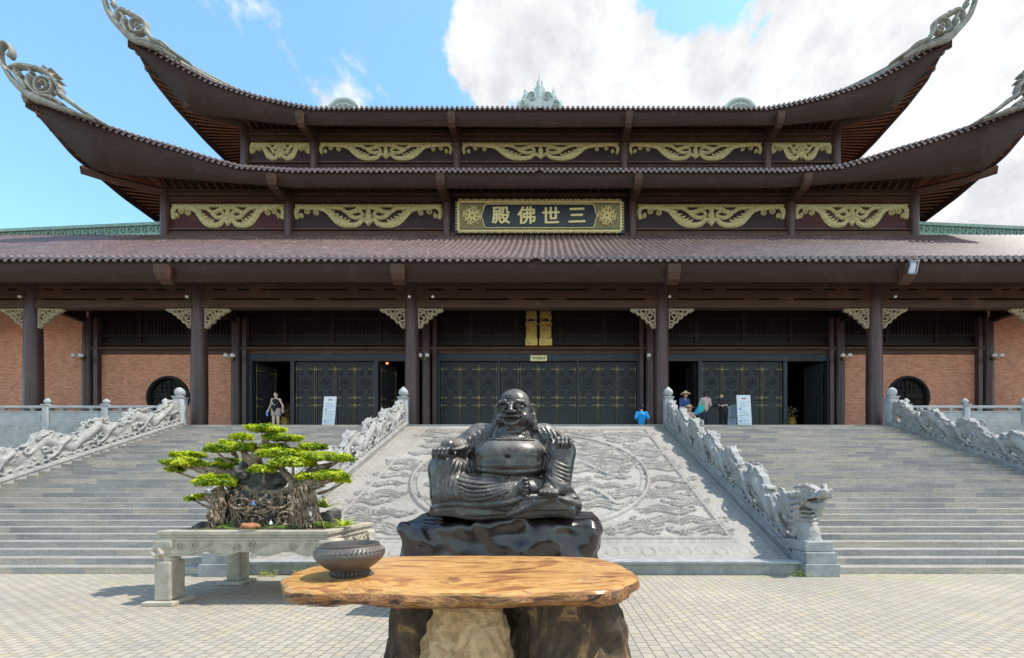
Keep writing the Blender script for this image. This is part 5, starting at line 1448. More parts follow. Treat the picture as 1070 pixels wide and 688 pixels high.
    def surf(ab, guess):
        """depth of the front of the body behind each point"""
        out = []
        for (a, b), g_ in zip(ab, guess):
            i = int(round((a - f.lo[0]) / f.h)); k2 = int(round((b - f.lo[2]) / f.h))
            if 0 <= i < base_v.shape[0] and 0 <= k2 < base_v.shape[2]:
                j = np.nonzero(base_v[i, :, k2] < 0)[0]
                if len(j): out.append(float(f.ax[1][j[0]])); continue
            out.append(None)
        ok = [i for i, o in enumerate(out) if o is not None]
        if not ok: return list(guess)
        out = list(np.interp(range(len(out)), ok, [out[i] for i in ok])); k3 = np.array(out)
        if len(k3) > 4: k3[1:-1] = (k3[:-2] + k3[1:-1] * 2 + k3[2:]) / 4
        return list(k3)
    def fold(pts, y, r0=.02, r1=None, k=.010):
        q = smooth_path([(*u(a, b), yy) for (a, b), yy in zip(pts, y if isinstance(y, (list, tuple)) else [y] * len(pts))], 5)
        n = len(q); ys = surf([(a, b) for a, b, yy in q], [yy for a, b, yy in q]); r0 *= 1.45
        rr_ = list(np.interp(np.linspace(0, 1, n), [0, .5, 1], [r0 * .6, r0, (r1 if r1 else r0 * .5)]))
        if r0 < .028: f.tube([(a, ys[i] - .004, b - rr_[i] * 1.15) for i, (a, b, yy) in enumerate(q)], [v * .62 for v in rr_], .008, 'sub')
        f.tube([(a, ys[i] + rr_[i] * .15, b) for i, (a, b, yy) in enumerate(q)], rr_, k)
    for dx in (0, 1, 2):
        o = dx * 13
        fold([(310 - o, 195 + o * .3), (282 - o, 240), (245 - o, 292), (220 - o, 335), (232 - o, 378 + o * .5), (262 - o, 405)], [-.10 + .02 * dx, -.22 + .02 * dx, -.34 + .04 * dx, -.38 + .05 * dx, -.42 + .03 * dx, -.44], .026 - .003 * dx)
        fold([(508 + o, 195), (540 + o, 245), (562 + o, 300), (578 + o, 345), (565 + o, 385), (540 + o, 405)], [-.10, -.22 + .02 * dx, -.32 + .04 * dx, -.34 + .04 * dx, -.40, -.46], .026 - .003 * dx)
    fold([(232, 395), (300, 404), (400, 412), (500, 406), (560, 392)], [-.42, -.54, -.585, -.55, -.44], .028, .024)
    fold([(240, 415), (320, 425), (420, 430), (520, 420)], [-.43, -.52, -.56, -.50], .022)
    # sleeve folds, viewer's left
    for j in range(5):
        fold([(262 - j * 20, 205 + j * 17), (272 - j * 22, 250 + j * 12), (250 - j * 22, 290 + j * 6), (228 - j * 20, 315 + j * 1)], [-.08 - .015 * j, -.16, -.24, -.32], .017)
    for j in range(4): fold([(170 + j * 14, 330 + j * 10), (200 + j * 12, 365 + j * 8), (215 + j * 12, 410)], [-.38, -.40, -.44], .016)
    # left knee folds curling down the shin
    for j in range(6):
        a = j * 22
        fold([(118 + a * .55, 345 + a * .20), (92 + a * .75, 375 + a * .28), (70 + a * .85, 425 + a * .22), (74 + a * .80, 480 + a * .14), (104 + a * .72, 535 - a * .05)], [-.50, -.50, -.46, -.49, -.50], .017)
    # shin and lap folds
    for j in range(6):
        fold([(165 + j * 8, 425 + j * 17), (230, 438 + j * 18), (310, 446 + j * 15), (390, 436 + j * 12), (450 - j * 6, 420 + j * 10)], [-.53, -.59, -.62 + .01 * j, -.62 + .02 * j, -.58], .015)
    for j in range(4): fold([(330 + j * 30, 545), (360 + j * 25, 500), (400 + j * 16, 460), (440 + j * 5, 430)], [-.52, -.60, -.62, -.58], .015)
    # right shin folds and hem
    for j in range(7):
        fold([(572 + j * 4, 330 + j * 14), (600, 365 + j * 17), (640, 385 + j * 17), (668, 390 + j * 19)], [-.50, -.56, -.54 - .004 * j, -.40], .015)
    for j in range(5): fold([(560 + j * 8, 425 + j * 7), (615, 455 + j * 8), (670, 478 + j * 9), (708 - j * 3, 520)], [-.56, -.58, -.55, -.46], .018)
    for j in range(3): fold([(560 + j * 24, 205 + j * 8), (585 + j * 22, 245), (592 + j * 22, 275)], [-.06, -.08, -.16], .017)
    # folds on the seat cloth
    fold([(60, 560), (150, 545), (260, 552), (380, 540), (470, 520), (560, 515)], [-.54, -.60, -.60, -.60, -.62, -.62], .03)
    fold([(400, 592), (480, 560), (560, 530), (620, 520)], [-.58, -.62, -.64, -.63], .03)
    fold([(620, 520), (680, 540), (714, 555), (700, 590)], [-.60, -.52, -.46, -.42], .03)
    # ear lobe rests
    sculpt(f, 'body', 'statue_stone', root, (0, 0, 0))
    # head
    h = Field((-.34, -.34, -.36), (.34, .30, .34), .0062)
    h.ell((0, .02, .07), (.198, .225, .215), 0); h.ell((0, -.01, -.09), (.212, .205, .17), .05); h.ell((0, -.03, -.19), (.165, .165, .10), .04)
    for s in (-1, 1):
        h.ell((s * .105, -.155, -.075), (.085, .065, .075), .035)
        h.tube([(s * .025, -.222, .075), (s * .07, -.225, .112), (s * .125, -.195, .105), (s * .17, -.135, .06)], [.014, .022, .022, .012], .014)
        h.ell((s * .088, -.195, .045), (.056, .032, .030), .015)
        h.tube([(s * .04, -.232, .025), (s * .065, -.238, .040), (s * .10, -.228, .040), (s * .142, -.192, .018)], [.007, .011, .011, .006], .005, 'sub')
        h.tube([(s * .045, -.224, .005), (s * .09, -.228, .008), (s * .14, -.195, -.006)], [.007, .010, .006], .010)
        h.ell((s * .034, -.245, -.008), (.026, .028, .020), .010); h.ell((s * .016, -.262, -.026), (.010, .014, .008), .005, 'sub')
        h.tube([(s * .048, -.245, -.02), (s * .085, -.235, -.045), (s * .112, -.215, -.075)], [.009, .014, .010], .010, 'sub')
        h.tube([(s * .10, -.21, -.085), (s * .125, -.20, -.065)], [.012, .008], .008, 'sub')
        # ears with long lobes
        h.ell((s * .212, .03, .03), (.022, .050, .085), .012); h.tube([(s * .222, .0, -.03), (s * .232, -.015, -.12), (s * .238, -.02, -.19)], [.030, .034, .045], .015)
        h.tube([(s * .225, .0, .09), (s * .236, .05, .09), (s * .236, .075, .03), (s * .232, .04, -.04)], [.012, .013, .013, .01], .008)
        h.ell((s * .234, .015, .03), (.015, .025, .045), .008, 'sub')
    h.tube([(0, -.205, .09), (0, -.245, .04), (0, -.268, .0)], [.020, .023, .034], .018)
    h.ell((0, -.235, -.098), (.098, .075, .050), .006, 'sub'); h.ell((0, -.23, -.066), (.118, .06, .020), .008, 'sub')
    h.tube([(-.092, -.215, -.064), (-.05, -.246, -.058), (0, -.256, -.056), (.05, -.246, -.058), (.092, -.215, -.064)], [.008, .012, .014, .012, .008], .008)
    h.tube([(-.094, -.205, -.090), (-.058, -.230, -.138), (0, -.243, -.152), (.058, -.230, -.138), (.094, -.205, -.090)], [.013, .020, .025, .020, .013], .008)
    h.tube([(-.06, -.222, -.072), (0, -.236, -.070), (.06, -.222, -.072)], [.010, .012, .010], .003)
    h.ell((0, -.205, -.19), (.062, .035, .036), .022)
    h.tube([(-.13, -.15, -.20), (-.07, -.19, -.235), (0, -.205, -.245), (.07, -.19, -.235), (.13, -.15, -.20)], [.012, .02, .022, .02, .012], .025)
    for zz in (.15, .175): h.tube([(-.10, -.185, zz), (0, -.205, zz + .006), (.10, -.185, zz)], [.004, .006, .004], .012)
    hx, hz = u(412, 118)
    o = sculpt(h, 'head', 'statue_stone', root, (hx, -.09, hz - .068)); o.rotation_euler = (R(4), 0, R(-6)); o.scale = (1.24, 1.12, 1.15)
    # bead necklace
    m = MB()
    path = smooth_path([(*u(340, 195), -.17), (*u(333, 228), -.225), (*u(345, 255), -.29), (*u(395, 268), -.335), (*u(455, 266), -.32), (*u(470, 240), -.27), (*u(466, 200), -.18)], 8)
    path2 = smooth_path([(*u(318, 200), -.14), (*u(306, 235), -.20), (*u(302, 266), -.275), (*u(350, 272), -.325), (*u(420, 274), -.335), (*u(500, 270), -.29), (*u(498, 240), -.23), (*u(482, 205), -.17)], 8)
    for pth in (path, path2):
        ys_ = surf([(a, b) for a, b, c_ in pth], [c_ for a, b, c_ in pth]); pth = [(a, b, y_ - .012) for (a, b, c_), y_ in zip(pth, ys_)]
        acc = 0; last = None
        for i in range(len(pth) - 1):
            a = np.array(pth[i]); b = np.array(pth[i + 1]); L = np.linalg.norm(b - a); t = 0
            while acc + (L - t)   >= .034:
                t += .034 - acc; acc = 0; q = a + (b - a) * t / L; m.ball((q[0], q[2], q[1]), .019, 5)
            acc += L - t
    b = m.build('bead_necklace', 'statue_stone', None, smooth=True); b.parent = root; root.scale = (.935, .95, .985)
    return root
statue()

# ---------------------------------------------------------------- bonsai in a stone planter
def planter():
    x0, x1, y0, y1 = -4.84, -2.48, 5.62, 7.07; top = PZ(555, 5.62)
    root = empty('stone_planter', ((x0 + x1) / 2, (y0 + y1) / 2, 0), 'carved grey stone planter table on four stout legs holding the bonsai', 'planter')
    m = MB()
    def ring(a, z0, z1, t=.16, ch=.01):
        m.box(x0 - a, x1 + a, y0 - a, y0 - a + t, z0, z1, ch); m.box(x0 - a, x1 + a, y1 + a - t, y1 + a, z0, z1, ch)
        m.box(x0 - a, x0 - a + t, y0 - a + t, y1 + a - t, z0, z1, ch); m.box(x1 + a - t, x1 + a, y0 - a + t, y1 + a - t, z0, z1, ch)
    ring(0, top - .055, top); ring(-.03, top - .10, top - .0552); ring(-.005, top - .128, top - .1002); 
    m.box(x0 + .06, x1 - .06, y0 + .06, y1 - .06, top - .30, top - .128)
    m.build('tray', 'planter_stone', root)
    # carved apron
    m = MB(); za, zb = top - .13, top - .30
    for side in range(4):
        if side == 0: org, ax, L = (x0 + .02, y0 + .03, 0), (1, 0, 0), x1 - x0 - .04
        if side == 1: org, ax, L = (x1 - .03, y0 + .02, 0), (0, 1, 0), y1 - y0 - .04
        if side == 2: org, ax, L = (x1 - .02, y1 - .03, 0), (-1, 0, 0), x1 - x0 - .04
        if side == 3: org, ax, L = (x0 + .03, y1 - .02, 0), (0, -1, 0), y1 - y0 - .04
        n = 60; low = [(L * i / n, zb + .035 * math.cos(i / n * 2 * math.pi * (4 if L > 2 else 3)) - .02 + .10 * max(0, (1 - min(i, n - i) / 6)) * -1) for i in range(n + 1)]
        ax_ = Vector(ax); nrm = ax_.cross(Vector((0, 0, 1))); o = Vector(org)
        vs = []; fs = []
        for (a, z) in low: vs += [o + ax_ * a + Vector((0, 0, z)), o + ax_ * a + Vector((0, 0, za)), o + ax_ * a + Vector((0, 0, z)) - nrm * .06, o + ax_ * a + Vector((0, 0, za)) - nrm * .06]
        for i in range(n): k = i * 4; fs += [(k, k + 4, k + 5, k + 1), (k + 2, k + 3, k + 7, k + 6), (k, k + 2, k + 6, k + 4)]
        m.add(vs, fs)
        m.stroke([(a, z + .012) for a, z in low], .022, .018, org=o, ax=ax, az=(0, 0, 1))
        q = 6 if L > 2 else 4
        for i in range(q):
            c = L * (i + .5) / q; s = 1 if i % 2 else -1
            m.stroke(spiral(c - s * .09, (za + zb) / 2 + .01, .055, .012, 0, 1.3 * s, 18), .02, .018, org=o, ax=ax)
            m.stroke([(c - .12 * s, (za + zb) / 2 - .045), (c, (za + zb) / 2 - .015), (c + .16 * s, (za + zb) / 2 + .05)], [.018, .026, .01], .018, org=o, ax=ax)
    m.build('carved_apron', 'planter_stone', root)
    for i, (lx, ly) in enumerate(((x0 + .09, y0 + .11), (x1 - .02, y0 + .11), (x0 + .12, y1 - .12), (x1 - .1, y1 - .12))):
        m = MB(); w_ = .118
        m.box(lx - w_, lx + w_, ly - w_, ly + w_, .055, .60, .03)
        # curled knee under the tray
        s = -1 if i % 2 == 0 else 1
        f = Field((-.28, -.24, -.05), (.28, .24, .32), .012); f.box((0, 0, .24), (.14, .12, .07), .04); f.ell((s * .03, -.02, .13), (.13, .11, .09), .03); f.ell((-s * .03, 0, .03), (.09, .10, .07), .03); f.tube([(s * .12, -.10, .20), (s * .15, -.115, .13), (s * .08, -.125, .08), (s * .0, -.125, .12), (s * .04, -.12, .17)], .022, .008)
        leg = m.build('leg', 'planter_stone', root); kn = sculpt(f, 'curled_knee', 'planter_stone', None, (lx, ly, .585)); kn.parent = leg; kn.location = kn.location - parent_world(leg)
        m = MB(); m.box(lx - .21, lx + .21, ly - .20, ly + .20, 0.002, .056, .01); ft = m.build('foot_slab', 'planter_stone', leg)
    # soil
    g_ = []
    nx, ny = 60, 40
    A = np.empty((nx, ny, 3))
    for i in range(nx):
        for j in range(ny):
            x = x0 + .1 + (x1 - x0 - .2) * i / (nx - 1); y = y0 + .1 + (y1 - y0 - .2) * j / (ny - 1); e = min(i, nx - 1 - i, j * 1.3, (ny - 1 - j) * 1.3) / 12
            A[i, j] = (x, y, top - .035 + .09 * min(1, e) * (1 + .6 * mnoise.noise(Vector((x * 3, y * 3, 0)))) + .025 * mnoise.noise(Vector((x * 12, y * 12, 1))))
    o = link('soil', grid_mesh('soil', A), 'soil'); o.parent = root; o.location = -root.location
    return x0, x1, y0, y1, top
PL = planter()

def leaves_mesh(pads, n_per_m2, size, seed):
    r = np.random.default_rng(seed); V = []; tone = []
    for (c, rad) in pads:
        n = int(n_per_m2 * math.pi * rad[0] * rad[1])
        u = r.normal(size=(n, 3)); u /= np.linalg.norm(u, axis=1)[:, None]
        low = u[:, 2] < -.25; u[low, 2] *= -1
        rr = r.uniform(.62, 1.08, n)[:, None] ** .8
        # uneven clumps over the pad
        nc = max(6, int(26 * rad[0] * rad[1] / .12)); cc = r.normal(size=(nc, 3)); cc /= np.linalg.norm(cc, axis=1)[:, None]; cc[:, 2] = np.abs(cc[:, 2])
        dd = ((u[:, None, :] - cc[None]) ** 2).sum(2); near = np.sqrt(dd.min(1)); lump = 1.12 - .42 * np.clip(near / .55, 0, 1); ct = r.uniform(.2, .85, nc)[dd.argmin(1)]
        p = np.array(c) + u * rr * lump[:, None] * np.array(rad)
        nrm = u * np.array([.5, .5, 1.0]) + r.normal(size=(n, 3)) * .55; nrm[:, 2] += .35; nrm /= np.linalg.norm(nrm, axis=1)[:, None]
        t = np.cross(nrm, r.normal(size=(n, 3))); t /= np.linalg.norm(t, axis=1)[:, None]; b = np.cross(nrm, t)
        s = r.uniform(.7, 1.3, n)[:, None] * size
        V.append(np.stack([p - t * s * .2, p + b * s * .42 + nrm * s * .1, p + t * s * 1.1, p - b * s * .42 + nrm * s * .1], 1).reshape(-1, 3))
        tone.append(np.repeat(np.clip(ct + r.normal(size=n) * .24, 0, 1), 4))
    V = np.concatenate(V); T = np.concatenate(tone); Q_ = np.arange(len(V)).reshape(-1, 4)
    me = np_mesh('foliage', V, Q_, False); ca = me.color_attributes.new('tone', 'FLOAT_COLOR', 'POINT'); ca.data.foreach_set('color', np.repeat(T[:, None], 4, 1).astype(np.float32).ravel()); return me
def bonsai():
    x0, x1, y0, y1, top = PL; D = 6.35; root = empty('bonsai', (PX(270, D), D, top), 'old bonsai with flat bright green leaf pads and tangled aerial roots, in the planter', 'bonsai')
    def q(X, Y, dy=0): return P(160 + X / 4.652, 430 + Y / 4.652, D + dy)
    pads_px = [(555, 92, 92, 21, .1), (435, 130, 62, 24, .25), (350, 150, 26, 10, .3), (640, 134, 98, 18, .15), (310, 190, 74, 27, -.1), (440, 182, 78, 28, .1), (385, 160, 50, 12, .3), (170, 217, 76, 19, .15), (150, 257, 92, 27, -.1), (110, 287, 44, 17, 0),
               (235, 272, 84, 22, .2), (345, 272, 72, 22, .25), (360, 240, 60, 12, .35), (595, 180, 70, 22, .2), (610, 215, 95, 28, -.1), (780, 178, 64, 25, .1), (700, 195, 60, 16, .3), (680, 258, 105, 30, -.2), (800, 228, 98, 28, 0), (905, 235, 70, 28, .1),
               (540, 287, 66, 24, -.25), (315, 352, 98, 38, -.3), (335, 330, 60, 15, -.15), (760, 322, 80, 22, -.15), (860, 322, 92, 25, -.3), (925, 340, 45, 20, -.2), (880, 298, 50, 13, .05), (200, 427, 46, 18, -.1), (240, 415, 30, 12, -.15)]
    pads = []
    for X, Y, a, b, dy in pads_px:
        c = q(X, Y, dy); k = (D + dy) / F / 4.652; pads.append((tuple(c), (a * k * 1.0, max(.14, a * k * .85), b * k * 1.22)))
    me = leaves_mesh(pads, 17000, .034, 3); o = link('foliage', me, 'bonsai_leaf'); o.parent = root; o.location = -root.location
    # trunks and branches
    m = MB(); r = random.Random(9)
    def limb(pts, rad, n=10):
        pp = smooth_path([tuple(a) for a in pts], 5); k = len(pp); rr = np.interp(np.linspace(0, 1, k), np.linspace(0, 1, len(rad)), rad)
        pp = [Vector(a) + Vector((r.uniform(-1, 1), r.uniform(-1, 1), r.uniform(-1, 1))) * rr[i] * .10 for i, a in enumerate(pp)]
        m.tube(pp, [a * r.uniform(.9, 1.12) for a in rr], n)
    limb([q(320, 560, -.25), q(312, 480, -.22), q(325, 410, -.2), q(318, 370, -.25)], [.14, .10, .09, .06]); limb([q(300, 560, -.3), q(290, 500, -.3), q(318, 430, -.25)], [.08, .05, .05])
    limb([q(380, 570, 0), q(395, 480, 0), q(420, 380, .05), q(410, 310, .1)], [.18, .15, .12, .08]); limb([q(470, 570, .1), q(455, 460, .1), q(470, 330, .1), q(488, 240, .1)], [.17, .13, .12, .12]); limb([q(488, 250, .1), q(520, 190, .15), q(560, 120, .1)], [.11, .06, .03])
    limb([q(488, 250, .1), q(450, 215, .1), q(440, 190, .1)], [.10, .05, .03]); limb([q(420, 340, .1), q(380, 300, .1), q(330, 295, .2)], [.08, .05, .03]); limb([q(410, 330, .1), q(300, 285, .0), q(170, 270, -.1)], [.07, .04, .02])
    limb([q(710, 565, -.2), q(702, 470, -.2), q(725, 390, -.2), q(745, 345, -.2)], [.16, .11, .11, .09]); limb([q(800, 560, -.25), q(790, 470, -.25), q(765, 400, -.2), q(750, 350, -.2)], [.07, .045, .05, .06]); limb([q(745, 350, -.2), q(800, 345, -.25), q(870, 335, -.3)], [.08, .05, .03])
    limb([q(700, 400, -.1), q(680, 340, -.1), q(640, 300, -.1), q(600, 240, -.1)], [.10, .07, .05, .03]); limb([q(780, 300, 0), q(820, 270, 0), q(880, 255, 0)], [.045, .04, .025]); limb([q(690, 330, -.1), q(760, 300, 0), q(790, 290, 0)], [.06, .05, .04])
    limb([q(460, 380, 0), q(540, 400, -.1), q(620, 395, -.1), q(700, 370, -.15)], [.08, .06, .06, .07]); limb([q(310, 420, -.25), q(270, 415, -.2), q(230, 425, -.15)], [.05, .035, .02]); limb([q(560, 300, 0), q(570, 330, .1), q(560, 400, .1)], [.05, .07, .09])
    for X, Y, a, b, dy in pads_px:      # twigs into every pad
        c = q(X, Y + 6, dy); s = q(min(max(X, 420), 720) * .6 + X * .4, Y + 60, dy * .5)
        limb([s, (s + c) / 2 + Vector((0, 0, -.02)), c], [.03, .02, .012], 6)
    m.build('trunk', 'bark', root, smooth=True)
    m = MB()
    def root_line(x, dx, y0_, y1_, dyy, rad):
        pts = []; n = 7
        for i in range(n + 1):
            t = i / n; pts.append(tuple(q(x + dx * t + r.uniform(-12, 12), y0_ + (y1_ - y0_) * t, dyy + r.uniform(-.05, .05) + (-.12 * t))))
        m.tube(smooth_path(pts, 3), [rad * (1 - .35 * i / (3 * n)) for i in range(3 * n + 1)], 6)
    for _ in range(26): root_line(r.uniform(285, 350), r.uniform(-35, 25), 385, 565, -.3, r.uniform(.008, .02))
    for _ in range(40): root_line(r.uniform(680, 790), r.uniform(-30, 40), r.uniform(350, 420), 565, -.3, r.uniform(.007, .02))
    for _ in range(34): root_line(r.uniform(380, 680), r.uniform(-60, 60), r.uniform(370, 460), 568, -.25, r.uniform(.007, .018))
    for _ in range(24):      # looping roots over the rock
        cx, cy = r.uniform(420, 660), r.uniform(430, 540); a0 = r.uniform(0, 6); R0 = r.uniform(15, 50)
        m.tube([tuple(q(cx + R0 * 1.3 * math.cos(a0 + t), cy + R0 * .8 * math.sin(a0 + t), -.42 + .04 * math.sin(3 * t))) for t in np.linspace(0, 3.6, 16)], r.uniform(.008, .016), 6)
    m.build('aerial_roots', 'bark', root, smooth=True)
    # rocks under the roots
    f = Field((-1.15, -.55, -.1), (1.15, .55, 1.0), .022); c0 = Vector(root.location)
    def rk(X, Y, a, b, dy): c = q(X, Y, dy) - c0; k = D / F / 4.652; f.ell((c.x, c.y, c.z), (a * k, .28, b * k), .05)
    for a in ((560, 345, 65, 55, .12), (470, 440, 80, 70, .05), (600, 480, 85, 80, 0), (390, 500, 70, 60, 0), (540, 540, 150, 45, -.05), (670, 520, 60, 60, 0), (480, 300, 38, 70, .15), (310, 560, 70, 25, -.1), (860, 520, 60, 30, 0), (850, 550, 110, 22, -.05)): rk(*a)
    f.warp(.05, 16, 2); f.warp(.02, 42, 6)
    sculpt(f, 'rockery', 'bonsai_rock', root)
    # mossy clumps
    f = Field((-1.15, -.65, -.08), (1.2, .5, .25), .02)
    for X, Y, a, b, dy in ((370, 560, 60, 14, -.3), (620, 560, 90, 10, -.35), (520, 566, 200, 9, -.3), (830, 548, 60, 16, -.3), (900, 560, 90, 12, -.2), (290, 568, 60, 8, -.2)): 
        c = q(X, Y, dy) - c0; k = D / F / 4.652; f.ell((c.x, c.y, c.z), (a * k, .16, b * k), .03)
    f.warp(.02, 30, 2); sculpt(f, 'moss', 'moss_green', root)
bonsai()
def small_plants():
    D = 6.1
    def q(X, Y, dy=0): return P(160 + X / 4.652, 430 + Y / 4.652, D + dy)
    specs = [((835, 470), 46, .30, 'feathery green fern growing at the right foot of the bonsai, the taller of the ferns', 6), ((930, 560), 44, .26, 'pale green fern at the right end of the planter', 8), ((835, 566), 30, .15, 'low dark green fern on the front rim of the planter', 10)]
    for i, ((X, Y), n, L, lab, seed) in enumerate(specs):
        b = q(X, Y, 0 if i else .15); root = empty('fern', b, lab, 'fern', 'ferns in the planter'); r = random.Random(seed); m = MB()
        for k in range(n // 2):
            a = r.uniform(0, 6.28); el = r.uniform(.3, 1.2); l = L * r.uniform(.6, 1.1); d = Vector((math.cos(a) * math.cos(el), math.sin(a) * math.cos(el), math.sin(el)))
            pts = [b + d * l * t + Vector((0, 0, -.35 * l * t * t)) for t in np.linspace(0, 1, 8)]
            m.tube(pts, [.003] * 8, 4); sd = d.cross(Vector((0, 0, 1))).normalized()
            for j in range(1, 8):
                for s in (-1, 1):
                    p = pts[j]; w_ = l * .22 * (1 - j / 9); t = (pts[j] - pts[j - 1]).normalized(); e = p + (sd * s + t * .5) * w_
                    m.quad(p - t * .008, p + (sd * s) * w_ * .5 - t * .012, e, p + t * .008)
        me = m.mesh('fronds'); ca = me.color_attributes.new('tone', 'FLOAT_COLOR', 'POINT'); v = np.random.default_rng(seed).uniform(.3 + .15 * (i == 1), .75, len(me.vertices)); ca.data.foreach_set('color', np.repeat(v[:, None], 4, 1).astype(np.float32).ravel())
        o = link('fronds', me, 'bonsai_leaf'); o.parent = root; o.location = -b
    # weeds growing in the joints at the foot of the stairs
    for (x, y, lab, sd) in ((-4.55, 7.45, 'tuft of bright green weeds against the ramp kerb under the planter', 3), (5.0, 7.42, 'small green weeds beside the right dragon pedestal', 5), (-3.95, 7.5, 'thin sprig of weeds on the kerb between planter and table', 8)):
        b = Vector((x, y, 0)); root = empty('weed', b, lab, 'weed', 'weeds along the kerb'); r = random.Random(sd); m = MB()
        for k in range(60):
            a = r.uniform(0, 6.28); p = b + Vector((r.uniform(-.18, .18), r.uniform(-.06, .05), r.uniform(0, .10))); s = r.uniform(.02, .045); d = Vector((math.cos(a), math.sin(a), r.uniform(.2, .8))) * s; sd_ = d.cross(Vector((0, 0, 1))).normalized() * s * .4
            m.quad(p, p + d * .5 + sd_, p + d, p + d * .5 - sd_)
        me = m.mesh('leaves'); ca = me.color_attributes.new('tone', 'FLOAT_COLOR', 'POINT'); v = np.random.default_rng(sd).uniform(.3, .8, len(me.vertices)); ca.data.foreach_set('color', np.repeat(v[:, None], 4, 1).astype(np.float32).ravel())
        o = link('leaves', me, 'bonsai_leaf'); o.parent = root; o.location = -b
    # a terracotta bridge, two figurines
    b = q(468, 562, -.45); root = empty('terracotta_tile', b, 'flat orange terracotta ornament lying at the foot of the bonsai roots', 'ornament')
    f = Field((-.2, -.1, -.03), (.2, .1, .12), .008); f.ell((0, 0, .01), (.14, .06, .035), .0); f.ell((.05, 0, .035), (.07, .05, .022), .02); f.warp(.012, 40, 2); sculpt(f, 'tile', 'terracotta', root)
    for (X, Y, dy, mat, lab) in ((486, 455, -.38, 'plastic_blue', 'tiny blue robed figurine sitting among the bonsai roots'), (572, 550, -.5, 'cloth_white', 'tiny pale figurine standing on the soil in front of the roots')):
        b = q(X, Y, dy); root = empty('figurine', b, lab, 'figurine', 'figurines in the bonsai'); m = MB(); m.lathe([(.018, 0), (.020, .012), (.014, .035), (.008, .045)], b, 12); m.build('robe', mat, root, smooth=True); m = MB(); m.ball((b.x, b.y, b.z + .053), .010, 6); m.build('head', 'skin', root, smooth=True)
small_plants()

# ================================================================ lamps, boards and gilded pieces
def wall_lamp(x, y, z, n, lab):
    root = empty('wall_lamp', (x, y, z), lab, 'lamp', 'globe lamps on the inner columns'); m = MB()
    m.box(x - .05, x + .05, y, y + .06, z - .12, z + .08, .01)
    sp = (-.17, .17) if n == 2 else (-.03,)
    for s in sp: m.tube([(x, y + .0, z - .06), (x + s * .5, y - .12, z - .12), (x + s, y - .16, z - .05)], .018, 8); m.lathe([(.03, 0), (.06, .03), (.05, .05)], (x + s, y - .16, z - .05), 10)
    m.build('bracket', 'brass', root, smooth=True)
    for s in sp: m = MB(); m.ball((x + s, y - .16, z + .07), .105, 8); m.build('globe', 'lamp_glass', root, smooth=True)
for x, n, lab in ((-22.75, 2, 'twin globe lamp on the dark column between the two brick bays at far left'), (-15.25, 2, 'twin globe lamp on the column at the left end of the left doorway'), (-5.64, 2, 'twin globe lamp on the column left of the central doors'),
                  (5.52, 1, 'single globe lamp on the column right of the central doors'), (15.25, 2, 'twin globe lamp on the column at the right end of the right doorway'), (22.75, 2, 'twin globe lamp on the dark column beside the right round window')):
    wall_lamp(x, DI - .30, zi(376), n, lab)
def floodlight():
    x, y, z = PX(951, E1 - .1), E1 - .05, PZ(277, E1); root = empty('floodlight', (x, y, z), 'metal framed floodlight hanging from the eave fascia at the right', 'floodlight')
    m = MB(); dx = .35
    for o in (0, .30): m.tube([(x + o - .05, y - .18, z + .12), (x + o - .30, y - .32, z - .55)], .03, 6)
    m.tube([(x - .30, y - .32, z - .55), (x, y - .32, z - .55)], .03, 6); m.tube([(x - .1, y, z), (x - .1, y - .2, z + .02), (x + .25, y - .2, z + .02), (x + .25, y, z)], .02, 6); m.build('frame', 'metal_grey', root)
    m = MB(); m.add([(x - .27, y - .30, z - .5), (x - .03, y - .30, z - .5), (x + .17, y - .18, z + .06), (x - .07, y - .18, z + .06), (x - .27, y - .22, z - .5), (x - .03, y - .22, z - .5), (x + .17, y - .10, z + .06), (x - .07, y - .10, z + .06)], [(0, 1, 2, 3), (7, 6, 5, 4), (0, 4, 5, 1), (1, 5, 6, 2), (2, 6, 7, 3), (3, 7, 4, 0)]); m.build('lamp_head', 'board_text', root)
floodlight()
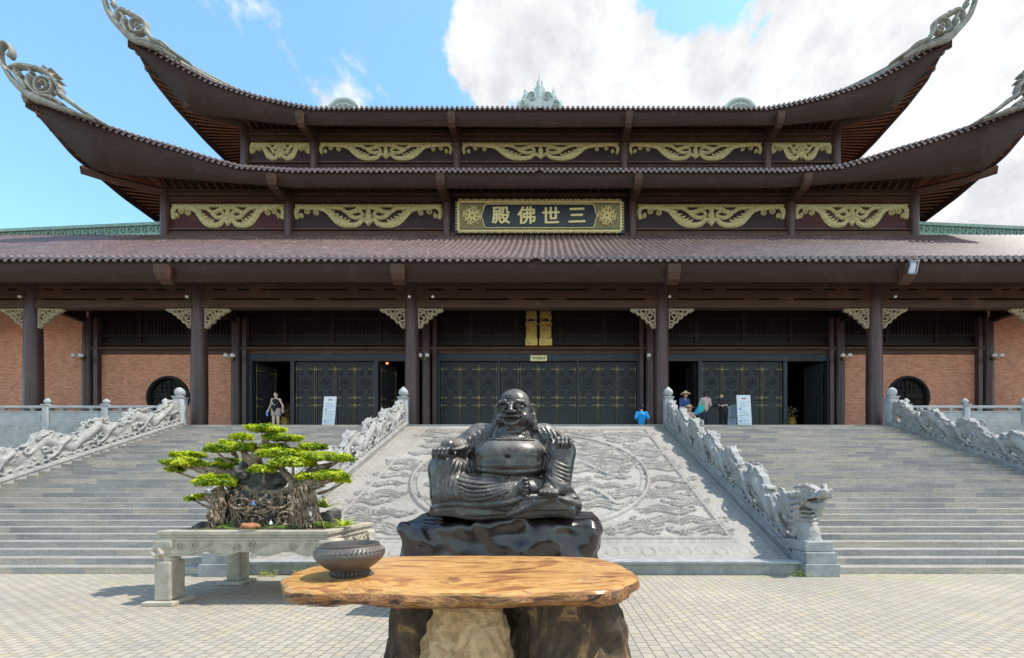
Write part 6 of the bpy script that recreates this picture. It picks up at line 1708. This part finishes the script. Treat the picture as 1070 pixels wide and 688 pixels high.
def gilded_cabinet():
    y = WI - .35; X = lambda p_: PX(p_, y); Z = lambda p_: PZ(p_, y); root = empty('gilded_shrine', (X(563), y, Z(361)), 'gilded double shrine cabinet on the lintel above the central doors', 'shrine')
    for a, b in ((548.8, 561.8), (563.3, 577)):
        m = MB(); m.box(X(a), X(b), y, y + .28, Z(361), Z(353.5), .02); m.box(X(a) + .04, X(b) - .04, y + .02, y + .26, Z(353.5) + .003, Z(339), .015); m.box(X(a) + .01, X(b) - .01, y, y + .28, Z(339) + .003, Z(337.5) + .02, .01)
        m.box(X(a) + .06, X(b) - .06, y + .03, y + .26, Z(337), Z(332), .015); m.box(X(a) + .02, X(b) - .02, y + .01, y + .27, Z(331.8), Z(330), .01); m.box(X(a) + .05, X(b) - .05, y + .03, y + .26, Z(329.8), Z(325), .01)
        for k in range(4): xx = X(a) + .1 + (X(b) - X(a) - .2) * k / 3; m.lathe([(.02, 0), (.03, .2), (.02, .4), (.03, .6)], (xx, y, Z(353)), 8)
        cab = m.build('cabinet', 'bright_gold', root)
        m = MB(); c = (X(a) + X(b)) / 2; m.stroke([(c - .17, Z(335)), (c, Z(334.2)), (c + .17, Z(335))], [.08, .13, .08], .01, org=(0, y + .028, 0)); n_ = m.build('niche', 'sign_black', root)
    y = WI - .10; root = empty('door_plaque', (PX(563, y), y, PZ(377, y)), 'small cream name plaque on the frame above the central doors', 'plaque')
    m = MB(); m.box(PX(554.2, y), PX(571.5, y), y, y + .04, PZ(377.5, y), PZ(371.3, y), .01); m.build('plate', 'cream_plaque', root)
    m = MB()
    for k in range(7): xx = PX(557 + k * 2, y); m.box(xx - .03, xx + .03, y - .004, y - .001, PZ(375.3, y), PZ(373.3, y))
    m.build('lettering', 'aged_gold', root)
gilded_cabinet()
def notice(x0p, x1p, y0p, lean, d, lab):
    z0 = H_PLAT + .003; z1 = PZ(y0p, d); x0, x1 = PX(x0p, d), PX(x1p, d); root = empty('notice_board', ((x0 + x1) / 2, d, z0), lab, 'notice board', 'notice boards at the top of the stairs'); r = random.Random(int(x0p))
    def pt(u, v, o=0): return (x0 + (x1 - x0) * u + lean * v * .12, d + .10 * v - o, z0 + (z1 - z0) * v)
    m = MB(); m.add([pt(0, 0), pt(1, 0), pt(1, 1), pt(0, 1), pt(0, 0, -.03), pt(1, 0, -.03), pt(1, 1, -.03), pt(0, 1, -.03)], [(0, 1, 2, 3), (7, 6, 5, 4), (0, 4, 5, 1), (1, 5, 6, 2), (2, 6, 7, 3), (3, 7, 4, 0)]); m.build('panel', 'white_board', root)
    m = MB(); m.tube([pt(.2, .95, -.03), (pt(.2, 0)[0], d + .5, z0)], .015, 6); m.tube([pt(.8, .95, -.03), (pt(.8, 0)[0], d + .5, z0)], .015, 6); m.build('stand', 'metal_grey', root)
    m = MB()
    for k in range(15):
        v = .78 - k * .048; e = r.uniform(.55, .9)
        if k in (4, 9): continue
        m.add([pt(.18, v, .002), pt(e, v, .002), pt(e, v + .010, .002), pt(.18, v + .010, .002)], [(0, 1, 2, 3)])
    m.build('print', 'board_text', root)
    m = MB(); m.add([pt(.35, .88, .002), pt(.68, .88, .002), pt(.68, .915, .002), pt(.35, .915, .002)], [(0, 1, 2, 3)]); m.build('heading', 'board_red', root)
    m = MB()
    for v, u in ((.57, .14), (.22, .12)): m.add([pt(u, v, .002), pt(u + .14, v, .002), pt(u + .14, v + .05, .002), pt(u, v + .05, .002)], [(0, 1, 2, 3)])
    m.build('pictogram', 'board_blue', root)
notice(336, 349, 414, .5, 18.1, 'white notice board leaning in front of the left doors')
notice(771.5, 786, 412.5, -.3, 18.1, 'white notice board standing in front of the right doors beside the grey umbrella')
# a glimpse of the hall: gilded altar with candles
def altar():
    y = 25.0; x = PX(283, y); root = empty('altar', (x, y, H_PLAT), 'orange lit altar seen in the dark through the left open door', 'altar'); m = MB()
    m.box(x - 1.4, x + 1.2, y, y + .8, H_PLAT + .5, H_PLAT + 2.6, .03); 
    for k in range(5): m.box(x - 1.5, x + 1.3, y - .06, y + .86, H_PLAT + .6 + k * .45, H_PLAT + .68 + k * .45, .01)
    m.build('cabinet', 'altar_orange', root)
    y = 22.2
    for X_, lab in ((298.5, 'brass urn with offerings inside the left doorway, right of the standing visitor'), (826.5, 'brass urn with offerings inside the dark right doorway')):
        x = PX(X_, y); r_ = empty('offering_urn', (x, y, H_PLAT), lab, 'urn', 'offering urns inside the doors'); m = MB(); m.lathe([(.20, 0), (.12, .1), (.08, .4), (.22, .7), (.28, .95), (.2, 1.1), (.24, 1.2)], (x, y, H_PLAT + .01), 20); m.build('urn', 'bright_gold', r_, smooth=True)
        m = MB(); rr = random.Random(4)
        for k in range(26): m.ball((x + rr.uniform(-.25, .25), y + rr.uniform(-.2, .2), H_PLAT + 1.25 + rr.uniform(0, .5)), rr.uniform(.03, .07), 4)
        m.build('offerings', 'aged_gold', r_, smooth=True)
    y = 21.6; x = PX(404.5, y); z = PZ(379, y); r_ = empty('hanging_lamp', (x, y, z), 'small glowing red lamp hanging at the top of the dark doorway left of the centre', 'lamp'); m = MB(); m.lathe([(.03, 0), (.07, .05), (.07, .13), (.03, .18)], (x, y, z - .1), 12); m.build('lamp_body', 'lit_lamp', r_, smooth=True); m = MB(); m.tube([(x, y, z + .08), (x, y, z + .6)], .01, 5); m.build('cord', 'metal_grey', r_)
altar()

# ================================================================ people
def person(loc, rz, lab, J, parts, h=.014, hair='hair', skin='skin', lo=(-.55, -.6, -.02), hi=(.55, .6, 1.85)):
    """J: joints of the pose in metres (x right, y away, z up); parts: clothing pieces (name, material, list of capsules)"""
    root = empty('person', loc, lab, 'person'); root.rotation_euler = (0, 0, rz)
    f = Field(lo, hi, h); g_ = lambda n: np.array(J[n], float)
    f.caps(g_('pel'), g_('chest'), .115, .125, .04); f.caps(g_('shl'), g_('shr'), .055, .055, .05); f.caps(g_('hpl'), g_('hpr'), .085, .085, .05)
    f.caps(g_('chest'), g_('neck'), .07, .05, .04); f.caps(g_('neck'), g_('head'), .05, .05, .02)
    H_ = g_('head'); f.ell(H_ + np.array([0, 0, .06]), (.075, .095, .115), .02)
    fd = np.array(J.get('face', (0, -1, 0)), float); fd /= np.linalg.norm(fd); sd = np.array([-fd[1], fd[0], 0])
    f.caps(H_ + fd * .09 + np.array([0, 0, .06]), H_ + fd * .105 + np.array([0, 0, .035]), .012, .016, .01); f.ell(H_ + fd * .06 + np.array([0, 0, -.02]), (.045, .05, .045), .02)
    for s in (-1, 1):
        f.ell(H_ + sd * s * .078 + np.array([0, 0, .045]), (.016, .02, .032), .008); f.ell(H_ + fd * .092 + sd * s * .033 + np.array([0, 0, .072]), (.013, .012, .009), .006, 'sub')
    f.caps(H_ + fd * .098 - sd * .022 + np.array([0, 0, .0]), H_ + fd * .098 + sd * .022, .005, .005, .004, 'sub')
    for s in 'lr':
        f.tube([g_('sh' + s), g_('el' + s), g_('wr' + s)], [.052, .040, .028], .02)
        w_ = g_('wr' + s); e = g_('el' + s); d = (w_ - e) / (np.linalg.norm(w_ - e) + 1e-6); f.caps(w_, w_ + d * .07, .030, .034, .015)
        o = np.cross(d, (0, 1, 0)); o = o / (np.linalg.norm(o) + 1e-6)
        for k in range(4): a = w_ + d * .08 + o * (.024 - .016 * k); f.tube([a, a + d * .045, a + d * .075 + np.array([0, -.012, 0])], [.010, .0095, .008], .003)
        f.tube([w_ + d * .03 + o * .03, w_ + d * .06 + o * .05, w_ + d * .085 + o * .052], [.012, .011, .009], .004)
        f.tube([g_('hp' + s), g_('kn' + s), g_('an' + s)], [.088, .058, .040], .02)
        a = g_('an' + s); t = np.array(J.get('toe' + s, a + fd * .18 - np.array([0, 0, .03])), float); f.caps(a - np.array([0, 0, .02]), t, .042, .03, .02)
    sculpt(f, 'body', skin, root)
    for nm, mat, caps_ in parts:
        c = Field(lo, hi, h)
        for it in caps_:
            if it[0] == 'ellip': c.ell(it[1], it[2], .02)
            elif it[0] == 'sub': c.ell(it[1], it[2], .01, 'sub')
            else: c.caps(J[it[0]] if isinstance(it[0], str) else it[0], J[it[1]] if isinstance(it[1], str) else it[1], it[2], it[3], .035)
        sculpt(c, nm, mat, root)
    if hair:
        c = Field(tuple(H_ - .2), tuple(H_ + np.array([.2, .2, .32])), .01); c.ell(H_ + np.array([0, 0, .075]) - fd * .018, (.086, .104, .118), 0); c.ell(H_ + fd * .085 + np.array([0, 0, .02]), (.085, .07, .10), .01, 'sub')
        if hair == 'long': c.caps(H_ - fd * .07 + np.array([0, 0, .02]), H_ - fd * .09 - np.array([0, 0, .16]), .06, .04, .03)
        if hair == 'bun': c.ell(H_ - fd * .10 + np.array([0, 0, .13]), (.04, .04, .04), .01)
        sculpt(c, 'hair', 'hair', root)
    return root
STAND = dict(pel=(0, 0, .92), chest=(0, -.01, 1.25), neck=(0, 0, 1.44), head=(0, -.01, 1.53), shl=(-.165, 0, 1.37), shr=(.165, 0, 1.37), ell=(-.23, .02, 1.10), elr=(.23, .02, 1.10), wrl=(-.25, -.06, .86), wrr=(.25, -.06, .86),
             hpl=(-.085, 0, .90), hpr=(.085, 0, .90), knl=(-.10, -.02, .48), knr=(.10, -.02, .48), anl=(-.10, 0, .08), anr=(.10, 0, .08))
ZP = H_PLAT + .004
J = dict(STAND); J.update(ell=(-.27, .04, 1.10), elr=(.27, .04, 1.10), wrl=(-.33, -.04, .88), wrr=(.32, -.04, .88))
p1 = person((PX(288.5, 18.4), 18.4, ZP), 0, 'woman in black tank top with white crescent and pale shorts by the left doors', J,
            [('tank_top', 'cloth_black', [('pel', 'chest', .150, .155), ((-.07, 0, 1.0), (.07, 0, 1.0), .13, .13), ((-.10, 0, 1.30), (-.10, 0, 1.41), .05, .045), ((.10, 0, 1.30), (.10, 0, 1.41), .05, .045)]), ('shorts', 'cloth_shorts', [((-.09, 0, .92), (-.105, -.01, .70), .115, .105), ((.09, 0, .92), (.105, -.01, .70), .115, .105), ('hpl', 'hpr', .12, .12)]),
             ('shoes', 'cloth_white', [((-.10, .0, .04), (-.10, -.17, .03), .05, .045), ((.10, 0, .04), (.10, -.17, .03), .05, .045)])], hair='bun', skin='skin_fair')
m = MB(); m.stroke([(.05 + .075 * math.cos(t) - .03, 1.19 + .085 * math.sin(t)) for t in np.linspace(1.7, 5.4, 18)], [.004] + [.028] * 16 + [.004], .006, org=(0, -.152, 0)); o = m.build('crescent_print', 'cloth_white', None); o.parent = p1
bt = empty('water_bottle', (PX(288.5, 18.4) - .35, 18.33, ZP + .62), 'blue water bottle held low by the woman in black', 'bottle'); m = MB(); b_ = bt.location; m.lathe([(.036, 0), (.038, .12), (.03, .17), (.014, .20), (.014, .23)], b_, 12); m.build('bottle', 'bottle_blue', bt, smooth=True)

SIT = dict(pel=(0, .02, .12), chest=(0, -.02, .43), neck=(0, -.06, .62), head=(0, -.10, .70), shl=(-.17, -.03, .54), shr=(.17, -.03, .54), ell=(-.25, -.10, .30), elr=(.25, -.10, .30), wrl=(-.14, .28, .26), wrr=(.14, .28, .26),
           hpl=(-.09, .03, .10), hpr=(.09, .03, .10), knl=(-.14, .38, .36), knr=(.14, .38, .36), anl=(-.12, .52, .05), anr=(.12, .52, .05), face=(0, 1, -.3), toel=(-.12, .68, .03), toer=(.12, .68, .03))
J = dict(SIT); J['chest'] = (0, -.03, .40); J['neck'] = (0, -.01, .60); J['head'] = (.01, .01, .69); J['shl'] = (-.17, -.02, .50); J['shr'] = (.17, -.02, .50)
person((PX(670.5, 17.0), 17.05, ZP + .0), 0, 'person in bright blue shirt sitting back turned at the top of the ramp', J,
       [('shirt', 'cloth_blue', [('pel', 'chest', .165, .165), ('shl', 'shr', .085, .085), ('shl', 'ell', .082, .07), ('shr', 'elr', .082, .07), ('chest', (0, 0, .52), .12, .09)]), ('trousers', 'cloth_dark', [('hpl', 'knl', .105, .075), ('hpr', 'knr', .105, .075), ('knl', 'anl', .07, .055), ('knr', 'anr', .07, .055), ('hpl', 'hpr', .11, .11)])], hair='hair')

# conical hat vendor leaning behind the balustrade
J = dict(STAND); J.update(chest=(.03, -.12, 1.18), neck=(.02, -.20, 1.34), head=(.0, -.26, 1.41), shl=(-.14, -.14, 1.29), shr=(.20, -.12, 1.27), elr=(.28, -.10, 1.02), wrr=(.22, -.30, .88), ell=(-.20, -.20, 1.05), wrl=(-.10, -.38, .95))
def hat(parent, c, r_, h_, nm='conical_hat'):
    m = MB(); m.lathe([(r_, 0), (r_ * .98, .012), (r_ * .5, h_ * .52), (.012, h_)], c, 28, False); m.lathe([(r_ * .96, -.004), (r_ * .48, h_ * .48), (.01, h_ * .95)], c, 28, False); o = m.build(nm, 'straw', None, smooth=True); o.parent = parent; return o
v = person((PX(713, 18.2), 18.2, ZP), R(12), 'person in a conical straw hat and navy shirt bending behind the right dragon balustrade', J, [('shirt', 'cloth_navy', [('pel', 'chest', .14, .145), ('shl', 'shr', .08, .08), ('shl', 'ell', .07, .06), ('shr', 'elr', .07, .06), ('elr', 'wrr', .055, .045), ('ell', 'wrl', .055, .045)]), ('trousers', 'cloth_trousers', [('hpl', 'knl', .11, .08), ('hpr', 'knr', .11, .08), ('knl', 'anl', .08, .065), ('knr', 'anr', .08, .065), ('hpl', 'hpr', .11, .11)])])
hat(v, (0, -.26, 1.50), .23, .17)
J = dict(SIT); J.update(head=(0, .0, .72), neck=(0, -.02, .63), face=(0, -1, 0)); J = {k: (np.array(vv) * 1.0) for k, vv in J.items()}
v = person((PX(720.5, 17.3), 17.35, ZP), R(20), 'small crouching person in a round straw hat just above the right dragon balustrade', J, [('shirt', 'cloth_shorts', [('pel', 'chest', .14, .14), ('shl', 'shr', .075, .075), ('shl', 'ell', .07, .06), ('shr', 'elr', .07, .06)]), ('trousers', 'cloth_dark', [('hpl', 'knl', .10, .075), ('hpr', 'knr', .10, .075), ('knl', 'anl', .07, .055), ('knr', 'anr', .07, .055)])])
m = MB(); m.lathe([(.20, 0), (.19, .015), (.11, .03), (.105, .10), (.07, .125), (.01, .13)], (0, 0, .80), 24, False); o = m.build('straw_hat', 'straw', None, smooth=True); o.parent = v
# visitor in pink with a turquoise shoulder bag, seen from behind
J = dict(STAND); J.update(face=(.5, .8, 0), elr=(.25, .05, 1.12), wrr=(.20, .16, .95), ell=(-.26, .0, 1.12), wrl=(-.24, -.04, .9), toel=(-.08, .17, .03), toer=(.12, .17, .03))
v = person((PX(737, 18.4), 18.4, ZP - .06 + .06), 0, 'person in a pale pink shirt and dark trousers seen from behind, with the turquoise bag', J, [('shirt', 'cloth_pink', [('pel', 'chest', .145, .155), ('shl', 'shr', .085, .085), ('shl', 'ell', .075, .065), ('shr', 'elr', .075, .065)]), ('trousers', 'cloth_trousers', [('hpl', 'knl', .11, .08), ('hpr', 'knr', .11, .08), ('knl', 'anl', .08, .06), ('knr', 'anr', .08, .06), ('hpl', 'hpr', .115, .115)])], hair='hair')
b0 = Vector((PX(731.5, 18.3), 18.22, ZP + .92)); bg_ = empty('shoulder_bag', b0, 'turquoise cloth shoulder bag on the back of the person in pink', 'bag'); f = Field((-.25, -.15, -.25), (.25, .15, .35), .012); f.ell((0, 0, 0), (.15, .07, .20), 0); f.warp(.012, 20, 3); sculpt(f, 'bag', 'cloth_turquoise', bg_)
m = MB(); m.tube([(b0.x - .08, b0.y, b0.z + .15), (b0.x + .05, b0.y - .03, b0.z + .42), (b0.x + .12, b0.y + .12, b0.z + .50)], .015, 6); m.build('strap', 'cloth_turquoise', bg_)
bb = Vector((PX(727.5, 18.3), 18.2, ZP + .78)); b2o = empty('carrier_bag', bb, 'blue carrier bag hanging beside the turquoise shoulder bag', 'bag'); f = Field((-.2, -.12, -.2), (.2, .12, .25), .012); f.ell((0, 0, 0), (.10, .06, .15), 0); f.warp(.012, 25, 3); sculpt(f, 'bag', 'cloth_bluebag', b2o)
m = MB(); m.tube([(bb.x - .05, bb.y, bb.z + .12), (bb.x, bb.y, bb.z + .24), (bb.x + .05, bb.y, bb.z + .12)], .008, 6); m.build('handle', 'cloth_bluebag', b2o)
# visitor in black with a hand fan, and the open umbrella behind
J = dict(STAND); J.update(face=(-1, -.2, -.1), neck=(-.03, 0, 1.38), head=(-.06, 0, 1.45), pel=(0, 0, .88), elr=(.14, -.12, 1.08), wrr=(-.10, -.22, 1.04), ell=(-.20, -.10, 1.10), wrl=(-.34, -.14, 1.02), toel=(-.28, 0, .03), toer=(-.08, 0, .03))
v = person((PX(756, 18.3), 18.3, ZP - .12 + .12), 0, 'person in black turned left holding a dark hand fan, before the grey umbrella', J, [('shirt', 'cloth_dark', [('pel', 'chest', .14, .15), ('shl', 'shr', .085, .085), ('shl', 'ell', .07, .06), ('shr', 'elr', .07, .06)]), ('trousers', 'cloth_black', [('hpl', 'knl', .11, .08), ('hpr', 'knr', .11, .08), ('knl', 'anl', .08, .06), ('knr', 'anr', .08, .06), ('hpl', 'hpr', .115, .115)])], hair='hair', skin='skin_fair')
fb_ = Vector((PX(747.5, 18.1), 18.1, ZP + .98)); fn = empty('hand_fan', fb_, 'round black hand fan held out by the person in black', 'fan'); m = MB(); m.prism([(.14 * math.cos(t), .13 * math.sin(t) + .04) for t in np.linspace(0, 6.283, 21)[:-1]], -.006, .006, org=fb_); m.build('blade', 'cloth_black', fn); m = MB(); m.tube([(fb_.x + .02, fb_.y, fb_.z - .06), (fb_.x + .06, fb_.y, fb_.z - .16)], .01, 6); m.build('handle', 'cloth_dark', fn)
def umbrella():
    c = Vector((PX(763, 18.8), 18.75, ZP + .62)); root = empty('umbrella', c, 'open grey blue umbrella resting on the platform behind the person in black', 'umbrella'); ax = Vector((.25, -.93, -.05)).normalized()
    rt = ax.to_track_quat('Z', 'Y').to_matrix(); m = MB(); n = 8; rings = 6; vs = [rt @ Vector((0, 0, .0))]; fs = []
    R0, H0 = .60, .24
    for j in range(1, rings + 1):
        for k in range(n * 3):
            t = j / rings; a = 2 * math.pi * k / (n * 3); sc = 1 - .09 * t * (1 if k % 3 else 0) ; vs.append(rt @ Vector((R0 * t * sc * math.cos(a), R0 * t * sc * math.sin(a), H0 * t * t)))
    N_ = n * 3
    for k in range(N_): fs.append((0, 1 + k, 1 + (k + 1) % N_))
    for j in range(rings - 1):
        for k in range(N_): fs.append((1 + j * N_ + k, 1 + (j + 1) * N_ + k, 1 + (j + 1) * N_ + (k + 1) % N_, 1 + j * N_ + (k + 1) % N_))
    m.add(vs, fs); o = m.build('canopy', 'umbrella_cloth', None, smooth=True); o.parent = root
    m = MB(); m.tube([rt @ Vector((0, 0, -.06)), rt @ Vector((0, 0, .75))], .010, 6)
    for k in range(8):
        a = 2 * math.pi * k / 8; m.tube([rt @ Vector((R0 * t * math.cos(a), R0 * t * math.sin(a), H0 * t * t + .008)) for t in (.05, .4, .7, 1.0)], .005, 4)
    o = m.build('ribs', 'metal_grey', None); o.parent = root
umbrella()
